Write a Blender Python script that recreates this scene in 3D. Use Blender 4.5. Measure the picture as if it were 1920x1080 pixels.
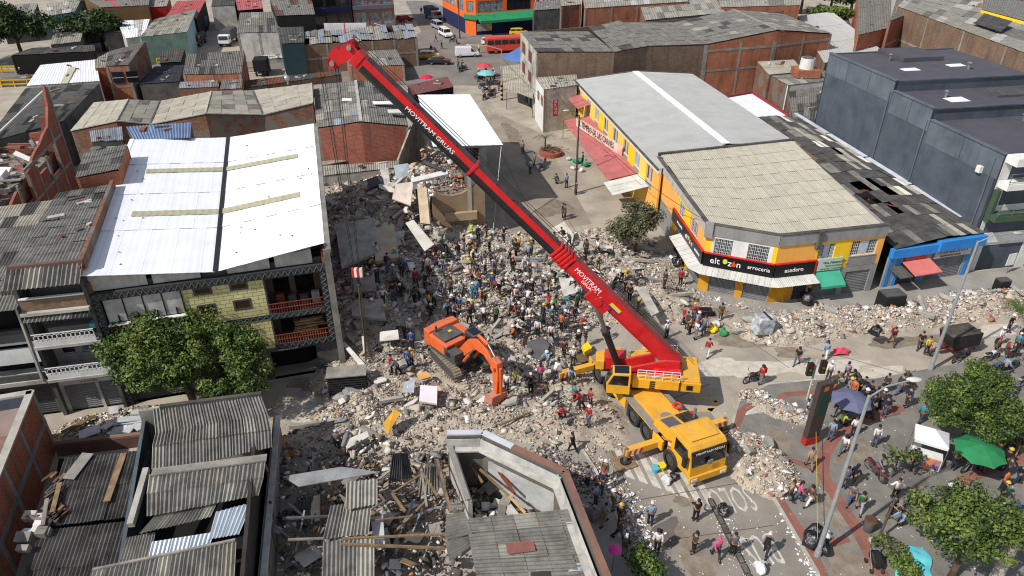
import bpy,bmesh,math,random
import numpy as np
from mathutils import Vector,Matrix
rnd=random.Random(7);nr=np.random.RandomState(11)
PI=math.pi
for o in list(bpy.data.objects):bpy.data.objects.remove(o)
SC=bpy.context.scene;COL=SC.collection
# ---------------------------------------------------------------- camera, sky, sun, exposure
CH,CP,CF=33.0,math.radians(30.9),1350.0      # drone height, tilt below the horizon, focal length in photo pixels
cam=bpy.data.cameras.new('camera');co=bpy.data.objects.new('camera',cam);COL.objects.link(co)
co.location=(0,0,CH);co.rotation_euler=(PI/2-CP,0,0)
cam.sensor_width=36;cam.lens=CF/1920*36;cam.clip_end=3000;cam.clip_start=.5
SC.camera=co
SUN_AZ=Vector((-.84,-.545)).normalized();SUN_EL=math.radians(46)
w=bpy.data.worlds.new('World');SC.world=w;w.use_nodes=True
nt=w.node_tree;bg=nt.nodes['Background']
sky=nt.nodes.new('ShaderNodeTexSky');sky.sky_type='NISHITA';sky.sun_disc=False
sky.sun_elevation=SUN_EL;sky.sun_rotation=math.atan2(SUN_AZ.x,SUN_AZ.y)
sky.altitude=900;sky.dust_density=1.5
hz=nt.nodes.new('ShaderNodeHueSaturation');hz.inputs['Saturation'].default_value=.6      # thin bright cloud whitens the sky
nt.links.new(sky.outputs[0],hz.inputs['Color']);nt.links.new(hz.outputs[0],bg.inputs[0]);bg.inputs[1].default_value=.125
sl=bpy.data.lights.new('sun','SUN');so=bpy.data.objects.new('sun',sl);COL.objects.link(so)
sl.energy=3.95;sl.angle=math.radians(.7);sl.color=(1,.965,.92)
so.rotation_euler=Vector((-SUN_AZ.x*math.cos(SUN_EL),-SUN_AZ.y*math.cos(SUN_EL),-math.sin(SUN_EL))).to_track_quat('-Z','Y').to_euler()
so.location=(-40,-20,80)
SC.view_settings.view_transform='Standard';SC.view_settings.look='None'
SC.view_settings.exposure=0.08;SC.view_settings.gamma=1;SC.view_settings.use_curve_mapping=False
SC.cycles.max_bounces=5;SC.cycles.diffuse_bounces=3;SC.cycles.glossy_bounces=2;SC.cycles.transparent_max_bounces=4
SC.cycles.use_denoising=True;SC.cycles.filter_width=1.1
# ---------------------------------------------------------------- helpers
def G(px,py,z=0.0):
    "point of the place at height z that the photograph shows at pixel (px, py)"
    v=(540-py)/CF;u=(px-960)/CF
    dy=math.cos(CP)+v*math.sin(CP);dz=-math.sin(CP)+v*math.cos(CP)
    t=(z-CH)/dz
    return Vector((u*t,dy*t,z))
def Zat(Y,py):
    v=(540-py)/CF
    return CH+Y*(-math.sin(CP)+v*math.cos(CP))/(math.cos(CP)+v*math.sin(CP))
def S(r,g,b,k=1.0):
    f=lambda c:((c/255+.055)/1.055)**2.4 if c>10 else c/255/12.92
    return(f(r)*k,f(g)*k,f(b)*k)
def V(*a):return Vector(a)
MATS={}
def mk(name,c,c2=None,rough=.85,metal=0.0,ns=.7,amt=.5,streak=0.0,bump=0.0,bs=30,ov=.10,objcol=False,spec=.3,grit=0.0,coat=0.0,dust=0.0,dustc=(.34,.29,.23),alpha=1.0,emit=None):
    "procedural surface: two colours mixed by noise, streaks, per-object variation, grit, dust on upward faces, fine bump"
    if name in MATS:return MATS[name]
    m=bpy.data.materials.new(name);m.use_nodes=True;t=m.node_tree;N=t.nodes;L=t.links
    b=N['Principled BSDF'];b.inputs['Roughness'].default_value=rough;b.inputs['Metallic'].default_value=metal
    b.inputs['Specular IOR Level'].default_value=spec
    if coat:b.inputs['Coat Weight'].default_value=coat
    tc=N.new('ShaderNodeTexCoord');oi=N.new('ShaderNodeObjectInfo')
    def mix(a,bb,fac,typ='MIX'):
        x=N.new('ShaderNodeMix');x.data_type='RGBA';x.blend_type=typ
        for i,q in((0,fac),(6,a),(7,bb)):
            if isinstance(q,(int,float)):x.inputs[i].default_value=q
            elif isinstance(q,tuple):x.inputs[i].default_value=(*q,1)
            else:L.new(q,x.inputs[i])
        return x.outputs[2]
    def noise(scale,det=5,vec=None,rgh=.6):
        x=N.new('ShaderNodeTexNoise');x.inputs['Scale'].default_value=scale;x.inputs['Detail'].default_value=det;x.inputs['Roughness'].default_value=rgh
        L.new(vec or tc.outputs['Object'],x.inputs['Vector']);return x.outputs['Fac']
    def rng(x,a,bb,c0=0.0,d0=1.0):
        r=N.new('ShaderNodeMapRange');L.new(x,r.inputs[0])
        for i,q in enumerate((a,bb,c0,d0)):r.inputs[i+1].default_value=q
        return r.outputs[0]
    if c2 is None:c2=tuple(x*.72 for x in c)
    base=oi.outputs['Color']if objcol else c
    col=mix(base,c2 if not objcol else(0,0,0),rng(noise(ns),.38,.68,0,amt if not objcol else amt*.35))
    if streak:
        mp=N.new('ShaderNodeMapping');mp.inputs['Scale'].default_value=(2.2,2.2,.22);L.new(tc.outputs['Object'],mp.inputs[0])
        col=mix(col,tuple(x*.35 for x in c),rng(noise(1.0,4,mp.outputs[0]),.52,.78,0,streak))
    if grit:
        col=mix(col,tuple(min(1,x*1.5)for x in c),rng(noise(9,3),.55,.75,0,grit))
        col=mix(col,tuple(x*.4 for x in c),rng(noise(6.3,4),.56,.72,0,grit))
    if ov:
        h=N.new('ShaderNodeHueSaturation');L.new(col,h.inputs['Color']);L.new(rng(oi.outputs['Random'],0,1,1-ov,1+ov),h.inputs['Value']);col=h.outputs[0]
    if dust:
        g=N.new('ShaderNodeNewGeometry');sp=N.new('ShaderNodeSeparateXYZ');L.new(g.outputs['Normal'],sp.inputs[0])
        mm=N.new('ShaderNodeMath');mm.operation='MULTIPLY';L.new(rng(sp.outputs[2],.2,.9,.25,1),mm.inputs[0]);L.new(rng(noise(1.6),.3,.7,0,dust),mm.inputs[1])
        col=mix(col,dustc,mm.outputs[0])
    L.new(col,b.inputs['Base Color'])if not isinstance(col,tuple)else None
    if bump:
        bp=N.new('ShaderNodeBump');bp.inputs['Strength'].default_value=bump;bp.inputs['Distance'].default_value=.05
        L.new(noise(bs,4),bp.inputs['Height']);L.new(bp.outputs[0],b.inputs['Normal'])
    MATS[name]=m;return m
def brick(name,c1,c2,mortar,plaster=None,pamt=0.0,streak=.5):
    if name in MATS:return MATS[name]
    m=mk(name,c1,c2,ns=.9,amt=.0,ov=.05);t=m.node_tree;N=t.nodes;L=t.links;b=N['Principled BSDF']
    tc=[n for n in N if n.type=='TEX_COORD'][0]
    def noise(scale,det=5,vec=None):
        x=N.new('ShaderNodeTexNoise');x.inputs['Scale'].default_value=scale;x.inputs['Detail'].default_value=det
        L.new(vec or tc.outputs['Object'],x.inputs['Vector']);return x.outputs['Fac']
    def rng(x,a,bb,c0=0.0,d0=1.0):
        r=N.new('ShaderNodeMapRange');L.new(x,r.inputs[0])
        for i,q in enumerate((a,bb,c0,d0)):r.inputs[i+1].default_value=q
        return r.outputs[0]
    def mix(a,bb,fac):
        x=N.new('ShaderNodeMix');x.data_type='RGBA'
        for i,q in((0,fac),(6,a),(7,bb)):
            if isinstance(q,(int,float)):x.inputs[i].default_value=q
            elif isinstance(q,tuple):x.inputs[i].default_value=(*q,1)
            else:L.new(q,x.inputs[i])
        return x.outputs[2]
    br=N.new('ShaderNodeTexBrick');L.new(tc.outputs['UV'],br.inputs['Vector'])
    br.inputs['Scale'].default_value=1;br.inputs['Brick Width'].default_value=.33;br.inputs['Row Height'].default_value=.15;br.inputs['Mortar Size'].default_value=.016
    br.inputs['Color1'].default_value=(*c1,1);br.inputs['Color2'].default_value=(*c2,1);br.inputs['Mortar'].default_value=(*mortar,1);br.inputs['Bias'].default_value=-.1
    col=mix(br.outputs['Color'],tuple(x*.45 for x in c1),rng(noise(.45),.45,.72,0,.5))
    mp=N.new('ShaderNodeMapping');mp.inputs['Scale'].default_value=(1.6,1.6,.2);L.new(tc.outputs['Object'],mp.inputs[0])
    col=mix(col,(.06,.05,.045),rng(noise(1.2,4,mp.outputs[0]),.5,.75,0,streak))
    if plaster:col=mix(col,plaster,rng(noise(.35,7),.62-pamt*.3,.66-pamt*.3))
    col=mix(col,(.55,.5,.45),rng(noise(14,3),.66,.8,0,.4))
    L.new(col,b.inputs['Base Color']);b.inputs['Roughness'].default_value=.95
    bp=N.new('ShaderNodeBump');bp.inputs['Strength'].default_value=.5;bp.inputs['Distance'].default_value=.03
    L.new(rng(br.outputs['Fac'],0,1,1,0),bp.inputs['Height']);L.new(bp.outputs[0],b.inputs['Normal'])
    return m
class MB:
    def __init__(s):s.v=[];s.f=[];s.m=[]
    def add(s,vs,fs,m=0):
        k=len(s.v);s.v+=[tuple(p)for p in vs];s.f+=[tuple(i+k for i in f)for f in fs];s.m+=[m]*len(fs);return s
    def quad(s,a,b,c,d,m=0):return s.add((a,b,c,d),((0,1,2,3),),m)
    def poly(s,pts,m=0):return s.add(pts,(tuple(range(len(pts))),),m)
    def obox(s,p,ex,ey,ez,m=0):
        p=Vector(p);ex=Vector(ex);ey=Vector(ey);ez=Vector(ez)
        vs=[p,p+ex,p+ex+ey,p+ey,p+ez,p+ex+ez,p+ex+ey+ez,p+ey+ez]
        return s.add(vs,((0,3,2,1),(4,5,6,7),(0,1,5,4),(1,2,6,5),(2,3,7,6),(3,0,4,7)),m)
    def box(s,c,sz,R=0,m=0):
        if isinstance(R,(int,float)):R=Matrix.Rotation(R,3,'Z')
        ex,ey,ez=R@V(sz[0],0,0),R@V(0,sz[1],0),R@V(0,0,sz[2])
        return s.obox(Vector(c)-(ex+ey+ez)/2,ex,ey,ez,m)
    def bar(s,a,b,w,h=None,m=0,up=(0,0,1)):
        a=Vector(a);b=Vector(b);h=h or w;d=(b-a)
        if d.length<1e-6:return s
        x=d.cross(Vector(up))
        if x.length<1e-4:x=d.cross(V(1,0,0))
        x.normalize();y=x.cross(d).normalized()
        return s.obox(a-x*w/2-y*h/2,d,x*w,y*h,m)
    def tube(s,a,b,r,n=8,r1=None,m=0):
        a=Vector(a);b=Vector(b);r1=r if r1 is None else r1;d=(b-a).normalized()
        x=d.orthogonal().normalized();y=d.cross(x);vs=[]
        for c,q in((a,r),(b,r1)):
            for i in range(n):
                t=2*PI*i/n;vs.append(c+(x*math.cos(t)+y*math.sin(t))*q)
        fs=[(i,(i+1)%n,n+(i+1)%n,n+i)for i in range(n)]+[tuple(range(n-1,-1,-1)),tuple(range(n,2*n))]
        return s.add(vs,fs,m)
    def path(s,pts,r,n=6,m=0):
        for a,b in zip(pts[:-1],pts[1:]):s.tube(a,b,r,n,m=m)
        return s
    def ball(s,c,r,nu=10,nv=7,sc=(1,1,1),m=0,v0=0.0,v1=1.0):
        c=Vector(c);vs=[];fs=[]
        for j in range(nv+1):
            ph=PI*(v0+(v1-v0)*j/nv)
            for i in range(nu):
                th=2*PI*i/nu;vs.append(c+V(r*sc[0]*math.sin(ph)*math.cos(th),r*sc[1]*math.sin(ph)*math.sin(th),r*sc[2]*math.cos(ph)))
        for j in range(nv):
            for i in range(nu):fs.append((j*nu+i,(j+1)*nu+i,(j+1)*nu+(i+1)%nu,j*nu+(i+1)%nu))
        return s.add(vs,fs,m)
    def extr(s,pts,vec,m=0):
        n=len(pts);vec=Vector(vec);vs=[Vector(p)for p in pts]+[Vector(p)+vec for p in pts]
        fs=[(i,(i+1)%n,n+(i+1)%n,n+i)for i in range(n)]+[tuple(range(n-1,-1,-1)),tuple(range(n,2*n))]
        return s.add(vs,fs,m)
    def prism(s,pts,z0,z1,m=0):return s.extr([(p[0],p[1],z0)for p in pts],(0,0,z1-z0),m)
    def build(s,name,mats,parent=None,label=None,cat=None,group=None,kind=None,smooth=False,bevel=0,origin=None,noise=0):
        if not isinstance(mats,(list,tuple)):mats=[mats]
        base=Vector((0,0,0))
        if parent is not None:base=wloc(parent)
        elif origin is not None:base=Vector(origin)
        elif origin is None and s.v:
            a=np.array(s.v);base=Vector((float(a[:,0].mean()),float(a[:,1].mean()),float(a[:,2].min())))
        me=bpy.data.meshes.new(name)
        a=np.array(s.v,dtype=np.float64).reshape(-1,3)-np.array(base)
        me.from_pydata(a.tolist(),[],s.f)
        for x in mats:me.materials.append(x)
        if len(mats)>1:me.polygons.foreach_set('material_index',s.m)
        autouv(me,base)
        if smooth:me.polygons.foreach_set('use_smooth',[True]*len(me.polygons))
        me.update()
        o=bpy.data.objects.new(name,me);COL.objects.link(o)
        if parent is not None:o.parent=parent
        else:o.location=base
        if label:o['label']=label
        if cat:o['category']=cat
        if group:o['group']=group
        if kind:o['kind']=kind
        if bevel:
            md=o.modifiers.new('edge','BEVEL');md.width=bevel;md.segments=2;md.limit_method='ANGLE'
        return o
def wloc(o):
    p=Vector(o.location)
    while o.parent is not None:o=o.parent;p=p+Vector(o.location)
    return p
def autouv(me,base):
    n=len(me.polygons)
    if not n:return
    nl=len(me.loops);uv=me.uv_layers.new(name='UVMap')
    co_=np.empty(len(me.vertices)*3);me.vertices.foreach_get('co',co_);co_=co_.reshape(-1,3)+np.array(base)
    li=np.empty(nl,dtype=np.int32);me.loops.foreach_get('vertex_index',li)
    nm=np.empty(n*3);me.polygons.foreach_get('normal',nm);nm=nm.reshape(-1,3)
    lt=np.empty(n,dtype=np.int32);me.polygons.foreach_get('loop_total',lt)
    pn=np.repeat(nm,lt,axis=0);p=co_[li]
    hl=np.hypot(pn[:,0],pn[:,1]);flat=hl<.45;hl=np.where(hl<1e-6,1,hl)
    u=np.where(flat,p[:,0],(-pn[:,1]*p[:,0]+pn[:,0]*p[:,1])/hl);v=np.where(flat,p[:,1],p[:,2])
    uv.data.foreach_set('uv',np.stack([u,v],1).ravel().astype(np.float32))
def npmesh(name,co_,quads,mats,mi=None,parent=None,label=None,cat=None,group=None,kind=None,base=None):
    "fast mesh from numpy arrays (n,3) and (m,k)"
    me=bpy.data.meshes.new(name);nv=len(co_);nf,k=quads.shape
    base=np.array(base if base is not None else(wloc(parent)if parent is not None else(0,0,0)),dtype=float)
    me.vertices.add(nv);me.vertices.foreach_set('co',(co_-base).ravel().astype(np.float32))
    me.loops.add(nf*k);me.loops.foreach_set('vertex_index',quads.ravel().astype(np.int32))
    me.polygons.add(nf);me.polygons.foreach_set('loop_start',np.arange(0,nf*k,k,dtype=np.int32))
    for x in mats:me.materials.append(x)
    if mi is not None:me.polygons.foreach_set('material_index',mi.astype(np.int32))
    me.update(calc_edges=True)
    o=bpy.data.objects.new(name,me);COL.objects.link(o)
    if parent is not None:o.parent=parent
    else:o.location=base
    for a,b in(('label',label),('category',cat),('group',group),('kind',kind)):
        if b:o[a]=b
    return o
def thing(name,label,cat,loc=(0,0,0),rz=0,group=None):
    o=bpy.data.objects.new(name,None);COL.objects.link(o);o.location=loc;o.rotation_euler=(0,0,rz)
    o['label']=label;o['category']=cat;o.empty_display_size=.3
    if group:o['group']=group
    return o
def dup(root,loc,rz=None,label=None,group=None,sc=1.0,rot=None):
    def cp(o,par):
        c=o.copy();COL.objects.link(c)
        if par is not None:c.parent=par
        for ch in KIDS.get(o.name,o.children):cp(ch,c)
        return c
    r=cp(root,None);r.location=loc
    if rz is not None:r.rotation_euler=(0,0,rz)
    if rot is not None:r.rotation_euler=rot
    r.scale=(sc,sc,sc)
    if label:r['label']=label
    if group:r['group']=group
    return r
KIDS={}
def keep(root):
    "remember children lists once (o.children walks every object)"
    for o in[root]+list(root.children_recursive):KIDS[o.name]=list(o.children)
    return root
def text(parent,body,org,xd,yd,size,m,ext=.006,name='lettering',align='LEFT',sx=1.0,shear=0):
    c=bpy.data.curves.new(name,'FONT');c.body=body;c.size=size;c.extrude=ext;c.align_x=align;c.materials.append(m);c.shear=shear
    c.resolution_u=2
    o=bpy.data.objects.new(name,c);COL.objects.link(o)
    x=Vector(xd).normalized();y=Vector(yd);y=(y-x*y.dot(x)).normalized();z=x.cross(y)
    mt=Matrix((x*sx,y,z)).transposed().to_4x4()
    p=Vector(org)-(wloc(parent)if parent is not None else V(0,0,0))
    mt.translation=p;
    if parent is not None:o.parent=parent
    o.matrix_basis=mt;FONTS.append(o)
    return o
FONTS=[]
def fonts_to_mesh():
    "lettering curves become ordinary meshes, all at once"
    bpy.context.view_layer.update();dg=bpy.context.evaluated_depsgraph_get();done=[]
    for o in FONTS:done.append((o,bpy.data.meshes.new_from_object(o.evaluated_get(dg))))
    for o,me in done:
        n=bpy.data.objects.new('lettering_mesh',me);COL.objects.link(n);n.parent=o.parent;n.matrix_basis=o.matrix_basis.copy()
        if 'kind' in o:n['kind']=o['kind']
        nm=o.name;c=o.data;bpy.data.objects.remove(o);n.name=nm;me.name='lettering'
        bpy.data.curves.remove(c)
def L2(a,b,t):return a+(b-a)*t
def corr(p00,p10,p11,p01,waves,amp,th=0.0,seg=4):
    "corrugated sheet vertices: waves run along p00->p01, profile across p00->p10"
    n=waves*seg;i=np.linspace(0,1,n+1);a=np.array(p00);b=np.array(p10);c=np.array(p11);d=np.array(p01)
    nm=np.cross(b-a,d-a);nm=nm/np.linalg.norm(nm);h=amp*np.sin(i*waves*2*np.pi)
    r0=a+(b-a)*i[:,None]+nm*h[:,None];r1=d+(c-d)*i[:,None]+nm*h[:,None]
    return np.concatenate([r0,r1]),n
def sheets(parent,c00,c10,c11,c01,nu,nv,mats,wl=.18,amp=.028,name='roof_sheet',jit=.02,miss=0.0,lap=.12,drop=None,tilt=.0):
    "a roof laid sheet by sheet on the quad (c00 c10 along the eave, c01 c11 along the top)"
    base=wloc(parent);c00,c10,c11,c01=[Vector(c)-base for c in(c00,c10,c11,c01)]
    P=lambda u,v:L2(L2(c00,c10,u),L2(c01,c11,u),v)
    nrm=(c10-c00).cross(c01-c00).normalized()
    ln=(c01-c00).length/nv
    for j in range(nv):
        for i in range(nu):
            if rnd.random()<miss:continue
            if drop and drop(i,j):continue
            u0,u1=i/nu-.01/nu,(i+1)/nu+.06/nu;v0,v1=j/nv-lap/ln/nv*.5,(j+1)/nv+lap/ln/nv*.5
            o_=nrm*(.012*((i+j)%2)+rnd.uniform(0,jit));lo=nrm*.03;t1=nrm*rnd.uniform(-tilt,tilt)
            a,b,c,d=P(u0,v0)+o_+lo+t1,P(u1,v0)+o_+lo,P(u1,v1)+o_-t1,P(u0,v1)+o_
            wv=max(2,round((b-a).length/wl))
            vs,n=corr(a,b,c,d,wv,amp)
            f=np.stack([np.arange(n),np.arange(1,n+1),np.arange(n+2,2*n+2),np.arange(n+1,2*n+1)],1)
            me=bpy.data.meshes.new(name);me.from_pydata(vs.tolist(),[],f.tolist())
            me.materials.append((mats[0]if rnd.random()<.55 else rnd.choice(mats))if isinstance(mats,(list,tuple))else mats)
            o=bpy.data.objects.new(name,me);COL.objects.link(o);o.parent=parent
def wall(parent,A,B,z0,zA,zB,m,ops=(),t=.2,name='wall',label=None):
    "wall from A (left as seen from outside) to B (right); ops = (u0,u1,v0,v1) openings in metres"
    A=Vector((A[0],A[1],0));B=Vector((B[0],B[1],0));d=B-A;Lh=d.length;d.normalize();n=V(d.y,-d.x,0)
    us=sorted({0.0,Lh,*[min(max(q,0),Lh)for o in ops for q in o[:2]]});mb=MB()
    H=lambda u:zA+(zB-zA)*u/Lh
    Pt=lambda u,z,k=0:A+d*u-n*(t*k)+V(0,0,z)
    for u0,u1 in zip(us[:-1],us[1:]):
        if u1-u0<1e-5:continue
        um=(u0+u1)/2;iv=sorted([(o[2]+z0,o[3]+z0)for o in ops if o[0]<um<o[1]])
        z=z0;segs=[]
        for a,b in iv:
            if a>z+1e-4:segs.append((z,z,a,a))
            z=max(z,b)
        segs.append((z,z,H(u0),H(u1)))
        for a0,a1,b0,b1 in segs:
            mb.quad(Pt(u0,a0),Pt(u1,a1),Pt(u1,b1),Pt(u0,b0));mb.quad(Pt(u1,a1,1),Pt(u0,a0,1),Pt(u0,b0,1),Pt(u1,b1,1))
        mb.quad(Pt(u0,H(u0)),Pt(u1,H(u1)),Pt(u1,H(u1),1),Pt(u0,H(u0),1))
    for u,s_ in((0,1),(Lh,-1)):
        q=[Pt(u,z0),Pt(u,H(u)),Pt(u,H(u),1),Pt(u,z0,1)];mb.poly(q if s_==1 else q[::-1])
    for u0,u1,v0,v1 in[o_[:4]for o_ in ops]:
        a,b=v0+z0,v1+z0
        for q in((Pt(u0,a),Pt(u0,a,1),Pt(u1,a,1),Pt(u1,a)),(Pt(u0,b),Pt(u1,b),Pt(u1,b,1),Pt(u0,b,1)),
                  (Pt(u0,a),Pt(u0,b),Pt(u0,b,1),Pt(u0,a,1)),(Pt(u1,a),Pt(u1,a,1),Pt(u1,b,1),Pt(u1,b))):mb.poly(q)
    o=mb.build(name,m,parent,label=label)
    return(A,d,n,z0)
def fill(parent,W,op,kind='glass',mf=None,mp=None,nx=2,ny=1,dep=.10,fw=.06,prob=0):
    "window, shutter, door or grille in an opening of wall W"
    A,d,n,z0=W;u0,u1,v0,v1=op[:4];a,b=z0+v0,z0+v1
    P=lambda u,z,k=0.0:A+d*u-n*k+V(0,0,z)
    if kind=='shutter':
        mb=MB();k=max(3,int((b-a)/.16))
        for i in range(k):
            zz0=a+(b-a)*i/k;zz1=a+(b-a)*(i+1)/k;zm=zz1-.03
            mb.quad(P(u0,zz0,dep),P(u1,zz0,dep),P(u1,zm,dep-.035),P(u0,zm,dep-.035));mb.quad(P(u0,zm,dep-.035),P(u1,zm,dep-.035),P(u1,zz1,dep),P(u0,zz1,dep))
        return mb.build('rolling_shutter',mp,parent)
    mb=MB()
    def bars(u,v,uu,vv,k=dep,w=fw):mb.obox(P(u,v,k),d*(uu-u),n*-.05,V(0,0,vv-v))
    bars(u0,a,u1,a+fw);bars(u0,b-fw,u1,b);bars(u0,a+fw,u0+fw,b-fw);bars(u1-fw,a+fw,u1,b-fw)
    g=fw*.55
    for i in range(1,nx):u=u0+(u1-u0)*i/nx;bars(u-g/2,a+fw,u+g/2,b-fw)
    for j in range(1,ny):
        z=a+(b-a)*j/ny
        for i in range(nx):bars(u0+(u1-u0)*i/nx+g/2+(fw if i==0 else 0),z-g/2,u0+(u1-u0)*(i+1)/nx-g/2-(fw if i==nx-1 else 0),z+g/2,dep+.004)
    w_=mb.build('window' if kind!='door' else 'door',mf,parent)
    MB().quad(P(u0+.02,a+.02,dep+.03),P(u1-.02,a+.02,dep+.03),P(u1-.02,b-.02,dep+.03),P(u0+.02,b-.02,dep+.03)).build('pane' if kind!='door' else 'door_leaf',mp,w_)
    return w_
def slab(parent,pts,z,th,m,name='roof'):
    return MB().prism([(p[0],p[1])for p in pts],z-th,z,0).build(name,m,parent)
# ---------------------------------------------------------------- materials
CON=mk('concrete',S(150,145,135),S(105,100,94),ns=.8,amt=.8,streak=.4,bump=.3)
CONL=mk('pale_concrete',S(188,183,172),S(140,134,124),ns=1.1,amt=.7,bump=.3)
COND=mk('dark_concrete',S(98,95,90),S(60,58,55),ns=.8,amt=.8,streak=.5,bump=.3)
FIB=mk('fibre_cement',S(128,125,117),S(84,81,76),ns=1.3,amt=.75,grit=.35,ov=.08,rough=.95)
FIB2=mk('fibre_cement_pale',S(158,154,142),S(112,108,98),ns=1.1,amt=.7,grit=.3,ov=.07,rough=.95)
FIBD=mk('fibre_cement_dark',S(84,82,79),S(48,47,46),ns=1.0,amt=.8,grit=.3,ov=.1,rough=.95)
FIBT=mk('fibre_cement_tan',S(168,161,146),S(128,122,110),ns=.8,amt=.6,grit=.2,ov=.06,rough=.95)
GALV=mk('galvanised_sheet',S(186,190,194),S(140,142,146),rough=.4,metal=.55,ns=1.2,amt=.6,ov=.12,grit=.2)
BLUET=mk('blue_tin',S(122,140,168),S(84,102,136),rough=.5,metal=.2,ns=.8,amt=.6)
WHITER=mk('white_roof_metal',S(240,241,243),S(218,219,221),rough=.55,ns=.5,amt=.4,ov=.02)
GREYR=mk('grey_roof_metal',S(184,183,178),S(160,159,153),rough=.5,ns=.5,amt=.45,ov=.025)
TRANS=mk('yellowed_skylight',S(188,183,150),S(160,152,120),rough=.5,ns=1,amt=.5)
WHITE=mk('white_paint',S(226,224,218),S(186,182,174),ns=.8,amt=.5,streak=.25)
WHITED=mk('dirty_white_paint',S(196,192,184),S(140,134,126),ns=.8,amt=.75,streak=.5)
BLACK=mk('black_paint',S(38,37,37),S(24,24,24),rough=.5)
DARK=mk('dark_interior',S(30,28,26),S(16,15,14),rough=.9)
GLASS=mk('window_glass',S(34,38,42),S(18,20,22),rough=.08,spec=.7,ns=.5,ov=.3)
CURT=mk('curtain_behind_glass',S(150,150,152),S(84,84,86),rough=.3,ns=1.5,amt=.9,ov=.2)
STEELG=mk('grey_shutter',S(122,122,122),S(90,90,90),rough=.6,ns=.9,amt=.6,streak=.2)
STEELD=mk('dark_shutter',S(72,72,74),S(48,48,50),rough=.6,ns=.9,amt=.6)
BRO=brick('orange_brick',S(186,102,62),S(156,80,48),S(150,132,116))
BRR=brick('red_brick',S(172,92,68),S(142,72,54),S(140,122,110))
BRB=brick('brown_brick',S(140,112,88),S(114,90,70),S(120,108,96))
BRD=brick('weathered_brick',S(142,90,64),S(104,66,50),S(128,116,104),plaster=S(118,110,100),pamt=.35)
YEL=mk('yellow_wall_paint',S(250,205,40),S(226,176,34),ns=.7,amt=.4,streak=.15,ov=.02)
ORA=mk('orange_wall_paint',S(244,178,88),S(222,150,66),ns=.7,amt=.4,streak=.12,ov=.02)
YELL=mk('pale_yellow_tile',S(222,214,138),S(192,180,104),ns=.5,amt=.4,ov=.05,rough=.5)
WOOD=mk('weathered_wood',S(142,116,88),S(92,74,56),ns=2,amt=.8,ov=.25)
WOODL=mk('pale_wood',S(196,160,110),S(150,116,76),ns=2,amt=.7,ov=.2)
WOODR=mk('reddish_wood',S(132,66,44),S(92,44,30),ns=2,amt=.7,ov=.15)
RUST=mk('rusty_steel',S(112,74,54),S(70,46,36),ns=2,amt=.8,ov=.2)
STEEL=mk('grey_steel',S(150,152,152),S(110,112,112),rough=.45,metal=.6,ns=2,amt=.5)
BLUEP=mk('blue_paint',S(54,138,214),S(40,110,182),ns=.8,amt=.5,streak=.15)
# ---------------------------------------------------------------- the ground and its markings
STREETM=mk('dusty_street',S(176,165,148),S(142,133,121),ns=.35,amt=.9,grit=.28,bump=.2,bs=9,ov=0)
PLAZAM=mk('plaza_paving',S(134,129,120),S(104,100,94),ns=.55,amt=.9,grit=.3,ov=0,bump=.1)
WALKM=mk('sidewalk_concrete',S(158,153,144),S(128,123,114),ns=.4,amt=.8,grit=.2,ov=0)
ASPH=mk('asphalt',S(134,127,118),S(104,99,93),ns=.2,amt=.8,grit=.15,ov=0)
REDB=mk('red_paving_brick',S(148,92,78),S(122,96,86),ns=1.2,amt=.8,grit=.25,ov=.12)
MARKW=mk('worn_white_marking',S(206,203,194),S(160,154,143),ns=1.3,amt=1.0,grit=.2,ov=.03)
MARKY=mk('worn_yellow_marking',S(190,168,96),S(165,150,118),ns=1.1,amt=1.0,ov=.03)
def sheet(name,pts,z,m,kind='structure',th=None):
    mb=MB()
    if th:mb.prism(pts,z-th,z)
    else:mb.poly([(p[0],p[1],z)for p in pts])
    return mb.build(name,m,kind=kind)
sheet('ground',[(-400,-60),(400,-60),(400,700),(-400,700)],0,STREETM)
px=lambda*l:[G(*p)for p in l]
sheet('street',px((1080,1200),(1230,1200),(1560,1200),(1540,1080),(1450,930),(1330,770),(1130,760),(1110,850),(1150,1000)),.004,
      mk('worn_asphalt',S(152,144,132),S(122,116,107),ns=.25,amt=.9,grit=.2,ov=0,bump=.15,bs=8))
sheet('far_street',px((560,160),(900,160),(1000,130),(1060,80),(800,2),(760,2),(790,60),(640,120)),.004,ASPH)
sheet('side_street_surface',px((905,200),(1015,250),(1110,420),(960,440),(915,330)),.004,mk('side_street_concrete',S(160,147,128),S(122,115,106),ns=.2,amt=.9,grit=.2,ov=0))  # side street in its own beige concrete, a little darker than the ground
# plaza with its kerb and red brick bands
PLZ=px((1560,1180),(1535,1075),(1450,930),(1400,862),(1372,808),(1388,752),(1440,724),(1530,715),(1640,712),(1760,690),(1930,660),(2100,700),(2300,1180))
sheet('plaza',PLZ,.12,PLAZAM,th=.14)
def band(pts,w,z,m,name,piece=.9):
    "bricks of a paving band, one by one along a line"
    P=[Vector((p[0],p[1],0))for p in pts];out=[]
    for a,b in zip(P[:-1],P[1:]):
        d=b-a;n=max(1,round(d.length/piece));dn=d.normalized();s=V(-dn.y,dn.x,0)
        for i in range(n):
            for k in(-.5,0):
                p=a+d*(i/n)+s*(w*k)
                out.append(MB().obox(p+V(0,0,z-.03)+dn*.01+s*.01,dn*(d.length/n-.02),s*(w/2-.02),V(0,0,.034+rnd.uniform(0,.006))))
    par=thing(name,'','')
    del par['label'],par['category'];par['kind']='structure';par.location=P[0]
    for m_ in out:m_.build('paving_brick',m,par)
    return par
band(px((1452,926),(1490,985),(1540,1075),(1555,1120)),.6,.125,REDB,'red_paving_band')
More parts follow.
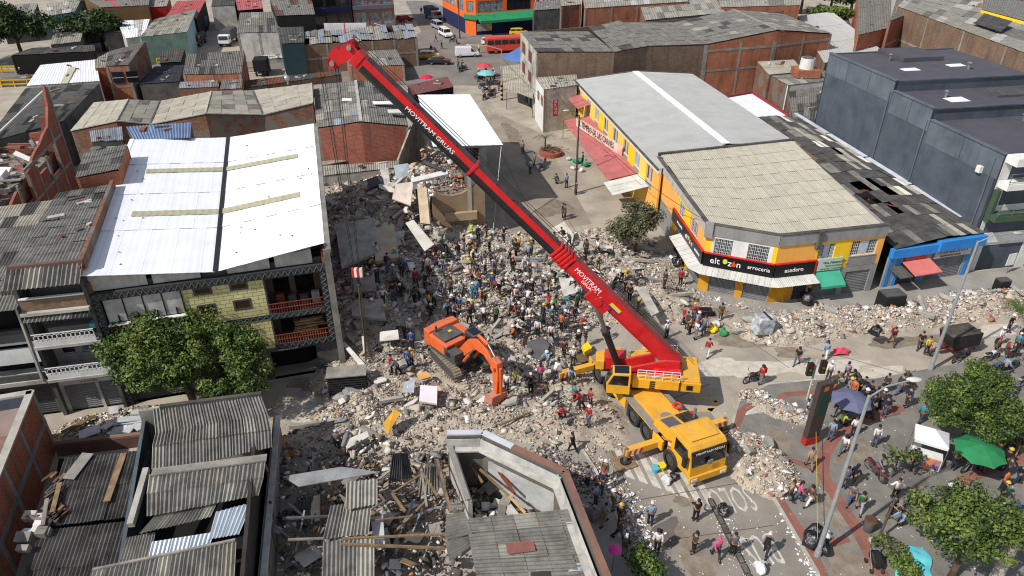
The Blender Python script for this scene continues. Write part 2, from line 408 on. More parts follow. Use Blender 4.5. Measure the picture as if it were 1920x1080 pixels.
band(px((1672,1110),(1640,1060),(1600,985),(1560,925),(1541,890),(1545,850),(1570,815),(1610,792),(1660,776),(1690,766)),.75,.125,REDB,'red_paving_band')
band(px((1475,862),(1520,880),(1545,884)),.5,.125,REDB,'red_paving_band')
band(px((1555,1022),(1590,1012)),.5,.125,REDB,'red_paving_band')
band(px((1376,806),(1392,772),(1412,760)),.55,.125,REDB,'red_paving_band')
band(px((1530,738),(1470,742),(1452,760),(1500,790)),.5,.125,REDB,'red_paving_band')
band(px((1800,905),(1860,880),(1950,850)),.7,.125,REDB,'red_paving_band')
band(px((1850,790),(1900,850),(1960,900)),.6,.125,REDB,'red_paving_band')
# kerb stones along the plaza
def kerb(pts,name,w=.16,z=.15,ln=1.0,m=CONL):
    P=[Vector((p[0],p[1],0))for p in pts];par=thing(name,'','');del par['label'],par['category'];par['kind']='structure';par.location=P[0]
    for a,b in zip(P[:-1],P[1:]):
        d=b-a;n=max(1,round(d.length/ln));dn=d.normalized();s=V(-dn.y,dn.x,0)
        for i in range(n):
            MB().obox(a+d*(i/n)-s*w+dn*.01-V(0,0,.02),dn*(d.length/n-.02),s*w,V(0,0,z+.02+rnd.uniform(-.01,.01))).build('kerb_stone',m,par)
kerb(PLZ[:8][::-1],'plaza_kerb')
# sidewalk before the shops on the right and round the ruined corner building
SWK=px((1270,560),(1316,568),(1438,604),(1500,600),(1680,588),(1930,550),(2060,530),(2060,470),(1920,500),(1650,535),(1450,560),(1316,545),(1250,480),(1180,400),(1150,410))
sheet('sidewalk',SWK,.12,WALKM,th=.13)
SW2=px((905,796),(1000,822),(1085,838),(1112,880),(1150,960),(1200,1100),(1140,1160),(1000,900))
sheet('sidewalk',SW2,.12,WALKM,th=.13)
kerb([SW2[i]for i in(1,2,3,4,5)][::-1],'sidewalk_kerb')
# slab joints on the street
JM=mk('dirt_joint',S(92,84,75),ov=0)
mb=MB()
for a,b in(((1130,800),(1330,720)),((1120,960),(1180,850)),((1000,300),(1100,470)),((905,215),(1010,430)),((1480,690),(1290,560)),((1690,700),(1480,640)),((1250,1080),(1140,830)),((1180,940),(1420,900)),((1200,1020),(1450,985)),((960,250),(1005,246)),((975,290),(1040,285))):
    A,B=G(*a,.0085),G(*b,.0085);mb.bar(A,B,.05,.004)
mb.build('slab_joint',JM,kind='structure')
STAIN=mk('damp_stain',S(122,110,94),S(150,139,124),ns=1.2,amt=1,grit=.3,ov=.1);DUSTP=mk('pale_dust_patch',S(204,195,180),S(178,168,152),ns=1.2,amt=1,grit=.3,ov=.05);PATCH=mk('asphalt_patch',S(112,107,100),S(94,90,85),ns=1,amt=.7,grit=.3,ov=.1)
def blot(p,rx,ry,rot,m,z=.0065,name='ground_stain'):
    c=G(*p);r_=math.radians(rot);n=22;pts=[];ph=[rnd.uniform(0,6.28)for _ in range(3)]
    for i in range(n):t=2*PI*i/n;k=1+.22*math.sin(2*t+ph[0])+.16*math.sin(3*t+ph[1])+.1*math.sin(7*t+ph[2]);x,y=rx*k*math.cos(t),ry*k*math.sin(t);pts.append((c.x+x*math.cos(r_)-y*math.sin(r_),c.y+x*math.sin(r_)+y*math.cos(r_),z))
    MB().poly(pts).build(name,m,kind='structure')
for i,(x,y,a,b,r,m)in enumerate(((1135,790,.9,3.4,14,STAIN),(1160,860,.6,1.5,20,STAIN),(1350,690,2.6,.9,10,DUSTP),(1430,690,3.2,1.1,8,DUSTP),(1560,690,3.0,.8,6,DUSTP),(1650,700,2.6,.6,8,DUSTP),(1390,640,2.4,.9,0,STAIN),(1320,590,2.2,1.0,10,STAIN),(1250,1000,1.6,.7,40,PATCH),(1290,930,1.1,.6,30,STAIN),(1340,870,1.6,.9,30,STAIN),(1700,640,3,.8,8,STAIN),(1860,620,3,.7,8,DUSTP),(560,770,1.6,1.0,10,DUSTP),(600,720,2.4,1,10,STAIN),(1000,300,1.4,3,10,PATCH),(960,250,1.2,4,12,STAIN),(1040,390,2,2,0,STAIN),(1300,1040,.8,1.8,20,STAIN),(1170,980,.5,1.6,20,STAIN),(1480,660,1.4,.6,0,STAIN))):blot((x,y),a,b,r,m,.0055+.0001*i)
for i,(x,y,a,b,r)in enumerate(((1600,850,1.6,.8,20),(1700,900,1.5,1,60),(1560,960,.7,1.3,10),(1640,780,2,.6,10),(1460,830,1,1,0),(1780,860,2,.8,20),(1590,1060,.9,1.2,0))):blot((x,y),a,b,r,[STAIN,PATCH][i%2],.1215+.0001*i)
# crosswalk bars (one by one), lane text, dashes
def bars(p0,p1,n,dirp,ln,w,m,name='crosswalk_bar'):
    a,b=G(*p0),G(*p1);d=(G(*dirp[1])-G(*dirp[0])).normalized();s=(b-a).normalized()
    for i in range(n):
        c=a+(b-a)*(i/(n-1))
        MB().poly([c+V(0,0,.0082),c+s*w+V(0,0,.0082),c+s*w+d*ln+V(0,0,.0082),c+d*ln+V(0,0,.0082)]).build(name,m,kind='structure')
LANE=((1380,900),(1480,1060))
bars((1146,832),(1290,880),7,((1150,830),(1185,905)),3.0,.55,MARKW)
bars((1395,885),(1450,868),3,LANE,1.6,.5,MARKW)
bars((868,238),(912,206),3,((925,240),(945,280)),2.2,.18,MARKW,'lane_dash')
bars((912,200),(935,215),3,((925,240),(945,280)),1.6,.15,MARKW,'lane_dash')
def ground_text(body,p_left,p_right,ax,size_k=1.0,m=MARKW):
    a,b=G(*p_left,.0088),G(*p_right,.0088);x=b-a;y=(G(*ax[1])-G(*ax[0])).normalized()
    w0=x.length
    o=text(None,body,a,x,y,2.5*size_k,m,ext=.0003,name='road_lettering');o['kind']='structure'
    bpy.context.view_layer.update();sx=w0/max(.1,o.dimensions.x)
    mtx=o.matrix_basis.copy();o.matrix_basis=mtx@Matrix.Diagonal((sx,1,1,1))
ground_text('SOLO',(1400,910),(1322,918),LANE,1.15)
ground_text('BUS',(1444,999),(1384,1007),LANE,1.2)
for a,b in(((1300,742),(1345,752)),((1345,752),(1330,770)),((1290,770),(1340,768))):
    A,B=G(*a,.0085),G(*b,.0085);MB().bar(A,B,.35,.003).build('yellow_marking',MARKY,kind='structure')
MB().poly(px((1402,760),(1440,752),(1430,775),(1392,782))).build('white_marking',MARKW,kind='structure').location.z=.127
# ---------------------------------------------------------------- heights of the rubble heaps
MOUNDS=[]   # cx, cy, rx, ry, rot, h
def mound(p,rx,ry,h,rot=0.0,z=0.0):
    g=G(p[0],p[1],z);MOUNDS.append((g.x,g.y,rx,ry,math.radians(rot),h))
def hfa(x,y):
    x=np.asarray(x,float);y=np.asarray(y,float);s=np.zeros_like(x)
    for cx,cy,rx,ry,r,h in MOUNDS:
        c,q=math.cos(r),math.sin(r);u=((x-cx)*c+(y-cy)*q)/rx;v=(-(x-cx)*q+(y-cy)*c)/ry
        d=np.clip(1-(u*u+v*v),0,1);s=s+(h*d**1.15)**3
    s=np.cbrt(s)
    n=.16*np.sin(x*1.9+1.3*np.sin(y*.8))*np.sin(y*1.6+1.7*np.sin(x*.63))+.09*np.sin(x*4.1+y*1.3)*np.sin(y*3.7-x*.9)
    return s*(1+.35*n)+np.where(s>.12,n*np.clip(s,0,1.1),0)
def hf(x,y):return float(hfa(x,y))
def GH(px_,py_):
    z=0.0
    for _ in range(12):
        g=G(px_,py_,z);z=.5*z+.5*max(0,hf(g.x,g.y))
    g.z=max(0,hf(g.x,g.y));return g
# the collapsed block, the crowd's heap, the front heap, the piles on the street
mound((640,440),7.5,9,3.2,-15,2.5);mound((720,360),7,8,4.0,-15,3);mound((800,340),5,9,4.4,-15,3);mound((700,500),8,6,2.4,0,2)
mound((660,330),8,5,2.0,10,3);mound((680,590),5.5,5,2.2,30,1.5);mound((840,440),7,4,1.6,10,1);mound((950,500),12,7,.9,10)
mound((1060,480),8,5,.9,0);mound((1160,520),7,5,.8,0);mound((1220,560),5,3.5,1.2,-40);mound((1140,460),5,4,.8,0)
mound((890,600),10,5,.8,5);mound((980,640),5,4,1.0,30);mound((900,660),5,4,.9,0);mound((700,690),5,3.5,1.3,40);mound((800,740),7,3.2,1.0,10)
mound((680,780),4,2.5,1.3,20);mound((900,790),6,2.4,.9,0);mound((1030,790),4.5,3,.9,-20);mound((620,820),3.5,2,.8,10);mound((980,700),5,3,.8,0)
mound((770,800),5,2.0,.7,5);mound((1080,570),6,4,.5,0);mound((820,545),8,5,1.0,0)
mound((1480,620),4.5,2.2,1.0,5);mound((1560,605),5,2.2,1.1,10);mound((1660,600),4,2.0,.9,12);mound((1820,575),6,2.4,1.0,12);mound((1730,590),4,2,.7,10);mound((1900,570),5,2.4,.9,10);mound((1430,620),2.4,1.8,.7)
mound((1425,875),2.3,3.0,.9,25);mound((1400,838),1.8,1.5,.5);mound((1450,905),1.5,1.4,.5);mound((1455,768),2.4,1.3,.45,-30);mound((1490,785),1.5,.9,.4,-30);mound((1415,745),1.4,1,.35)
mound((245,790),2.8,1.6,.5,15);mound((160,800),2.2,1.2,.3,25)
mound((1130,790),1.8,3.0,.5,10);mound((1090,740),2,2.5,.5)
# ---------------------------------------------------------------- right side: yellow corner shop, long yellow hall, blue shop, slate building, balcony block
GRAYB=mk('grey_render',S(150,148,145),S(118,116,112),ns=.8,amt=.6,streak=.25)
SASH=mk('white_grille_paint',S(214,216,216),S(170,172,172),ns=2,amt=.4,rough=.5)
FROST=mk('frosted_pane',S(190,198,210),S(150,158,172),rough=.25,ns=1.5,amt=.7,ov=.12)
# --- corner shop
ZB=6.6
bL,bC,bR=G(1310,545),G(1437,570),G(1630,547)
bl2,br2=G(1235,290,ZB+.1),G(1488,263,ZB+.1)
cs=thing('corner_shop','two storey yellow and orange corner shop with black sign band and pale corrugated roof','shop',bC)
bL2=Vector((bl2.x,bl2.y,0));bR2=Vector((br2.x,br2.y,0))
def grid_win(par,W,op,shut=None,nx=6,ny=4):
    "white barred window: pane, fine grille, frosted middle leaf"
    w_=fill(par,W,op,'glass',SASH,GLASS if rnd.random()<.55 else mk('dim_window',S(70,74,80),S(40,42,46),rough=.1,ov=.2),nx=3,ny=1,fw=.07,dep=.10)
    A,d,n,z0=W;u0,u1,v0,v1=op[:4];mb=MB();P=lambda u,z,k:A+d*u-n*k+V(0,0,z0+z)
    th=(u1-u0)/3
    for c in range(3):
        if c==1 and shut:continue
        a0,a1=u0+th*c+.05,u0+th*(c+1)-.05
        for i in range(1,nx//2+1):u=a0+(a1-a0)*i/(nx//2+1);mb.obox(P(u-.012,v0+.06,.075),d*.024,n*-.02,V(0,0,v1-v0-.12))
        for j in range(1,ny+1):z=v0+(v1-v0)*j/(ny+1);mb.obox(P(a0,z-.012,.08),d*(a1-a0),n*-.02,V(0,0,.024))
    mb.build('grille',SASH,w_)
    if shut:MB().obox(P(u0+th+.04,v0+.07,.085),d*(th-.08),n*-.03,V(0,0,v1-v0-.14)).build('middle_leaf',FROST,w_)
    MB().obox(P(u0-.06,v0-.09,-.07),d*(u1-u0+.12),n*-.1,V(0,0,.08)).build('sill',GRAYB,w_)
def cwall(A,B,groups,zt=ZB-1.0,z0=2.9):
    "upper wall in coloured fields: groups = (u0, u1, material, window or None)"
    A=Vector(A);d=(B-A);Lh=d.length;d.normalize()
    for u0,u1,m,op in groups:
        u1=min(u1,Lh);a,b=A+d*u0,A+d*u1
        W=wall(cs,a,b,z0,zt,zt,m,[op]if op else())
        if op:grid_win(cs,W,op,shut=op[4]if len(op)>4 else None)
chL=(bC-bL).length;rtL=(bR-bC).length;lfL=(bL2-bL).length
# chamfer: yellow edge, grey/white bays
cwall(bL,bC,[(0,.45,YEL,None),(.45,chL*.5-.35,WHITE,(.25,chL*.5-1.1,.95,2.45)),(chL*.5-.35,chL*.5+.35,WHITE,None),(chL*.5+.35,chL-.35,WHITE,(.2,chL*.5-.95,.95,2.45)),(chL-.35,chL,YEL,None)])
cwall(bC,bR,[(0,rtL*.36,ORA,None),(rtL*.36,rtL*.56,YEL,(.25,rtL*.18,1.0,2.4,1)),(rtL*.56,rtL*.68,YEL,None),(rtL*.68,rtL*.97,ORA,(.15,rtL*.26,1.0,2.4,1)),(rtL*.97,rtL,ORA,None)])
for k in(.12,.62):d_=(bC-bL).normalized();n_=V(d_.y,-d_.x,0);MB().obox(bL+d_*chL*k+n_*.03+V(0,0,2.95),d_*(chL*.3),n_*-.05,V(0,0,.85)).build('render_panel',GRAYB,cs)
# the left side (runs away up the side street)
cwall(bL2,bL,[(0,lfL-8.4,ORA,None),(lfL-8.4,lfL-5.6,YEL,(.3,2.2,1.0,2.4)),(lfL-5.6,lfL-4.6,YEL,None),(lfL-4.6,lfL-1.6,ORA,(.2,2.3,1.0,2.4)),(lfL-1.6,lfL,ORA,None)])
# grey panels below the right windows
for u0,u1 in((rtL*.69,rtL*.96),):
    d=(bR-bC).normalized();n=V(d.y,-d.x,0)
    MB().obox(bC+d*u0+n*.03+V(0,0,2.95),d*(u1-u0),n*-.05,V(0,0,.9)).build('render_panel',GRAYB,cs)
# ground floor: orange pillars and rolling shutters
PIL=mk('ochre_pillar_paint',S(214,152,40),S(176,122,34),ns=1,amt=.6,streak=.3)
def ground_floor(A,B,segs,zt=2.9):
    d=(B-A);Lh=d.length;d.normalize()
    for u0,u1,kind,m in segs:
        a,b=A+d*u0*Lh,A+d*u1*Lh
        if kind=='p':wall(cs,a,b,0,zt,zt,m,name='pillar',t=.5)
        else:
            W=wall(cs,a,b,0,zt,zt,GRAYB,[(.05,(b-a).length-.05,0.0,2.35)]);fill(cs,W,(.05,(b-a).length-.05,.02,2.35),'shutter',mp=m,dep=.12)
ground_floor(bL,bC,[(0,.12,'p',PIL),(.12,.52,'s',STEELG),(.52,.62,'p',PIL),(.62,1,'s',STEELG)])
ground_floor(bC,bR,[(0,.1,'p',PIL),(.1,.22,'p',PIL),(.22,.36,'s',STEELD),(.36,.4,'p',PIL),(.4,.66,'s',STEELG),(.66,.7,'p',GRAYB),(.7,.95,'s',STEELG),(.95,1,'p',GRAYB)])
ground_floor(bL2,bL,[(0,.42,'p',GRAYB),(.42,.5,'p',PIL),(.5,.72,'s',STEELD),(.72,.78,'p',PIL),(.78,.97,'s',STEELG),(.97,1,'p',PIL)])
wall(cs,bR,bR2,0,ZB-.2,ZB-.2,GRAYB,name='side_wall')
wall(cs,bR2,bL2,0,ZB-.2,ZB-.2,GRAYB,name='rear_wall')
# grey parapet band
def parapet(A,B,z0,z1,out=.12,t=.3,m=GRAYB,name='parapet'):
    d=(B-A).normalized();n=V(d.y,-d.x,0)
    MB().obox(A+n*out+V(0,0,z0),B-A,n*-t,V(0,0,z1-z0)).build(name,m,cs)
    MB().obox(A+n*(out+.06)+V(0,0,z1),B-A,n*-(t+.1),V(0,0,.06)).build('coping',COND,cs)
parapet(bL,bC,ZB-1.0,ZB);parapet(bC,bR,ZB-1.0,ZB)
parapet(bL2,bL,ZB-1.0,ZB-.15,m=CONL)
MB().box(bL+V(0,0,ZB-.55)+V(.05,-.1,0),(.7,.5,1.3),math.radians(-20)).build('corner_block',GRAYB,cs)
d=(bR-bC).normalized();n=V(d.y,-d.x,0)
MB().obox(bC+d*(rtL*.335)+n*.35+V(0,0,ZB-1.55),d*.42,n*-.5,V(0,0,1.65)).build('downpipe_box',COND,cs)
# roof: pale sheets, rows from the street to the back
ro=.25
def inz(p,z):return V(p.x,p.y,z)
f0,f1,f2=inz(bL,ZB-.3)+V(.2,.35,0),inz(bC,ZB-.45)+V(.05,.45,0),inz(bR,ZB-.35)+V(-.25,.3,0)
k0,k1=bl2+V(.25,-.2,0),br2+V(-.2,-.2,0)
FIBY=[mk('fibre_cement_cream',S(184,178,160),S(154,148,132),ns=1.2,amt=.5,grit=.12,ov=.025,rough=.95),mk('fibre_cement_cream_grey',S(178,173,156),S(148,143,128),ns=1.0,amt=.5,grit=.12,ov=.025,rough=.95)]
mid=L2(k0,k1,.40)
sheets(cs,f0,f1,mid,k0,6,8,FIBY,wl=.2,amp=.03,jit=.01);sheets(cs,f1,f2,k1,mid,10,8,FIBY,wl=.2,amp=.03,jit=.01)
MB().obox(k0+V(-.3,.02,-.1),k1-k0+V(.5,0,0),V(0,.3,0),V(0,0,.3)).build('ridge_gutter',COND,cs)
# black sign band on the corner and both sides, with its lettering
SIGNB=mk('black_sign_board',S(26,25,26),S(18,18,18),rough=.35,ns=1,amt=.4,ov=0)
REDT=mk('red_sign_edge',S(200,34,34),rough=.5,ov=0)
WLET=mk('white_lettering',S(238,238,234),ov=0,ns=2,amt=.1)
def sign_seg(A,B,u0,u1,z0,z1,out=.22):
    d=(B-A);Lh=d.length;d.normalize();n=V(d.y,-d.x,0)
    MB().obox(A+d*u0*Lh+n*out+V(0,0,z0),d*(u1-u0)*Lh,n*-.18,V(0,0,z1-z0)).build('sign_board',SIGNB,cs)
    MB().obox(A+d*u0*Lh+n*(out+.02)+V(0,0,z1),d*(u1-u0)*Lh,n*-.22,V(0,0,.07)).build('sign_edge',REDT,cs)
    return A+d*u0*Lh+n*(out+.012),d,Lh*(u1-u0)
sz0,sz1=2.72,3.9
oL,dL,lL=sign_seg(bL2,bL,.44,1.0,sz0,sz1);oC,dC,lC=sign_seg(bL,bC,0,1,sz0,sz1);oR,dR,lR=sign_seg(bC,bR,0,.37,sz0,sz1)
d=dR;n=V(d.y,-d.x,0);MB().obox(oR+d*lR+V(0,0,sz0),d*.12,n*-.2,V(0,0,sz1-sz0+.07)).build('sign_edge',REDT,cs)
UP=V(0,0,1)
def word(o,d,u,body,size,z,sx=1.0,m=WLET):text(cs,body,o+d*u+V(0,0,z),d,UP,size,m,sx=sx,ext=.012)
LIME=mk('lime_green_sign',S(206,214,50),ov=0);FLAME=mk('flame_orange_sign',S(226,76,30),ov=0)
def logo(o,d,u,s=1.0):
    word(o,d,u,'elt',.82*s,sz0+.36);n=V(d.y,-d.x,0)
    mb=MB();c=o+d*(u+1.27*s)+V(0,0,sz0+.72)
    mb.extr([c+d*(.2*s*math.cos(t*PI/7))+V(0,0,.24*s*math.sin(t*PI/7))for t in range(14)],n*.02);mb.build('balloon_mark',LIME,cs)
    word(o,d,u+1.5*s,'z',.82*s,sz0+.36);word(o,d,u+2.2*s,'n',.82*s,sz0+.36)
    c=o+d*(u+2.0*s)+V(0,0,sz0+.55)
    MB().extr([c+d*x*s+V(0,0,z*s)for x,z in((-.16,-.12),(0,-.2),(.16,-.12),(.18,.05),(.05,.2),(.02,.42),(-.1,.22),(-.17,.08))],n*.02).build('flame_mark',FLAME,cs)
logo(oC,dC,.55);word(oC,dC,lC-2.1,'arroceria',.52,sz0+.45,.95);word(oR,dR,.9,'asadero',.55,sz0+.40,1.0)
logo(oL,dL,lL-4.6,.8);word(oL,dL,lL-1.9,'asadero',.44,sz0+.42);word(oL,dL,lL-7.3,'arroceria',.44,sz0+.5)
# white metal awning below the sign, ribbed strips
AWN=mk('white_awning_sheet',S(214,212,204),S(176,172,162),rough=.6,ns=1,amt=.6,streak=.2,ov=.05)
def awning(par,A,B,z0,z1,out,nst,m,name='awning_strip'):
    d=(B-A);n=V(d.y,-d.x,0).normalized()
    a,b=A+V(0,0,z1),B+V(0,0,z1);c,e=B+n*out+V(0,0,z0),A+n*out+V(0,0,z0)
    base=wloc(par)
    for i in range(nst):
        u0,u1=i/nst,(i+1)/nst-.004
        vs,k=corr(L2(e,c,u0)-base,L2(e,c,u1)-base,L2(a,b,u1)-base,L2(a,b,u0)-base,3,.015)
        f=np.stack([np.arange(k),np.arange(1,k+1),np.arange(k+2,2*k+2),np.arange(k+1,2*k+1)],1)
        me=bpy.data.meshes.new(name);me.from_pydata(vs.tolist(),[],f.tolist());me.materials.append(m)
        o=bpy.data.objects.new(name,me);COL.objects.link(o);o.parent=par
def miter(A,B,C,out):
    d1=(B-A).normalized();d2=(C-B).normalized();n1=V(d1.y,-d1.x,0);n2=V(d2.y,-d2.x,0);m_=(n1+n2).normalized();return m_*(out/max(.5,m_.dot(n1)))
awning(cs,bL2+(bL-bL2)*.62,bL,2.35,2.7,1.25,8,AWN);awning(cs,bL,bC,2.35,2.7,1.25,12,AWN);awning(cs,bC,bC+(bR-bC)*.38,2.35,2.7,1.25,7,AWN)
for P_,Q0,Q1 in((bL,dL,dC),(bC,dC,dR)):
    n1=V(Q0.y,-Q0.x,0);n2=V(Q1.y,-Q1.x,0)
    MB().add([P_+V(0,0,2.7),P_+n1*1.25+V(0,0,2.35),P_+n2*1.25+V(0,0,2.35)],((0,1,2),)).build('awning_corner',AWN,cs)
# green awning and the pale sign over it
GRN=mk('green_awning_cloth',S(70,166,134),S(48,136,108),ns=.8,amt=.5)
d=(bR-bC).normalized();n=V(d.y,-d.x,0);a,b=bC+d*rtL*.40,bC+d*rtL*.63
MB().add([a+V(0,0,2.75),b+V(0,0,2.75),b+n*1.3+V(0,0,1.95),a+n*1.3+V(0,0,1.95),b+n*1.3+V(0,0,1.72),a+n*1.3+V(0,0,1.72),a+V(0,0,2.3),b+V(0,0,2.3)],((0,3,2,1),(3,5,4,2),(0,6,3),(1,2,7))).build('green_awning',GRN,cs)
MB().obox(a+n*.16+V(0,0,2.85),(b-a)*.98,n*-.1,V(0,0,1.15)).build('pale_sign_board',mk('pale_green_sign',S(190,206,188),S(170,188,172),ov=0),cs)
GRT=mk('dark_green_lettering',S(52,96,66),ov=0)
text(cs,'Vive Natural Bar',a+n*.18+d*.4+V(0,0,3.5),d,UP,.34,GRT,shear=.2);text(cs,'TIENDA NATURISTA',a+n*.18+d*.7+V(0,0,3.22),d,UP,.17,GRT);text(cs,'300 426 4352 - 312 349 2899',a+n*.18+d*.3+V(0,0,2.96),d,UP,.16,GRT)
# --- long yellow hall
yh=thing('market_hall','long yellow hall with grey metal gable roof and a row of white barred windows','market hall',(bL2.x,bL2.y,0))
ZY=6.1
hN=G(1238,318,ZY);hF=G(1080,150,ZY);hN.z=hF.z=0
hd=(hF-hN).normalized();hs=V(hd.y,-hd.x,0)      # hs points away from the side street
hLn=(hF-hN).length;HW=17.2
W_ops=[(2.0+4.05*i,3.75+4.05*i,3.7,5.35)for i in range(7)]+[(hLn-3.2,hLn-1.6,3.8,5.3)]
def hwall(u0,u1,m,ops):
    # outside is the street side: left as seen from outside is the far end
    a,b=hN+hd*u1,hN+hd*u0
    ops2=[(u1-o[1],u1-o[0],o[2],o[3])for o in ops if o[0]>=u0 and o[1]<=u1]
    W=wall(yh,a,b,0,ZY-.5,ZY-.5,m)if not ops2 else wall(yh,a,b,0,ZY-.5,ZY-.5,m,ops2)
    for op in ops2:
        w_=fill(yh,W,op,'glass',SASH,FROST if rnd.random()<.4 else GLASS,nx=3,ny=1,fw=.07)
        A_,d_,n_,z_=W;mb=MB();P=lambda u,z,k:A_+d_*u-n_*k+V(0,0,z)
        for j in range(1,7):z=op[2]+(op[3]-op[2])*j/7;mb.obox(P(op[0]+.05,z-.02,.07),d_*(op[1]-op[0]-.1)*(.30),n_*-.02,V(0,0,.04));mb.obox(P(op[0]+(op[1]-op[0])*.7,z-.02,.07),d_*(op[1]-op[0])*.28,n_*-.02,V(0,0,.04))
        mb.build('grille',mk('window_bar_paint',S(92,94,98),ov=0),w_)
        MB().obox(P(op[0]+(op[1]-op[0])*.36,op[2]+.07,.075),d_*(op[1]-op[0])*.28,n_*-.03,V(0,0,op[3]-op[2]-.14)).build('middle_leaf',FROST,w_)
        MB().obox(P(op[0]-.02,op[2]-.7,-.025),d_*(op[1]-op[0]+.04),n_*-.04,V(0,0,.68)).build('render_panel',GRAYB,yh)
YELP=mk('light_yellow_wall_paint',S(244,206,100),S(226,184,74),ns=.7,amt=.4,streak=.15,ov=.03)
edges=[0,1.6]+[4.6+4.05*i for i in range(7)]+[hLn-.0]
edges=[0]+[3.95+4.05*i for i in range(7)]+[hLn]
edges=sorted(set(round(e,3)for e in edges if e<=hLn))
for i,(a,b)in enumerate(zip(edges[:-1],edges[1:])):hwall(a,b,(ORA if i in(0,)or b==hLn else(YEL if i%3==2 else YELP)),W_ops)
# white fascia under the eave, gable ends, roof
MB().obox(hN-hs*.15+V(0,0,ZY-.5),hd*hLn,hs*.3,V(0,0,.5)).build('fascia',WHITE,yh)
MB().obox(hN-hs*.32+V(0,0,ZY-.08),hd*hLn,hs*.2,V(0,0,.16)).build('gutter',COND,yh)
rN0,rF0=hN-hs*.1+V(0,0,ZY),hF-hs*.1+V(0,0,ZY)
def near_end(w_):
    "where the hall meets the back of the corner shop"
    p=hN+hs*w_;e=(bR2-bL2).normalized();q=bL2-p;den=hd.x*e.y-hd.y*e.x
    return p+hd*(.45+max(-2.0,(q.x*e.y-q.y*e.x)/den))
rN1,rF1=near_end(HW*.5)+V(0,0,ZY+.8),hF+hs*HW*.5+V(0,0,ZY+.8)
rN2,rF2=near_end(HW)+V(0,0,ZY+.1),hF+hs*HW+V(0,0,ZY+.1)
sheets(yh,rF0,rN0,rN1,rF1,34,1,GREYR,wl=.5,amp=.05,jit=.004,name='roof_panel');sheets(yh,rF1,rN1,rN2,rF2,34,1,GREYR,wl=.5,amp=.05,jit=.004,name='roof_panel')
MB().bar(rN1+V(0,0,.08),rF1+V(0,0,.08),.9,.06).build('ridge_cap',WHITER,yh)
wall(yh,hF+hs*HW,hF,0,ZY,ZY,GRAYB,name='rear_wall');wall(yh,hN+hs*HW,hF+hs*HW,0,ZY,ZY,BRB,name='side_wall')
MB().add([hF+V(0,0,ZY),hF+hs*HW*.5+V(0,0,ZY+.75),hF+hs*HW+V(0,0,ZY)],((0,1,2),)).build('gable',GRAYB,yh)
MB().bar(rF0+V(0,0,.05),rF1+V(0,0,.05),.25,.2).build('verge_trim',COND,yh);MB().bar(rF1+V(0,0,.05),rF2+V(0,0,.05),.25,.2).build('verge_trim',COND,yh)
# dusky pink awning along the hall, with the butcher's banner
PINK=mk('dusky_pink_awning',S(186,108,104),S(150,84,84),ns=.8,amt=.6,ov=.06)
aw=[(hN+hd*u+V(0,0,3.3),hN+hd*u-hs*3.4+V(0,0,2.75))for u in(6.2,10,14.5,20.5,27.0)]
for(a,b),(c,e)in zip(aw[:-1],aw[1:]):
    MB().add([a,b,e,c,a-V(0,0,.06),b-V(0,0,.06),e-V(0,0,.06),c-V(0,0,.06)],((0,1,2,3),(7,6,5,4),(1,5,6,2),(0,4,5,1),(2,6,7,3))).build('pink_awning',PINK,yh)
for k in range(5):o_=hN+hd*(2.6+.7*k)+V(0,0,3.2);MB().obox(o_,hd*.68,hs*-3.9+V(0,0,-.75+.05*(k%2)),V(0,0,.04)).build('white_awning',AWN,yh)
for u in(20,27.5):
    MB().tube(hN+hd*u-hs*3.3,hN+hd*u-hs*3.3+V(0,0,2.7),.05).build('awning_post',STEEL,yh)
for k,u in enumerate((26.2,29.0)):
    o_=hN+hd*u-hs*.1+V(0,0,5.0-.1*k);MB().add([o_,o_+hd*2.4,o_+hd*2.4-hs*1.7-V(0,0,.5),o_-hs*1.7-V(0,0,.5)],((0,1,2,3),)).build('small_pink_awning',PINK,yh)
bn=thing('hanging_banner','white butcher banner with black lettering hung across the pink awning','banner',hN+hd*14-hs*3)
b0,b1=G(1080,236,3.2),G(1166,294,3.2);bx=b1-b0
BANM=mk('banner_cloth',S(224,214,196),S(206,120,100),ns=1.1,amt=.8,ov=0)
MB().add([b0,b1,b1+V(0,0,1.25),b0+V(0,0,1.25)],((0,1,2,3),)).build('cloth',BANM,bn)
nb=V(bx.y,-bx.x,0).normalized()
text(bn,'EL TEMPLO DE LAS CARNES',b0+bx*.05+nb*.03+V(0,0,.3),bx,UP,1.05,BLACK,sx=bx.length*.9/(23*.62*1.05))
# --- blue shop with the broken dark roof
bs=thing('blue_shop','low blue fronted shop under a dark broken corrugated roof with white patches','shop',G(1700,540))
q0,q1=G(1650,541),G(1815,515);bd=(q1-q0).normalized();bnn=V(bd.y,-bd.x,0);bLn=(q1-q0).length
ZS=4.3
W=wall(bs,q0,q1,0,3.1,3.1,mk('shop_front_grey',S(150,150,152),S(116,116,118),ns=1,amt=.5),[(1.2,3.6,0,2.4),(4.3,8.3,0,2.4)])
fill(bs,W,(1.2,3.6,.02,2.4),'shutter',mp=STEELD);fill(bs,W,(4.3,8.3,.02,2.4),'shutter',mp=STEELG)
for u in(.15,1.0,3.7,8.5):
    MB().obox(q0+bd*u+bnn*.06,bd*.35,bnn*-.15,V(0,0,3.1)).build('blue_pillar',BLUEP,bs)
MB().obox(q0+bnn*.35+V(0,0,3.12),bd*4.6,bnn*-.5,V(0,0,.85)).build('blue_fascia',BLUEP,bs)
MB().obox(q0+bd*4.62+bnn*.55+V(0,0,3.3),bd*(bLn-4.6),bnn*-.6,V(0,0,.95)).build('blue_fascia',BLUEP,bs)
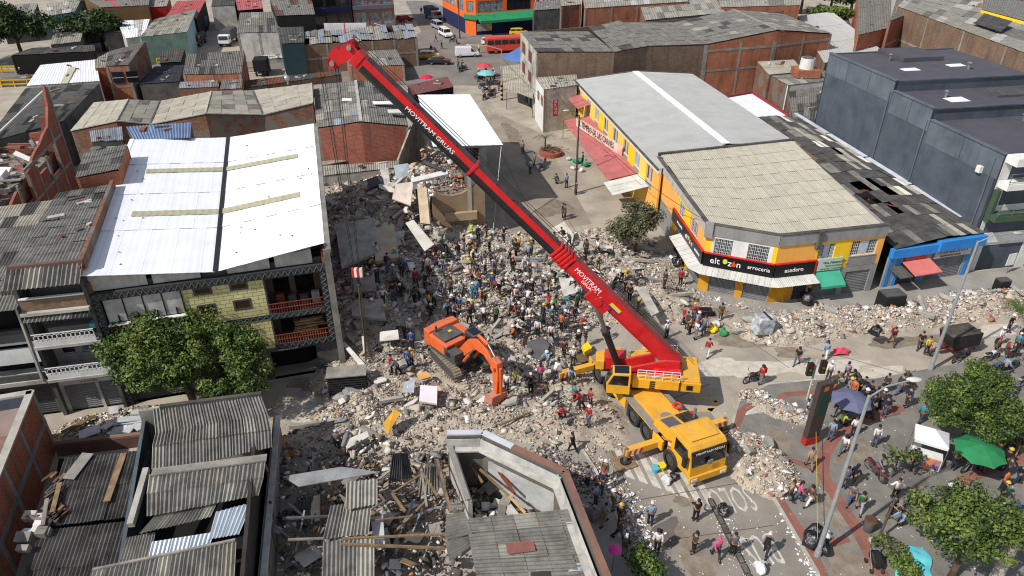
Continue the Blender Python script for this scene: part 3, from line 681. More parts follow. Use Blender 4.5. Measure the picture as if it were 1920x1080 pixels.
MB().obox(q0+bd*4.7+bnn*.2+V(0,0,2.42),bd*3.9,bnn*-.1,V(0,0,.82)).build('shop_sign',WHITED,bs)
text(bs,'LA TIENDA DE LA 8',q0+bd*5.0+bnn*.22+V(0,0,2.85),bd,UP,.36,mk('red_lettering',S(170,50,46),ov=0));text(bs,'REPARACION DE RELOJES',q0+bd*5.2+bnn*.22+V(0,0,2.55),bd,UP,.2,BLACK)
MB().obox(q0+bd*1.6+bnn*.15+V(0,0,2.45),bd*2.3,bnn*-.1,V(0,0,.65)).build('red_sign',mk('brick_red_sign',S(178,74,60),S(150,60,50),ns=1,amt=.5),bs)
RAW=mk('faded_red_awning',S(206,116,108),S(176,92,88),ns=.9,amt=.5)
o_=q0+bd*1.4+bnn*.2+V(0,0,2.5);MB().obox(o_,bd*2.8+V(0,0,.02),bnn*1.7+V(0,0,-.45),V(0,0,.09)).build('red_awning',RAW,bs)
MB().obox(q0+bd*.1+bnn*.2+V(0,0,2.2),bd*1.3,bnn*1.5+V(0,0,-.3),V(0,0,.07)).build('grey_awning',COND,bs)
wall(bs,q0+bd*bLn,q0+bd*bLn+V(-5.5,32,0),0,3.9,3.9,BRB,name='side_wall')
# roof pieces: dark strip from the street up to the white gap behind
def bsroof(c00,c10,c11,c01,nu,nv,mats,**k):sheets(bs,c00,c10,c11,c01,nu,nv,mats,**k)
s0,s1=q0+bnn*.1+V(.2,0,4.0),q1+bnn*.1+V(0,0,4.3)
e0,e1=G(1405,222,4.9),G(1500,222,5.3)
ridge0,ridge1=L2(s0,s1,.55)+V(0,0,.35),L2(e0,e1,.5)+V(0,0,.35)
bsroof(s0,ridge0,ridge1,e0,7,13,[FIBD,FIBD,FIB],wl=.2,jit=.05,tilt=.02,drop=lambda i,j:(i,j)in((3,3),(4,3),(4,4),(5,4),(5,2)))
bsroof(ridge0,s1,e1,ridge1,6,15,[FIBD,FIB,FIB2,FIB2,mk('fibre_cement_bleached',S(206,203,192),S(168,164,152),ns=1.2,amt=.5,grit=.2,ov=.08,rough=.95)],wl=.2,jit=.06,tilt=.04,drop=lambda i,j:(i,j)in((0,4),(1,4),(0,5),(2,9)))
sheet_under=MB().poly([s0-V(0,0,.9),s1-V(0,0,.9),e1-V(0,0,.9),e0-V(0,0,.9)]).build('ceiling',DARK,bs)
for k in range(4):
    a=L2(s1,e1,.1+.24*k);b_=L2(s1,e1,.1+.24*(k+1)-.01);MB().bar(a+V(.25,0,.12),b_+V(.25,0,.12),.55,.08).build('flashing',mk('white_flashing',S(206,208,214),S(160,166,178),rough=.5,ns=1,amt=.6),bs)
for k in range(7):
    c=L2(L2(s0,ridge0,rnd.uniform(.35,.8)),L2(e0,ridge1,rnd.uniform(.3,.8)),rnd.uniform(.2,.35));MB().bar(c,c+V(rnd.uniform(-1,1),rnd.uniform(-1.2,.4),rnd.uniform(.0,.25)),.12,.08).build('broken_timber',WOODR,bs)
# --- slate grey building
SLATE=mk('slate_render',S(84,91,99),S(68,75,83),ns=.45,amt=1,streak=.4,grit=.08,ov=.03,rough=.9)
SLATE2=mk('slate_render_faded',S(102,110,117),S(80,88,96),ns=.4,amt=1.0,streak=.35,ov=.06,rough=.9)
FELT=mk('roofing_felt',S(84,82,88),S(72,70,76),ns=.5,amt=.7,ov=.05,rough=.95,bump=.2)
gb=thing('slate_building','tall slate grey building with stepped dark felt roof and white skylights','building',(42,60,0))
gA=V(37.0,86.0,0);gB=V(41.9,58.2,0);gd=(gB-gA).normalized();gs=V(-gd.y,gd.x,0)  # gs to the right
gL=(gB-gA).length
st=[(0,.44,13.4),(.44,.66,12.4),(.66,1,11.3)]
for a,b,z in st:
    A,B=gA+gd*gL*a,gA+gd*gL*b
    wall(gb,A,B,0,z,z,SLATE,t=.3)
    k=3 if a==0 else 2
    for i in range(k):
        u0,u1=a*gL+(b-a)*gL*i/k,a*gL+(b-a)*gL*(i+1)/k
        MB().obox(gA+gd*(u0+.06)-gs*.03+V(0,0,z-2.2),gd*(u1-u0-.12),gs*.05,V(0,0,2.1)).build('render_panel',SLATE2,gb)
    MB().obox(A-gs*.08+V(0,0,z),(B-A),gs*.42,V(0,0,.12)).build('coping',SLATE2,gb)
    MB().prism([A+gs*.3,B+gs*.3,B+gs*16,A+gs*16],z-.5,z-.12).build('roof',FELT,gb)
    wall(gb,B,B+gs*16,z-1.6 if b<1 else 0,z,z,SLATE,t=.3,name='step_wall')
MB().prism([gA+gs*6+gd*.2,gA+gs*6+gd*5,gA+gs*11+gd*5,gA+gs*11+gd*.2],13.3,13.75).build('roof_upstand',FELT,gb)
wall(gb,gA+gs*16,gA,0,13.4,13.4,SLATE,name='rear_wall');wall(gb,gB+gs*16,gA+gs*16,0,11,12.5,SLATE,name='far_wall')
for u,z_ in((gL*.44-.35,12.2),(gL*.66-.35,11.2),(gL*.97,10.8)):MB().tube(gA+gd*u-gs*.1+V(0,0,4),gA+gd*u-gs*.1+V(0,0,z_),.07,6).build('downpipe',SLATE2,gb)
MB().box(gA+gd*gL*.93-gs*.08+V(0,0,9.3),(.5,.5,.6),math.radians(8)).build('vent_box',WHITE,gb)
for u,v,r_ in((4,5,.25),(9,11,.3),(15,4,.25),(20,9,.3),(25,12,.2)):c_=gA+gd*u+gs*v+V(0,0,13.25 if u<12 else 12.2 if u<18 else 11.1);MB().tube(c_-V(0,0,.2),c_+V(0,0,.7),r_*.5,8).tube(c_+V(0,0,.7),c_+V(0,0,.85),r_,8,r_*.3).build('roof_vent',STEEL,gb)
SKYL=mk('skylight_acrylic',S(232,236,238),S(190,196,200),rough=.25,ns=2,amt=.4,ov=.04)
def skylight(p,z,w=2.6,l=1.6):
    g=G(*p,z);R=Matrix((gd,gs,UP)).transposed()
    MB().box(g+V(0,0,.12),(l+.5,w+.5,.25),R).build('skylight_kerb',FELT,gb)
    mb=MB();c=g+V(0,0,.26);q=[c+gd*(l/2*sx)+gs*(w/2*sy)for sx,sy in((-1,-1),(1,-1),(1,1),(-1,1))];t=[c+gs*(w*.2*s)+V(0,0,.3)for s in(-1,1)]
    mb.add(q+t,((0,4,1)[::-1],(1,4,5,2)[::-1],(2,5,3)[::-1],(3,5,4,0)[::-1]));mb.build('skylight',SKYL,gb)
skylight((1705,137),12.9);skylight((1790,129),12.9);skylight((1792,192),12.0,2.2,1.5)
g=G(1880,180,12.0);R=Matrix((gd,gs,UP)).transposed();MB().box(g+V(0,0,.25),(2.6,3.6,.5),R).build('roof_hatch',FELT,gb)
for i in range(5):MB().box(g+V(0,0,.54)+gs*(i-2)*.7,(2.4,.06,.06),R).build('hatch_rib',COND,gb)
# --- balcony block at the right edge
bb=thing('balcony_block','white and green fronted block with dark barred balconies beside the slate building','building',(48,58,0))
gD=gB;f_=gs;GREENP=mk('dark_green_paint',S(66,88,66),S(48,66,50),ns=.8,amt=.5)
fa,fb=gD+gs*.1-gd*.35,gD+gs*15-gd*.35
W=wall(bb,fa+gd*.4,fb+gd*.4,0,11.2,11.2,WHITE,[(1.0,5.2,0,2.6),(6.2,9,0,2.6),(.4,5.5,3.9,5.3),(.9,5.5,6.6,8.2),(.9,5.5,9.0,10.6)])
fill(bb,W,(1.0,5.2,.02,2.6),'glass',BLACK,DARK,nx=10,ny=4,fw=.07);fill(bb,W,(6.2,9,.02,2.6),'shutter',mp=STEELG)
fill(bb,W,(.4,5.5,3.9,5.3),'glass',COND,mk('dusty_louvre',S(92,86,78),S(60,56,52),ns=2),nx=7,ny=1);fill(bb,W,(.9,5.5,6.6,8.2),'glass',WHITE,GLASS,nx=3);fill(bb,W,(.9,5.5,9.0,10.6),'glass',WHITE,GLASS,nx=3)
nb_=V(gs.y,-gs.x,0)
for z,m_ in((5.5,GREENP),(8.5,WHITE)):
    MB().obox(fa+gd*.4+gs*.0+nb_*1.2+V(0,0,z),gs*6,nb_*-1.15,V(0,0,.55)).build('balcony_slab',m_,bb)
    mb=MB()
    for i in range(5):mb.tube(fa+gd*.4+nb_*1.15+gs*(i*1.45+.1)+V(0,0,z+.55),fa+gd*.4+nb_*1.15+gs*(i*1.45+.1)+V(0,0,z+1.5),.03,5)
    for h in(.8,1.15,1.5):mb.tube(fa+gd*.4+nb_*1.15+V(0,0,z+h),fa+gd*.4+nb_*1.15+gs*6+V(0,0,z+h),.03,5)
    mb.build('railing',STEEL,bb)
MB().obox(fa+gd*.4+nb_*.1+V(0,0,2.9),gs*6,nb_*-.15,V(0,0,1.0)).build('white_sign',WHITE,bb)
MB().obox(fa+gd*.4+nb_*.5-gs*.05+V(0,0,5.2),gs*.35,nb_*-.5,V(0,0,3.0)).build('green_pilaster',GREENP,bb)
MB().obox(fa+gd*.4+nb_*1.3+V(0,0,10.7),gs*15,nb_*-1.3,V(0,0,.7)).build('white_fascia',WHITE,bb)
# ---------------------------------------------------------------- left side: white roofed block, balcony row house, ruin and the roofs behind
TRUSSM=mk('black_lattice_paint',S(58,58,58),S(40,40,40),ns=1,amt=.4,ov=.04)
REDRAIL=mk('red_railing_paint',S(122,58,48),S(88,40,34),ns=1,amt=.5)
WHT=mk('white_lattice',S(126,128,127),ov=.05)
wb=thing('white_roof_block','four storey block with yellow tiled front, red balconies and large white metal roof','building',(-20,42,0))
wR=V(-12.85,43.41,0);wL=G(240,757);wd=(wR-wL).normalized();wn=V(wd.y,-wd.x,0);wW=(wR-wL).length
FL=[0,2.75,5.3,8.55]
uY0,uY1=wW*.36,wW*.71
P=lambda u,z,k=0.0:wL+wd*u-wn*k+V(0,0,z)
# yellow tiled bay, tile courses as pieces of the wall
ops=[(.7,1.9,.95+5.3,1.8+5.3),(3.0,4.2,.95+5.3,1.8+5.3),(.7,1.9,2.55+5.3,3.15+5.3),(3.0,4.2,2.55+5.3,3.15+5.3),(3.0,4.2,.9+2.75,1.75+2.75),(.7,1.9,.9+2.75,1.75+2.75),(3.6,4.5,3.0,3.4)]
TILEM=brick('yellow_tile_wall',S(222,213,152),S(208,199,138),S(132,124,88),streak=.2)
for n_ in TILEM.node_tree.nodes:
    if n_.type=='TEX_BRICK':n_.inputs['Brick Width'].default_value=.62;n_.inputs['Row Height'].default_value=.3;n_.inputs['Mortar Size'].default_value=.02;n_.offset=.5
W=wall(wb,P(uY0,0),P(uY1,0),2.75,8.6,8.6,TILEM,[(a,b,c-2.75,d-2.75)for a,b,c,d in ops[:6]],t=.3)
for a,b,c,d in ops[:6]:fill(wb,W,(a,b,c-2.75,d-2.75),'glass',COND,mk('dim_room_glass',S(70,48,40),S(40,32,28),rough=.12,ov=.2,ns=1.5),nx=1,fw=.14,dep=-.02)
wall(wb,P(0,0),P(wW,0),0,2.75,2.75,COND,[(.6,4.4,0,2.3),(5.2,9.2,0,2.3),(10,13.2,0,2.4)],t=.3)
for u in(.6,5.2):fill(wb,(wL,wd,wn,0),(u,u+3.8,.02,2.3),'shutter',mp=STEELD,dep=.2)
MB().obox(P(10,0,1.5),wd*3.2,V(0,0,2.4),wn*-.1).build('dark_shopfront',DARK,wb)
text(wb,'FERRETERIA',P(10.6,2.42,-.03),wd,UP,.26,WLET)
# black lattice bands with a pale zigzag
def lattice(p,ex,ez,out=.06,k=None):
    MB().obox(p,ex,wn*-.3,ez).build('lattice_band',TRUSSM,wb)
    L_=max(ex.length,ez.length);w_=min(ex.length,ez.length);e=ex.normalized()if ex.length>ez.length else ez.normalized();f=ez.normalized()if ex.length>ez.length else ex.normalized()
    k=k or int(L_/.42);mb=MB();o=p+wn*.02
    for i in range(k):
        a,b=o+e*(L_*i/k)+f*(w_*.12),o+e*(L_*(i+.5)/k)+f*(w_*.88);c=o+e*(L_*(i+1)/k)+f*(w_*.12);mb.bar(a,b,.025,.025,up=wn);mb.bar(b,c,.025,.025,up=wn)
    mb.build('lattice_bars',WHT,wb)
lattice(P(0,8.55,-.25),wd*wW,V(0,0,.5));lattice(P(.55,5.3,-.2),wd*(uY0-.55),V(0,0,.35));lattice(P(uY0,5.25,-.06),wd*(uY1-uY0),V(0,0,.32));lattice(P(uY1,5.25,-.25),wd*(wW-uY1-.5),V(0,0,.4));lattice(P(uY1,2.7,-.25),wd*(wW-uY1-.5),V(0,0,.4));lattice(P(.55,2.7,-.2),wd*(uY0-.55),V(0,0,.35))
lattice(P(wW-.5,2.7,-.2),wd*.45,V(0,0,5.85));lattice(P(0,0,-.2),wd*.5,V(0,0,8.5))
MB().obox(P(wW-.05,0,-.3),wd*.45,wn*-.6,V(0,0,10.2)).build('corner_column',CON,wb)
# left bay: white boards over red louvres
for i in range(4):
    u0=.6+(uY0-.6)*i/4;u1=.6+(uY0-.6)*(i+1)/4-.06
    MB().obox(P(u0,6.75,-.05),wd*(u1-u0),wn*-.06,V(0,0,1.75)).build('white_board',WHITED,wb);MB().obox(P(u1,6.7,-.1),wd*.07,wn*-.07,V(0,0,1.85)).build('mullion',BLACK,wb)
    MB().obox(P(u0+(u1-u0)*.55,6.75,-.12),wd*.09,wn*-.05,V(0,0,.5)).build('bracket',BLACK,wb)
MB().obox(P(.55,6.6,-.35),wd*(uY0-.5),wn*-.3,V(0,0,.08)).build('white_ledge',WHITE,wb)
for i in range(7):MB().obox(P(.55,5.72+.12*i,-.02-.02*i),wd*(uY0-.55),wn*-.05,V(0,0,.09)).build('red_louvre',REDRAIL,wb)
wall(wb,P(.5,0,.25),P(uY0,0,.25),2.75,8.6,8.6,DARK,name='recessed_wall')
fill(wb,(P(0,0),wd,wn,0),(2.7,4.6,3.2,4.6),'glass',COND,GLASS,nx=3)
# right bay: balconies with red railings, dark rooms behind
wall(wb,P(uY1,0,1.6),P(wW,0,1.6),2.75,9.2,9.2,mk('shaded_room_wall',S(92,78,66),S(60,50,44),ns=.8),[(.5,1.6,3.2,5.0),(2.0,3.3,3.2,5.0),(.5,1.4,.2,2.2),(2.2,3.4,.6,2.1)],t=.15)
for z in(2.75,5.3,8.5):MB().obox(P(uY1,z-.12,1.6),wd*(wW-uY1),wn*1.6,V(0,0,.14)).build('balcony_slab',COND,wb)
MB().obox(P(uY1,2.75,1.6),wd*.1,wn*1.6,V(0,0,5.8)).build('party_wall',COND,wb)
for z in(2.9,5.5):
    for i in range(20):MB().obox(P(uY1+.15+i*(wW-uY1-.7)/20,z+.05,-.12),wd*.06,wn*-.05,V(0,0,.85)).build('baluster',REDRAIL if z>3 else mk('orange_brown_railing',S(168,92,48),S(130,68,36),ns=1,amt=.5),wb)
    for h in(.05,.5,.9):MB().obox(P(uY1+.1,z+h,-.15),wd*(wW-uY1-.6),wn*-.06,V(0,0,.06)).build('rail',REDRAIL,wb)
for i in range(9):
    c=P(uY1+1.5+rnd.uniform(-.2,.8),3.2+.13*i,.5+rnd.uniform(0,.3));MB().obox(c,wd*rnd.uniform(1.2,1.9)+V(0,0,rnd.uniform(-.05,.12)),wn*-.3,V(0,0,.05)).build('stored_plank',WOODL,wb)
for k in range(4):
    MB().obox(P(uY1+.6+k*.8,5.5,.9),wd*.55,wn*-.4,V(0,0,rnd.uniform(.6,1.6))).build('stored_crate',rnd.choice([WOOD,WHITED,WOODR,COND]),wb)
# gable panels between the band and the white roof
uM=wW*.525;zLr,zMr,zRr=10.5,9.55,10.65
for a,b,za,zb in((0,.24,zLr,zLr-.45),(.25,.46,zLr-.45,zMr),(.56,.76,zMr+.1,zMr+.6),(.77,.95,zMr+.65,zRr)):
    q=[P(wW*a+.1,9.05,.25),P(wW*b-.1,9.05,.25),P(wW*b-.1,zb-.1,.25),P(wW*a+.1,za-.1,.25)];MB().extr(q,wn*-.1).build('gable_panel',WHITED,wb)
wall(wb,P(0,0,.5),P(wW,0,.5),8.6,9.3,9.3,COND,name='gable_wall')
# the roof: two slopes meeting in a dark valley gutter
rl,rm,rr=P(-.25,zLr,-.25),P(uM,zMr,-.25),P(wW+.1,zRr,-.25)
kl,km,kr=G(250,262,zLr),G(428,258,zMr),G(587,232,zRr)
sheets(wb,rl,L2(rl,rm,.99),L2(kl,km,.99),kl,9,4,WHITER,wl=.5,amp=.004,jit=.003,name='roof_panel',lap=.06);sheets(wb,L2(rm,rr,.01),rr,kr,L2(km,kr,.01),9,4,WHITER,wl=.5,amp=.004,jit=.003,name='roof_panel',lap=.06)
MB().obox(rm+V(-.17,-.02,.0),km-rm,V(.34,0,0),V(0,0,.10)).build('valley_gutter',BLACK,wb)
for v0 in(.335,.665):
    for a,b,c,e,u0,u1 in((rl,rm,km,kl,.24,1.0),(rm,rr,kr,km,0,.8)):
        f=lambda u,v:L2(L2(a,b,u),L2(e,c,u),v)
        vs,n_=corr(f(u0,v0)+V(0,0,.07),f(u1,v0)+V(0,0,.07),f(u1,v0+.035)+V(0,0,.07),f(u0,v0+.035)+V(0,0,.07),12,.015)
        q=np.stack([np.arange(n_),np.arange(1,n_+1),np.arange(n_+2,2*n_+2),np.arange(n_+1,2*n_+1)],1);npmesh('skylight_strip',vs,q,[TRANS],parent=wb)
MB().obox(rl+V(-.35,.1,-.25),(kl-rl),V(.4,0,0),V(0,0,.3)).build('roof_edge',WHITER,wb);MB().obox(rr+V(-.02,.1,-.9),(kr-rr),V(.4,0,0),V(0,0,.9)).build('side_parapet',CON,wb)
for i in range(22):
    u,v=rnd.choice([(rnd.uniform(.03,.2),rnd.uniform(.05,.7)),(rnd.uniform(.6,.97),rnd.uniform(.0,.95))])
    g_=(L2(L2(rl,rm,min(1,u/.525)),L2(kl,km,min(1,u/.525)),v)if u<.525 else L2(L2(rm,rr,(u-.525)/.475),L2(km,kr,(u-.525)/.475),v))
    MB().box(g_+V(0,0,.07),(rnd.uniform(.06,.22),rnd.uniform(.05,.1),.03),rnd.uniform(0,3)).build('roof_scrap',rnd.choice([COND,RUST,WOOD]),wb)
rrg=V(kr.x,kr.y,0);klg=V(kl.x,kl.y,0)
wall(wb,wR,rrg,0,9.9,9.9,BRR,name='side_wall');wall(wb,rrg,klg,0,9.2,9.2,BRR,name='rear_wall');wall(wb,klg,wL,0,9.8,9.8,BRR,name='side_wall')
# --- balcony row house
rh=thing('row_house','narrow four storey house with curly white balcony railings and corrugated roof','house',G(180,765))
hA,hB=G(125,772),wL;hdv=(hB-hA).normalized();hnv=V(hdv.y,-hdv.x,0);hW_=(hB-hA).length
Q=lambda u,z,k=0.0:hA+hdv*u-hnv*k+V(0,0,z)
W=wall(rh,Q(0,0),Q(hW_,0),0,3.1,3.1,WHITED,[(.4,2.4,0,2.2),(2.6,hW_-.2,0,2.2)]);fill(rh,W,(.4,2.4,.02,2.2),'shutter',mp=STEELG);fill(rh,W,(2.6,hW_-.2,.02,2.2),'shutter',mp=STEELG)
MB().obox(Q(.3,2.35,-.15),hdv*(hW_-.4),hnv*-.1,V(0,0,.75)).build('shop_sign',WHITE,rh)
CRIM=mk('crimson_lettering',S(150,40,38),ov=0);text(rh,'VARIEDADES',Q(1.5,2.62,-.17),hdv,UP,.36,CRIM);text(rh,'LA ECONOMIA',Q(1.6,2.42,-.17),hdv,UP,.16,CRIM)
RW=mk('room_back_wall',S(150,146,140),S(96,92,88),ns=.9,amt=.6)
for z0,z1 in((3.3,5.8),(5.95,8.3),(8.5,10.4)):
    W=wall(rh,Q(0,0,1.1),Q(hW_,0,1.1),z0,z1,z1,RW,[(.6,1.5,.7,1.9),(1.9,2.8,.7,1.9),(3.2,4.2,.3,1.9)])
    for k,o_ in enumerate(((.6,1.5,.7,1.9),(1.9,2.8,.7,1.9),(3.2,4.2,.3,1.9))):fill(rh,W,o_,'glass',WHITED,[GLASS,mk('blue_tinted_pane',S(52,84,120),S(36,60,90),rough=.15),DARK][(k+int(z0))%3],nx=1)
    MB().obox(Q(0,z0-.2,1.1),hdv*hW_,hnv*1.9,V(0,0,.2)).build('balcony_slab',CONL,rh)
    if z0<8:
        o0=Q(.1,z0,-.75);MB().obox(o0,hdv*(hW_-.3),hnv*-.08,V(0,0,.42)).build('parapet',WHITE,rh)
        for i in range(13):
            c=o0+hdv*(.25+i*(hW_-.7)/12)+V(0,0,.68);mb=MB();rr_=.16
            pts=[c+hdv*(rr_*math.cos(t*PI/5))+V(0,0,rr_*math.sin(t*PI/5))for t in range(11)];mb.path(pts,.022,4);mb.tube(c-V(0,0,.27),c-V(0,0,.16),.02,4);mb.build('scroll',WHITE,rh)
        for zz in(.44,.9):MB().obox(o0+V(0,0,zz),hdv*(hW_-.3),hnv*-.06,V(0,0,.05)).build('rail',WHITE,rh)
MB().obox(Q(.1,8.5,-.5),hdv*(hW_-.2),hnv*-.12,V(0,0,.85)).build('parapet',BRB,rh);MB().obox(Q(.1,9.35,-.55),hdv*(hW_-.2),hnv*-.2,V(0,0,.08)).build('white_ledge',WHITE,rh)
for u in(-.05,hW_-.15):MB().obox(Q(u,0,1.2),hdv*.22,hnv*1.6,V(0,0,10.4)).build('side_pier',COND,rh)
MB().obox(Q(.8,6.3,.6),hdv*2.6,hnv*.5,V(0,0,.5)).build('stored_mattress',mk('grey_bundle',S(120,116,110),ns=1.5,amt=.6),rh);MB().obox(Q(3.4,6.6,.3),hdv*.7,hnv*.5,V(0,0,.35)).build('blue_basket',mk('turquoise_plastic',S(96,176,196),ov=0),rh)
a,b=Q(.1,7.95,-.9),Q(hW_-.2,7.95,-.9);sheets(rh,a,b,b+hnv*-.75+V(0,0,.35),a+hnv*-.75+V(0,0,.35),4,1,[FIB,FIBD],wl=.22,amp=.05,name='awning_sheet')
a,b=Q(-.3,10.35,-.9),Q(hW_+.0,10.35,-.9);sheets(rh,a,b,b+hnv*-1.3+V(0,0,.75),a+hnv*-1.3+V(0,0,.75),4,1,[FIB,FIB2],wl=.3,amp=.07,name='awning_sheet')
MB().obox(Q(-.2,11.0,.35),hdv*(hW_+.3),hnv*-.25,V(0,0,.3)).build('ridge_beam',mk('brick_dust_beam',S(110,84,74),S(80,64,58),ns=1),rh)
zr=11.2
sheets(rh,Q(-.15,zr,.6),Q(hW_,zr,.6),G(208,347,zr-.3),G(108,362,zr-.3),4,9,[FIB,FIBD,FIB],wl=.2,jit=.04,tilt=.02)
k0,k1=G(208,347,0+zr-.3),G(108,362,zr-.3)
wall(rh,V(k0.x,k0.y,0),V(k1.x,k1.y,0),0,zr-.4,zr-.4,BRR,name='rear_wall');wall(rh,V(k1.x,k1.y,0),hA,0,zr-.35,zr-.2,COND,name='side_wall');wall(rh,hB,V(k0.x,k0.y,0),8,zr-.2,zr-.35,BRR,name='side_wall')
MB().obox(Q(hW_-.1,10.6,.5),V(k0.x-hB.x,k0.y-hB.y,-.2),hdv*.25,V(0,0,.75)).build('party_wall',BRD,rh)
for k in range(9):
    g_=L2(L2(Q(.3,zr+.1,1.5),Q(hW_-.4,zr+.1,1.5),rnd.random()),L2(k1,k0,rnd.random()),rnd.uniform(.05,.85));MB().box(g_+V(0,0,.05),(rnd.uniform(.3,1.2),rnd.uniform(.15,.5),.1),rnd.uniform(0,3)).build('roof_scrap',rnd.choice([WOODR,COND,WHITED]),rh)
# small brick penthouse behind it
ph=thing('brick_shed','small brick rooftop shed with flat grey sheet roof beside the white roof','shed',G(190,300,0))
c_=[G(142,333,11.7),G(222,318,11.7),G(238,271,11.7),G(158,288,11.7)]
sheets(ph,*c_,4,4,[FIB,FIBD],wl=.2,jit=.03)
for i in range(4):
    A,B=c_[i],c_[(i+1)%4];wall(ph,A,B,0,11.6,11.6,BRO)
# --- house at the left edge
le=thing('edge_house','shaded house at the left edge with white panel, red door and grey sheet roof','house',G(60,790))
eB=hA-hdv*.05;eA=hA-hdv*8;E_=lambda u,z,k=0.0:eA+hdv*u-hnv*k+V(0,0,z);eW=7.9
W=wall(le,E_(0,0),E_(eW,0),0,3.0,3.0,COND,[(4.6,6.0,0,2.4),(6.2,7.6,0,2.4)]);fill(le,W,(4.6,6.0,.02,2.4),'shutter',mp=STEELD);fill(le,W,(6.2,7.6,.02,2.4),'shutter',mp=STEELD)
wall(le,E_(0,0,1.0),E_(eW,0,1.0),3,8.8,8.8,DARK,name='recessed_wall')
MB().obox(E_(0,3.0,1),hdv*eW,hnv*1.6,V(0,0,.3)).build('balcony_slab',WHITED,le);MB().obox(E_(0,3.3,-.5),hdv*eW,hnv*-.1,V(0,0,.5)).build('parapet',COND,le)
W=wall(le,E_(3.2,0,.1),E_(eW,0,.1),4.3,6.1,6.1,WHITE,[(2.3,4.3,1.15,1.5)]);MB().obox(E_(3.9,4.35,.02),hdv*.9,hnv*-.06,V(0,0,1.5)).build('red_door',mk('red_door_paint',S(176,34,30),ov=0),le)
MB().obox(E_(0,6.1,-.1),hdv*eW,hnv*-.3,V(0,0,.9)).build('parapet',STEELD,le);MB().bar(E_(eW-.2,3.2,-.6),E_(eW-.2,8.6,-.2),.12,.3).build('white_pilaster',WHITED,le)
a,b=E_(-.5,8.9,-.8),E_(eW,8.9,-.8);sheets(le,a,b,G(80,420,9.8),G(-80,440,9.8),7,6,[FIB,FIBD,FIB2],wl=.2,jit=.04)
a=G(70,425,9.7);b=G(-80,445,9.7);sheets(le,b,a,G(105,375,9.0),G(-60,395,9.0),6,2,[FIBT,FIBD],wl=.2)
MB().obox(V(hA.x-.3,hA.y+.5,9.0),V(k1.x-hA.x,k1.y-hA.y,.9),V(.25,0,0),V(0,0,.8)).build('party_wall',FIB,le)
# ---------------------------------------------------------------- near roofs along the bottom of the view
CONC2=mk('grey_concrete_frame',S(150,150,146),S(112,112,108),ns=1,amt=.6,streak=.3)
# brick terrace house at bottom left
th=thing('brick_terrace_house','brick house with concrete frame and grey parapet round a roof terrace','house',G(40,900))
z=4.6;p0,p1=G(107,838),G(30,1075);tn=(p1-p0).normalized();tr=V(-tn.y,tn.x,0)
if tr.x>0:tr=-tr
pA,pB=p0,p0+tn*16;W=wall(th,pB,pA,0,z,z,BRO,t=.25)
wall(th,pA,pA+tr*14,0,z,z,mk('mossy_render',S(120,112,84),S(84,78,58),ns=.9,amt=.7,streak=.5),t=.25)
nn=-tr
for u in(0.0,3.3,6.6,9.9):MB().obox(pA+tn*u+nn*.03,tn*.32,nn*-.1,V(0,0,z)).build('concrete_column',CONC2,th)
MB().obox(pA+nn*.04+V(0,0,2.1),tn*16,nn*-.1,V(0,0,.35)).build('concrete_beam',CONC2,th)
for(q,v_)in((pA+nn*.12,tn*16),(pA-tn*.1,tr*14)):MB().obox(q+V(0,0,z),v_,(tr if v_.length>15 else tn)*.45,V(0,0,.12)).build('coping',CONL,th)
MB().prism([pA+tn*.3+tr*.3,pA+tn*16+tr*.3,pA+tn*16+tr*14,pA+tn*.3+tr*14],z-1.0,z-.75).build('terrace_floor',mk('pinkish_screed',S(150,130,120),S(122,106,98),ns=.6,amt=.7),th)
wall(th,pA+tr*14+tn*.4,pA+tn*.4+tr*.2,z-.8,z,z,mk('blue_grey_parapet',S(80,90,104),S(62,70,82),ns=1),name='parapet_face')
TILEF=mk('terracotta_paver',S(134,104,92),S(108,84,74),ns=1.5,amt=.6,ov=.18,grit=.3)
for i in range(14):
    for j in range(9):MB().obox(pA+tn*(3+i*.8)+tr*(.8+j*.8)+V(0,0,z-.752),tn*.76,tr*.76,V(0,0,.02)).build('paver',TILEF,th)
# low dark corrugated roofs with loose planks
dk=thing('dark_shed','low shed with dark mossy corrugated roof and loose planks lying on it','shed',G(170,960))
FIBM=mk('fibre_cement_sooty',S(88,84,80),S(44,42,42),ns=.8,amt=.9,grit=.3,ov=.2,rough=.95)
z=3.0;c00,c10,c11,c01=G(78,988,z-.1),G(250,968,z),G(280,846,z+.4),G(122,860,z+.2)
sheets(dk,c00,c10,c11,c01,6,2,[FIBM,FIBD,FIBM],wl=.2,amp=.04,jit=.05,tilt=.02)
sheets(dk,G(20,1150,z-.7),G(205,1140,z-.6),G(248,978,z-.15),G(76,998,z-.25),6,2,[FIBM,FIBD],wl=.2,amp=.04,jit=.05,tilt=.02)
for(a_,b_,w_)in(((165,850),(128,898),.7),((232,850),(200,940),.35),((112,905),(98,960),.25),((88,935),(80,985),.2)):MB().bar(G(*a_,z+.45),G(*b_,z+.3),w_,.05).build('loose_plank',rnd.choice([WOOD,CON]),dk)
for k in range(26):
    g_=G(rnd.uniform(82,118),rnd.uniform(890,985),z+.2);MB().box(g_,(rnd.uniform(.3,.9),rnd.uniform(.08,.2),.08),rnd.uniform(.9,1.6)).build('roof_scrap',rnd.choice([WOOD,COND,RUST,FIBD]),dk)
for k in range(12):
    g_=G(rnd.uniform(40,85),rnd.uniform(965,1040),3.0);MB().box(g_,(rnd.uniform(.3,.8),rnd.uniform(.3,.6),rnd.uniform(.2,.5)),Matrix.Rotation(rnd.uniform(-.5,.5),3,'X')).build('roof_junk',rnd.choice([WHITED,CON,WHITE,WOOD,COND]),dk)
dd=[G(66,1070,0),G(225,1040,0),G(270,880),G(110,890)]
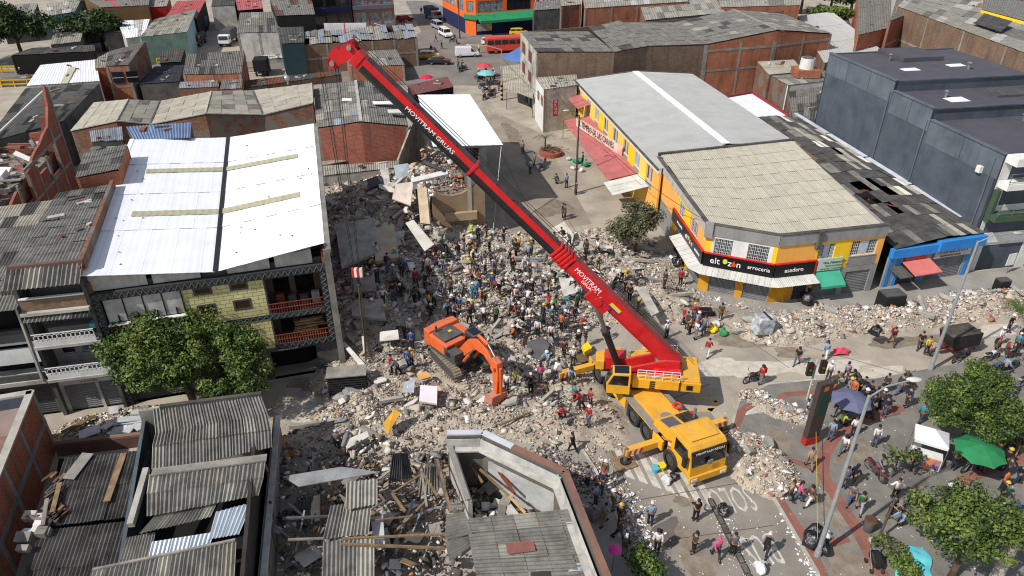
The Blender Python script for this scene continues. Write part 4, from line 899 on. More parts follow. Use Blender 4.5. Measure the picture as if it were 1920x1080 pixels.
a,b=G(112,852),G(285,832);wall(dk,b,a,0,.9,.9,mk('raw_brown_wall',S(112,84,72),S(84,64,56),ns=.9,amt=.7));MB().bar(a+V(0,0,.95),b+V(0,0,.95),.3,.1).build('wall_coping',mk('brown_coping',S(128,100,88),S(96,76,68),ns=1),dk)
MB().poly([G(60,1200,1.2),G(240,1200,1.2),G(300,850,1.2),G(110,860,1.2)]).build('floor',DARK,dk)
# bowed corrugated roof beside it
cr=thing('corrugated_house','house with three runs of bowed grey corrugated sheets and a torn ridge','house',G(400,930))
z=5.1
FC=[FIB,FIB2,FIB,mk('fibre_cement_warm',S(140,134,122),S(96,92,84),ns=1.2,amt=.7,grit=.3,ov=.14,rough=.95)]
T=[(287,768,488,743,z),(292,812,501,778,z-.25),(286,838,507,806,z-.05),(285,888,509,838,z-.55),]
for(a0,b0,a1,b1,za),(c0,d0,c1,d1,zc)in zip(T[:-1],T[1:]):
    sheets(cr,G(c0,d0,zc),G(c1,d1,zc),G(a1,b1,za),G(a0,b0,za),9,1,FC,wl=.2,amp=.045,jit=.03,tilt=.03)
T2=[(280,892,497,862,z-.2),(276,925,493,895,z-.45),(276,968,484,928,z-.75)]
for(a0,b0,a1,b1,za),(c0,d0,c1,d1,zc)in zip(T2[:-1],T2[1:]):
    sheets(cr,G(c0,d0,zc),G(c1,d1,zc),G(a1,b1,za),G(a0,b0,za),9,1,FC,wl=.2,amp=.045,jit=.03,tilt=.03)
MB().bar(G(285,886,z-.12),G(500,858,z-.12),.5,.1).build('ridge_board',CON,cr)
MB().bar(G(300,763,z+.1),G(490,738,z+.1),.25,.2).build('parapet',COND,cr)
g0,g1,g2,g3=G(512,858),G(300,880),G(240,1200),G(490,1200)
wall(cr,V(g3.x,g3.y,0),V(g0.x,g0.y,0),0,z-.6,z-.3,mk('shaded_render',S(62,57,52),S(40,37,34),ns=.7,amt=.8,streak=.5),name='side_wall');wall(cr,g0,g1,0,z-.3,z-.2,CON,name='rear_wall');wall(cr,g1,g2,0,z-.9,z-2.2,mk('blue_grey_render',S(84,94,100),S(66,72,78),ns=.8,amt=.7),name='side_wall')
MB().bar(G(275,880,z-.3),G(245,985,z-.9),.3,.35).build('broken_parapet',CONL,cr)
# folded pieces and the new shiny sheets in front
z2=4.0
sheets(cr,G(262,1000,z2),G(395,968,z2),G(418,920,z2+.3),G(295,962,z2+.2),6,1,FC,wl=.2,amp=.045,jit=.03,tilt=.04)
SHIN=mk('new_zinc_sheet',S(206,214,222),S(170,178,186),rough=.35,metal=.35,ns=1,amt=.5,ov=.05)
sheets(cr,G(392,1010,z2-.1),G(448,1000,z2),G(470,945,z2+.3),G(405,962,z2+.25),2,1,SHIN,wl=.2,amp=.045,name='zinc_sheet')
sheets(cr,G(280,1042,z2-.5),G(392,1022,z2-.4),G(398,1000,z2-.1),G(285,1018,z2-.1),3,1,SHIN,wl=.2,amp=.03,name='zinc_sheet',tilt=.05)
sheets(cr,G(225,1052,z2-.8),G(282,1042,z2-.7),G(290,1000,z2-.3),G(238,1010,z2-.3),2,1,FC,wl=.16,amp=.03)
a0,a1=G(175,1070,z2-.2),G(442,1014,z2+.1);sheets(cr,G(150,1150,z2-1),G(436,1130,z2-.8),a1,a0,11,1,FC,wl=.2,amp=.05,jit=.02);MB().bar(a0+V(0,0,.08),a1+V(0,0,.08),.12,.1).build('ridge_strip',CON,cr)
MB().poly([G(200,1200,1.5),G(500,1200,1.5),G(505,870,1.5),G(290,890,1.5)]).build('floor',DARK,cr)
# gutted house: walls, debris floor, a few sheets left
gh=thing('gutted_house','gutted house with roof gone, debris between its walls and a few corrugated sheets left','house',G(680,980))
w0,w1=G(534,838),G(512,1150);wall(gh,w1,w0,0,2.7,2.6,CON,name='side_wall',t=.3)
wA,wB=G(838,860),G(880,1060)
a,b=G(640,960,3.0),G(600,1100,2.6)
FG=[FIB,FIB2,FIBD]
sheets(gh,G(606,1010,2.9),G(690,1000,2.9),G(696,940,3.3),G(620,950,3.3),3,1,FG,wl=.2,amp=.05,tilt=.03);sheets(gh,G(604,1090,2.4),G(700,1080,2.4),G(700,1012,2.8),G(606,1018,2.8),3,1,FG,wl=.2,amp=.05,tilt=.05)
sheets(gh,G(648,955,3.5),G(706,945,3.5),G(706,900,3.7),G(650,905,3.7),2,1,[FIB2,FIBT],wl=.2,amp=.05,tilt=.03)
sheets(gh,G(728,905,2.4),G(770,895,1.6),G(765,850,2.2),G(735,852,3.0),2,1,[FIBD],wl=.2,amp=.04,tilt=.1);sheets(gh,G(785,930,1.6),G(830,915,1.3),G(825,870,2.0),G(790,880,2.6),2,1,[FIB,GALV],wl=.2,amp=.04,tilt=.2);sheets(gh,G(560,985,1.4),G(600,975,1.9),G(600,930,2.2),G(555,940,1.5),2,1,[FIBD,FIB],wl=.2,amp=.04,tilt=.2)
WHP=mk('white_panel_board',S(204,205,205),S(160,160,158),ns=.9,amt=.7,ov=.08,grit=.2)
MB().extr([G(694,970,2.6),G(718,966,2.6),G(722,1025,2.3),G(704,1028,2.3)],V(0,0,-.06)).build('white_board',WHP,gh)
MB().extr([G(530,893,3.6),G(640,875,3.6),G(712,885,3.5),G(560,912,3.5)],V(0,0,-.05)).build('white_board',mk('pale_zinc_board',S(150,152,152),S(108,108,106),ns=.8,amt=.9,grit=.4),gh)
for a,b,w_ in(((642,1010),(860,1000),.1),((640,1020),(835,1028),.12),((660,980),(770,968),.08),((530,972),(620,968),.12),((540,1012),(640,1008),.1),((820,862),(845,960),.14),((790,885),(820,930),.12),((815,860),(842,955),.1),((735,925),(760,960),.14),((790,880),(800,950),.12)):
    MB().bar(G(*a,2.9),G(*b,2.7),w_,w_).build('roof_beam',rnd.choice([WOOD,CON,COND,WOOD]),gh)
MB().bar(w0+V(0,0,2.65),w1+V(0,0,2.75),.32,.12).build('coping',CONL,gh)
for k in range(7):c=L2(g0,g3,.08+.11*k)+V(.45,0,0);MB().bar(c+V(0,0,.1),c+V(rnd.uniform(-.2,.3),rnd.uniform(-1.4,.6),rnd.uniform(1.8,3.4)),.14,.1).build('leaning_timber',rnd.choice([WOODR,WOOD,COND,RUST]),gh)
# shell of the corner building
zc=4.6
sh=thing('roofless_corner_shell','roofless corner building with chamfered white parapet and shutters seen from inside','building',G(980,960))
s_=[G(840,835,0),]
k_=[G(838,812,zc),G(905,811,zc),G(1060,884,zc),G(1150,1110,zc)]
kf=[V(q.x,q.y,0)for q in k_]
MET=mk('bright_metal_flashing',S(222,224,226),S(186,188,190),rough=.4,metal=.25,ns=.9,amt=.5,ov=.04)
INN=mk('inner_plaster',S(112,106,98),S(74,70,64),ns=.7,amt=.7,streak=.4)
def swall(a,b,ops=()):return wall(sh,b,a,0,zc-.05,zc-.05,INN,ops,t=.22)
# outside is the street (far/right), so the left end seen from the street is the second point
Lq=(kf[1]-kf[0]).length;W1=swall(kf[0],kf[1])
Lr=(kf[2]-kf[1]).length;ops=[(.8,3.4,0,2.9),(3.9,4.7,0,2.9),(5.0,Lr-.5,0,2.9)]if Lr>6 else[(.5,Lr-.5,0,2.9)]
W2=swall(kf[1],kf[2],ops)
for i,o_ in enumerate(ops):fill(sh,W2,(o_[0],o_[1],.02,2.9),'shutter',mp=(mk('white_shutter',S(168,168,165),S(122,122,120),ns=1,amt=.7)if i==0 else BLACK if i==2 else WOODR),dep=.25)
Ls=(kf[3]-kf[2]).length;W3=swall(kf[2],kf[3])
for a,b,m_ in((k_[0],k_[1],MET),(k_[1],L2(k_[1],k_[2],.38),MET),(L2(k_[1],k_[2],.38),k_[2],mk('brick_red_coping',S(142,104,88),S(112,84,72),ns=1,amt=.7)),(k_[2],k_[3],mk('rusty_coping',S(138,104,88),S(104,80,70),ns=1,amt=.7))):
    MB().bar(a+V(0,0,.02),b+V(0,0,.02),.36,.1).build('coping',m_,sh)
# the inner parapet step with white face
off=lambda a,b,o:(V(-(b-a).y,(b-a).x,0).normalized()*-o)
for a,b in((k_[0],k_[1]),(k_[1],k_[2]),(k_[2],k_[3])):
    o_=off(a,b,.5);zk=V(0,0,.75+.013*(k_.index(a)));MB().bar(a+o_-zk,b+o_-zk,.5,.12).build('inner_ledge',WHITED,sh)
    o2=off(a,b,.40);MB().extr([a+o2-V(0,0,.1),b+o2-V(0,0,.1),b+o2-V(0,0,.7),a+o2-V(0,0,.7)],off(a,b,.04)).build('parapet_face',mk('old_white_fascia',S(186,184,178),S(132,128,120),ns=.9,amt=.8,streak=.4),sh)
wl0,wl1=V(k_[0].x,k_[0].y,0),G(880,1000);wall(sh,wl0,wl1,0,4.2,2.6,CONL,t=.25,name='side_wall')
MB().bar(wl0+V(.0,0,4.25),wl1+V(0,0,2.7),.3,.12).build('ridge_board',CON,sh)
# fibre cement roof on the near half, rows stepping down
zr=4.0
FS=[FIB,FIB2,FIB,FIB]
r0,r1=G(875,975,zr),G(1085,955,zr);r2,r3=G(905,1130,zr-.9),G(1150,1130,zr-.9)
def lay(c00,c10,c11,c01,nu,nv):
    # waves across: sheets run left-right
    sheets(sh,c10,c11,c01,c00,nv,nu,FS,wl=.2,amp=.04,jit=.02,tilt=.02,drop=lambda i,j:(i,j)in((1,2),))
lay(r2,r3,r1,r0,5,6)
sheets(sh,G(836,1012,zr-.2),G(838,965,zr+.1),G(870,960,zr+.1),G(885,1000,zr-.1),2,1,FS,wl=.2,amp=.04,tilt=.03)
sheets(sh,G(845,1050,zr-.5),G(836,1015,zr-.3),G(880,1000,zr-.2),G(888,1020,zr-.4),2,1,FS,wl=.2,amp=.04,tilt=.03)
for i,(a,b)in enumerate((((950,1028),(1002,1022)),((1078,1010),(1095,1008)))):MB().bar(G(*a,zr-.25),G(*b,zr-.25),.7,.03).build('rusty_patch',mk('red_oxide_patch',S(140,92,82),S(116,80,72),ns=2,amt=.8),sh)
sheets(sh,G(1065,1075,zr-.55),G(1075,1058,zr-.5),G(1108,1050,zr-.5),G(1100,1068,zr-.55),1,1,SHIN,wl=.25,amp=.03,name='zinc_sheet')
for a,b,w_,m_ in(((870,875),(910,1000),.0,None),((925,870),(965,925),.14,WOODR),((900,880),(960,935),.12,WOOD),((880,870),(905,905),.12,WOOD),((995,965),(1030,962),.1,WOOD),((955,930),(985,962),.12,WOODL),((1048,900),(1085,955),.2,CON),((1060,905),(1095,960),.14,CON)):
    if m_:MB().bar(G(*a,2.4),G(*b,2.2),w_,w_).build('timber',m_,sh)
for c,s_,m_ in((G(1035,940,1.2),(1.6,.06,1.2),WOODL),(G(945,880,1.5),(.1,.5,2.4),WOODL),(G(950,885,1.5),(.1,.4,2.4),mk('orange_door',S(176,116,58),S(140,90,46),ns=1),),(G(890,880,.9),(1.6,.5,.3),CONL)):
    MB().box(c,s_,math.radians(-40)).build('loose_board',m_,sh)
# ---------------------------------------------------------------- roofs and buildings further back
def gz(p):return V(p.x,p.y,0)
def frame(par,A,B,z0,z1,ncol,beams=(),m=CON,w=.35):
    A,B=gz(A),gz(B);d=(B-A);Lh=d.length;d.normalize();n=V(d.y,-d.x,0)
    for i in range(ncol+1):MB().obox(A+d*((Lh-w)*i/ncol)+n*.05+V(0,0,z0),d*w,n*-.12,V(0,0,z1-z0)).build('concrete_column',m,par)
    for b in beams:MB().obox(A+n*.035+V(0,0,b),d*Lh,n*-.12,V(0,0,.35)).build('concrete_beam',m,par)
def shed(name,label,cat,P4,z,mats,nu,nv,wl=.25,amp=.035,wm=BRB,over=.0,group=None,cols=0,beams=(),zb=0,jit=.03,tilt=.01,frontm=None,rightm=None,miss=0.0,th=None):
    zz=z if isinstance(z,(list,tuple))else[z]*4
    C4=[G(*p,q)for p,q in zip(P4,zz)]
    o=th or thing(name,label,cat,(sum(c.x for c in C4)/4,sum(c.y for c in C4)/4,0),group=group)
    if nu:sheets(o,C4[0],C4[1],C4[2],C4[3],nu,nv,mats,wl=wl,amp=amp,jit=jit,tilt=tilt,miss=miss)
    for i in range(4):
        A,B=C4[i],C4[(i+1)%4];m=(frontm or wm)if i==0 else(rightm or wm)if i==1 else wm
        wall(o,A,B,zb,zz[i]-.06,zz[(i+1)%4]-.06,m)
        if cols and i in(0,1):frame(o,A,B,zb,min(zz[i],zz[(i+1)%4])-.1,cols,beams)
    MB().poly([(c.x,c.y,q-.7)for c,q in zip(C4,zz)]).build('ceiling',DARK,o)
    for k in range(rnd.randint(2,6)if nu else 0):
        c=L2(L2(C4[0],C4[1],rnd.uniform(.1,.9)),L2(C4[3],C4[2],rnd.uniform(.1,.9)),rnd.uniform(.1,.9));MB().box(c+V(0,0,.1),(rnd.uniform(.2,1.3),rnd.uniform(.1,.5),rnd.uniform(.05,.3)),rnd.uniform(0,3)).build('roof_scrap',rnd.choice([COND,RUST,WHITED,WOOD,FIB2,BRR]),o)
    return o,C4
# --- ruined brick house with broken gable, left edge
rb=thing('ruined_brick_house','tall red brick house with broken gable wall and collapsed roof at the left edge','house',G(60,420,0))
w0,w1=V(-48.4,75.0,0),V(-44.6,57,0);rd=(w1-w0).normalized();rn=V(rd.y,-rd.x,0);RL=(w1-w0).length
# broken wall: profile along the length, openings left between pieces
def bwall(par,A,d,prof,z0,m,t=.25,name='wall'):
    n=V(d.y,-d.x,0);pts=[A+d*u+V(0,0,z)for u,z in prof];MB().extr(pts,n*-t).build(name,m,par)
w0b=w1;dback=-rd  # seen from the right the left end is the near end
bwall(rb,w1,dback,[(0,0),(RL,0),(RL,4.4),(0,4.4)],0,BRR)
bwall(rb,w1,dback,[(9.8,4.4),(12.2,4.4),(12.2,6.0),(9.8,6.0)],0,BRR);bwall(rb,w1,dback,[(15.6,4.4),(RL,4.4),(RL,12.4),(RL-.5,12.9),(17.2,10.8),(16.2,9.9),(15.6,9.2)],0,BRR)
bwall(rb,w1,dback,[(9.8,7.6),(15.6,7.6),(15.6,9.2),(14.0,8.9),(12.4,8.4),(11,8.2),(9.8,7.9)],0,BRR);bwall(rb,w1,dback,[(0,4.4),(4.6,4.4),(4.6,6.6),(3,6.2),(1.8,5.8),(0,6.0)],0,BRR);bwall(rb,w1,dback,[(7.6,4.4),(9.8,4.4),(9.8,7.9),(8.6,7.3),(7.6,7.2)],0,BRR)
for z in(4.2,7.4):MB().obox(w1+rn*-.05*0+dback*(0 if z<5 else 7)+V(dback.y,-dback.x,0)*.05+V(0,0,z),dback*(RL-(0 if z<5 else 7)),V(dback.y,-dback.x,0)*-.14,V(0,0,.3)).build('concrete_beam',CON,rb)
for u in(0,4.7,7.6,9.8,12.6,15.6,RL-.3):MB().obox(w1+dback*u+V(dback.y,-dback.x,0)*.06,dback*.3,V(dback.y,-dback.x,0)*-.16,V(0,0,12.5 if u>17 else 9 if u>15 else 7.0)).build('concrete_column',CON,rb)
MB().obox(w1+dback*5.0+V(0,0,4.2)+V(dback.y,-dback.x,0)*-.8,dback*12,V(dback.y,-dback.x,0)*-9,V(0,0,.25)).build('floor_slab',COND,rb)
MB().obox(w1+V(0,0,4.2)+V(dback.y,-dback.x,0)*-.8+V(0,0,.3),dback*17,V(dback.y,-dback.x,0)*-11,V(0,0,1.5)).build('debris_bed',mk('debris_dust',S(142,132,120),S(84,78,72),ns=1.6,amt=1,grit=.5,bump=.6,bs=5),rb)
bi=V(dback.y,-dback.x,0)*-1
bwall(rb,w0+bi*12,-bi,[(0,0),(12,0),(12,12.4),(11.6,12.3),(11.5,11.0),(11.0,10.8),(10.9,9.4),(10.2,9.3),(10.1,7.8),(8.8,7.7),(8.6,6.6),(6.4,6.7),(6.2,5.6),(3,5.7),(0,5.2)],0,BRR,name='rear_wall')
for k in range(90):
    c=w1+dback*rnd.uniform(2,RL-1)+bi*rnd.uniform(.7,9)+V(0,0,rnd.uniform(6.2,7.2));L_=rnd.uniform(.5,2.4)
    if k<12:MB().bar(c,c+V(rnd.uniform(-2.5,2.5),rnd.uniform(-2.5,2.5),rnd.uniform(.2,1.6)),.09,.12).build('bent_beam',rnd.choice([RUST,WOOD,STEEL]),rb)
    else:MB().box(c,(L_,rnd.uniform(.3,1.2),rnd.uniform(.06,.4)),Matrix.Rotation(rnd.uniform(-.6,.6),3,'X')@Matrix.Rotation(rnd.uniform(0,3),3,'Z')).build('debris_piece',rnd.choice([CON,CONL,WHITED,WHITE,COND,FIB,STEEL,BRR,CON,COND]),rb)
MB().box(w1+dback*7.5+bi*2.5+V(0,0,7.1),(1.6,1.0,1.0),Matrix.Rotation(.3,3,'X')).build('white_water_tank',WHITE,rb)
MB().bar(w0+bi*.3+V(.2,-.3,12.3),w0+bi*5+dback*-4+V(0,0,8.6),.16,.12).build('white_roof_edge',WHITE,rb)
shed('grey_roof_house','house with dark grey corrugated roof behind the ruined brick gable','house',((-30,270),(118,228),(186,156),(48,166)),[5.6,5.6,6.2,6.2],[FIB,FIB,FIBD],14,6,wm=COND)
shed('white_roof_house','low house with ribbed white roof and one yellowed strip near the yellow railings','house',((50,161),(186,152),(179,112),(76,122)),[5.2,5.2,5.6,5.6],WHITER,12,1,wl=.5,amp=.03,wm=WHITED,jit=.005)
g_=[G(112,157,5.32),G(127,156,5.32),G(143,125,5.66),G(130,126,5.66)]
npmesh('x',np.array([tuple(q)for q in g_]),np.array([[0,1,2,3]]),[TRANS],parent=[o for o in bpy.data.objects if o.name=='white_roof_house'][0]).name='skylight_strip'
# brick two storey house
o,c4=shed('brick_upper_house','two storey brick house with stepped corrugated roof and stained side wall','house',((197,124),(240,122),(272,78),(205,97)),[6.4,6.4,7.6,7.2],[FIB,FIBD],5,3,wm=BRO,rightm=BRD,cols=1,beams=(3.1,))
W=(gz(c4[0]),(gz(c4[1])-gz(c4[0])).normalized(),V(0,-1,0),0)
for u in(.6,2.6):MB().obox(W[0]+W[1]*u+V(0,-.12,3.9),W[1]*1.6,V(0,.1,0),V(0,0,1.6)).build('window',GLASS,o);MB().obox(W[0]+W[1]*u+V(0,-.16,4.6),W[1]*1.6,V(0,.04,0),V(0,0,.08)).build('window_bar',WHITED,o)
shed('small_lean_to','small lean-to with striped sheet roof beside the brick upper house','shed',((178,128),(200,126),(205,97),(178,112)),[5.8,5.8,6.3,6.3],[FIB2,GALV],3,1,wm=BRO)
shed('sheet_roof_house','brick house with long grey corrugated double roof in front of the lorry lane','house',((343,140),(452,138),(458,95),(350,102)),[5.0,5.0,5.6,5.6],[FIB,FIB,FIBD],11,3,wl=.3,amp=.05,wm=BRO,cols=2)
shed('dark_tarp_shed','low shed under dark blue grey sheets between brick houses','shed',((262,158),(335,153),(345,122),(290,125)),3.6,[mk('dark_blue_sheet',S(62,66,76),S(40,42,50),ns=.8,amt=.7,ov=.15)],6,2,wm=COND)
o,c4=shed('low_brick_house','low orange brick house with small dark window behind the tan roofs','house',((412,168),(452,166),(455,143),(418,145)),4.2,[FIB,GALV],4,1,wm=BRO)
shed('zinc_shed','low zinc roofed shed before the long corrugated roof','shed',((335,166),(410,163),(408,150),(338,154)),4.0,[GALV,FIB],6,1,wm=BRD)
shed('courtyard_wall_shed','long brown brick wall with narrow sheet roof behind the tan roofs','shed',((452,166),(640,140),(636,132),(452,152)),3.0,[FIBD,RUST],12,1,wm=BRD)
# long warehouse of several pitches
lw=thing('tan_roof_warehouse','long warehouse with five tilted tan and grey roof fields in a zigzag','warehouse',G(370,260,0))
zz=6.6
F=[(133,245,zz-.2),(218,227,zz+1.1),(282,233,zz),(385,213,zz+1.2),(493,215,zz+.1),(586,193,zz+1.2)]
B_=[(176,193,zz-.2),(240,187,zz+.9),(300,190,zz),(396,172,zz+1.1),(474,170,zz+.1),(584,157,zz+1.1)]
for i in range(5):
    a,b,c,d=G(*F[i]),G(*F[i+1]),G(*B_[i+1]),G(*B_[i])
    sheets(lw,b,c,d,a,5,4 if i!=1 else 3,[FIBT,FIBT,FIB2,FIB2,FIB][0 if i%2==0 else 1:4 if i%2==0 else 5],wl=.35,amp=.03,jit=.02);wall(lw,gz(a),gz(b),0,F[i][2]-.1,F[i+1][2]-.1,BRD);wall(lw,gz(c),gz(d),0,B_[i+1][2]-.1,B_[i][2]-.1,BRD,name='rear_wall')
    MB().bar(b+V(0,0,.06),c+V(0,0,.06),.18,.12).build('ridge_board' if i%2==0 else 'valley_gutter',CONL if i%2==0 else COND,lw)
    MB().bar(a+V(0,0,.03),b+V(0,0,.03),.2,.12).build('eave_board',CONL,lw)
wall(lw,gz(G(*F[5])),gz(G(*B_[5])),0,F[5][2]-.1,B_[5][2]-.1,BRR,name='side_wall');wall(lw,gz(G(*B_[0])),gz(G(*F[0])),0,zz-.3,zz-.3,COND,name='side_wall')
MB().tube(G(540,158,zz+1),G(540,158,zz+1)+V(0,0,.7),.12).ball(G(540,158,zz+1)+V(0,0,.8),.38,8,5).build('roof_vent',GALV,lw)
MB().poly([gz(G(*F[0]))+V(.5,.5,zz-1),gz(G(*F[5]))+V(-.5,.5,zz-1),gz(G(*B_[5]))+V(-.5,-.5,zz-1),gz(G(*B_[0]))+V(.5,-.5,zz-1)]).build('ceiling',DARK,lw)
# yards and low roofs between the warehouse and the white roof
shed('lean_to','low brown roofed lean-to behind the white roof','shed',((362,252),(586,222),(583,200),(360,232)),[5.2,5.2,5.9,5.9],[mk('brown_sheet',S(116,104,96),S(84,76,70),ns=.9,amt=.7,ov=.12)],14,2,wm=BRD)
shed('blue_tin_shed','shed with blue grey ribbed tin roof behind the white roof','shed',((252,263),(356,259),(358,230),(237,238)),[10.2,10.2,10.6,10.6],BLUET,10,1,wl=.35,amp=.04,wm=COND,jit=.008)
o,c4=shed('crumpled_zinc_shed','small shed with crumpled shiny zinc sheets and green panel','shed',((172,266),(230,262),(228,239),(168,246)),[10.0,10.0,10.3,10.3],GALV,5,1,wl=.2,amp=.06,wm=COND,tilt=.1)
MB().obox(gz(c4[0])+V(1.4,-.3,8.6),V(1.4,.2,0),V(0,.1,0),V(0,0,1.0)).build('green_panel',mk('pale_green_panel',S(134,190,146),ov=0),o);MB().tube(gz(c4[0])+V(.5,-.5,8.6),gz(c4[0])+V(.5,-.5,9.6),.5,10).build('steel_drum',STEEL,o)
# two pitched grey roof with brick front, beside the collapse
o=thing('two_pitch_house','brick house with two grey roof slopes above the collapsed block','house',G(680,290,0))
zz=6.8;A0,A1,A2,A3=G(594,240,zz),G(677,228,zz+.9),G(667,152,zz+.9),G(588,160,zz);B1,B2=G(765,236,zz-.1),G(742,153,zz-.1)
mr=[FIB,FIB2,FIB,FIB2,GALV]
sheets(o,A0,A1,A2,A3,5,7,mr,wl=.3,amp=.03,jit=.05,tilt=.02);sheets(o,A1,B1,B2,A2,5,6,[FIB,FIBD,FIB,FIB2],wl=.3,amp=.03,jit=.03)
MB().bar(A1+V(0,0,.08),A2+V(0,0,.08),.35,.08).build('ridge_cap',CONL,o)
for a,b,m_ in((A0,A1,BRR),(A1,B1,BRR),(B1,B2,BRD),(B2,A2,BRD),(A2,A3,BRD),(A3,A0,BRD)):wall(o,gz(a),gz(b),0,a.z-.1,b.z-.1,m_)
frame(o,gz(A0),gz(B1),0,zz-.3,2,(zz-1.0,2.3))
TPQ=[gz(A0),gz(B1),gz(B2),gz(A3)]
for a,b,z_ in((G(598,308,3.0),G(690,292,3.0),3),(G(700,285,3.2),G(758,278,3.2),3)):MB().bar(a,b,1.1,.08).build('sagging_sheet',FIB2,o)
for p in((700,196),(728,212),(640,190)):
    c=G(*p,zz+.8);MB().obox(c,V(3.0,.5,-.1),V(-.3,1.2,0),V(0,0,.05)).build('pale_patch_sheet',WHITE,o)
shed('white_wall_shed','low white walled strip at the foot of the brick house by the collapse','shed',((605,330),(765,312),(765,300),(603,312)),3.0,[FIB2,WHITED],8,1,wm=WHITED)
# brick block behind, its roof torn up
o,c4=shed('torn_roof_block','brick block with concrete columns under torn and curled metal roof','building',((567,84),(782,71),(772,45),(566,62)),5.0,[GALV,FIB,FIB2],16,2,wl=.4,amp=.05,wm=BRB,cols=5,beams=(2.3,),jit=.2,tilt=.35,miss=.12)
for k in range(12):c=L2(c4[0],c4[2],rnd.random())+V(rnd.uniform(-5,6),rnd.uniform(-1,2),.5);MB().bar(c,c+V(rnd.uniform(-3,3),rnd.uniform(-2,2),rnd.uniform(.1,1.0)),.15,.08).build('bent_strut',rnd.choice([STEEL,RUST,WHITED]),o)
shed('brick_corner_hut','low brick hut with grey gable roof by the black car','hut',((655,125),(758,122),(742,93),(648,98)),[2.7,2.7,3.3,3.3],[FIB,FIB2],7,2,wl=.35,wm=BRO,cols=2)
shed('brown_roof_hut','low hut with smooth dark red roof beside the white canopy roof','hut',((775,178),(850,163),(838,144),(764,160)),3.4,[mk('maroon_sheet',S(120,74,72),S(96,58,58),ns=.6,amt=.4,ov=.02)],5,1,wl=.6,amp=.01,wm=DARK,jit=.005)
# --- half collapsed house with the clean white roof
wc=thing('half_collapsed_house','half collapsed house under an intact flat white roof, its side torn open','house',G(890,420,0))
zz=7.6;q=[G(812,275,zz),G(942,272,zz),G(880,177,zz),G(783,178,zz)]
sheets(wc,*q,6,1,WHITER,wl=.6,amp=.006,jit=.003,name='roof_panel')
MB().bar(q[0]-V(0,0,.1),q[1]-V(0,0,.1),.12,.2).build('roof_edge',COND,wc);MB().bar(q[1]-V(0,0,.1),q[2]-V(0,0,.1),.12,.2).build('roof_edge',COND,wc)
sd=(gz(q[2])-gz(q[1])).normalized();fA=G(886,445,0);fB=G(884,400,0)
e1=gz(q[1])+(gz(q[0])-gz(q[1])).normalized()*2.2
W=wall(wc,e1,e1+sd*18,0,zz-.2,zz-.2,COND,[(1.0,3.4,3.6,5.6),(4.4,6.8,3.6,5.6),(8,10.4,3.6,5.6),(12,14.4,3.6,5.6),(1,4,0,2.4),(6,9,0,2.4),(11,15,0,2.4)])
for o_ in((1.0,3.4,3.6,5.6),(4.4,6.8,3.6,5.6),(8,10.4,3.6,5.6),(12,14.4,3.6,5.6)):fill(wc,W,o_,'glass',COND,GLASS)
for o_ in((1,4,.02,2.4),(6,9,.02,2.4),(11,15,.02,2.4)):fill(wc,W,o_,'shutter',mp=STEELD)
TANR=mk('raw_brick_tan',S(150,128,100),S(118,98,76),ns=.7,amt=.6,bump=.4,bs=14,grit=.2)
# the brown front stub with its broken top, balcony on the street side
sA,sB=G(815,452,0),G(886,445,0);dS=(sB-sA).normalized()
bwall(wc,sA,dS,[(0,0),(5.2,0),(5.2,6.6),(4.7,6.2),(4.2,5.5),(3.0,4.9),(1.9,4.7),(.9,4.9),(.3,5.2),(0,4.6)],0,TANR,t=.35)
MB().obox(sB-dS*.35+V(0,-.08,0),dS*.4,V(0,.5,0),V(0,0,6.9)).build('corner_column',CONL,wc)
MB().obox(sA+dS*1.2+V(0,-.5,2.2),dS*3.2,V(0,.45,0),V(0,0,.8)).build('hanging_lintel',mk('tan_lintel',S(178,156,122),S(146,126,98),ns=1.2,amt=.6),wc)
wall(wc,sB,sB+V(-2.2,9,0),0,5.4,7.0,COND,[(1,4,3.2,4.9),(1,5,0,2.2)]);MB().obox(sB+V(.0,.6,2.9),V(1.3,.2,0),V(-1.0,4.4,0),V(0,0,.2)).build('balcony_slab',WHITED,wc);MB().obox(sB+V(1.25,.8,3.1),V(.06,0,0),V(-1.0,4.4,0),V(0,0,.7)).build('balcony_rail',WHITED,wc);MB().obox(sB+V(.2,.6,5.2),V(1.1,.2,0),V(-.6,2.4,0),V(0,0,.1)).build('awning',COND,wc)
MB().obox(sA+V(.2,.5,4.4),dS*5,V(-1.5,6,.4),V(0,0,.25)).build('tilted_floor_slab',CON,wc)
STUB=(sA,dS)
MB().tube(G(923,446,0),G(940,274,zz-.1),.06,6).build('leaning_prop',STEEL,wc)
wall(wc,gz(q[3])+V(-.4,-16,0),gz(q[3])+V(.8,-.6,0),0,5.2,7.6,mk('flaking_plaster',S(196,188,174),S(142,122,100),ns=.8,amt=.9,streak=.4),name='torn_side_wall')
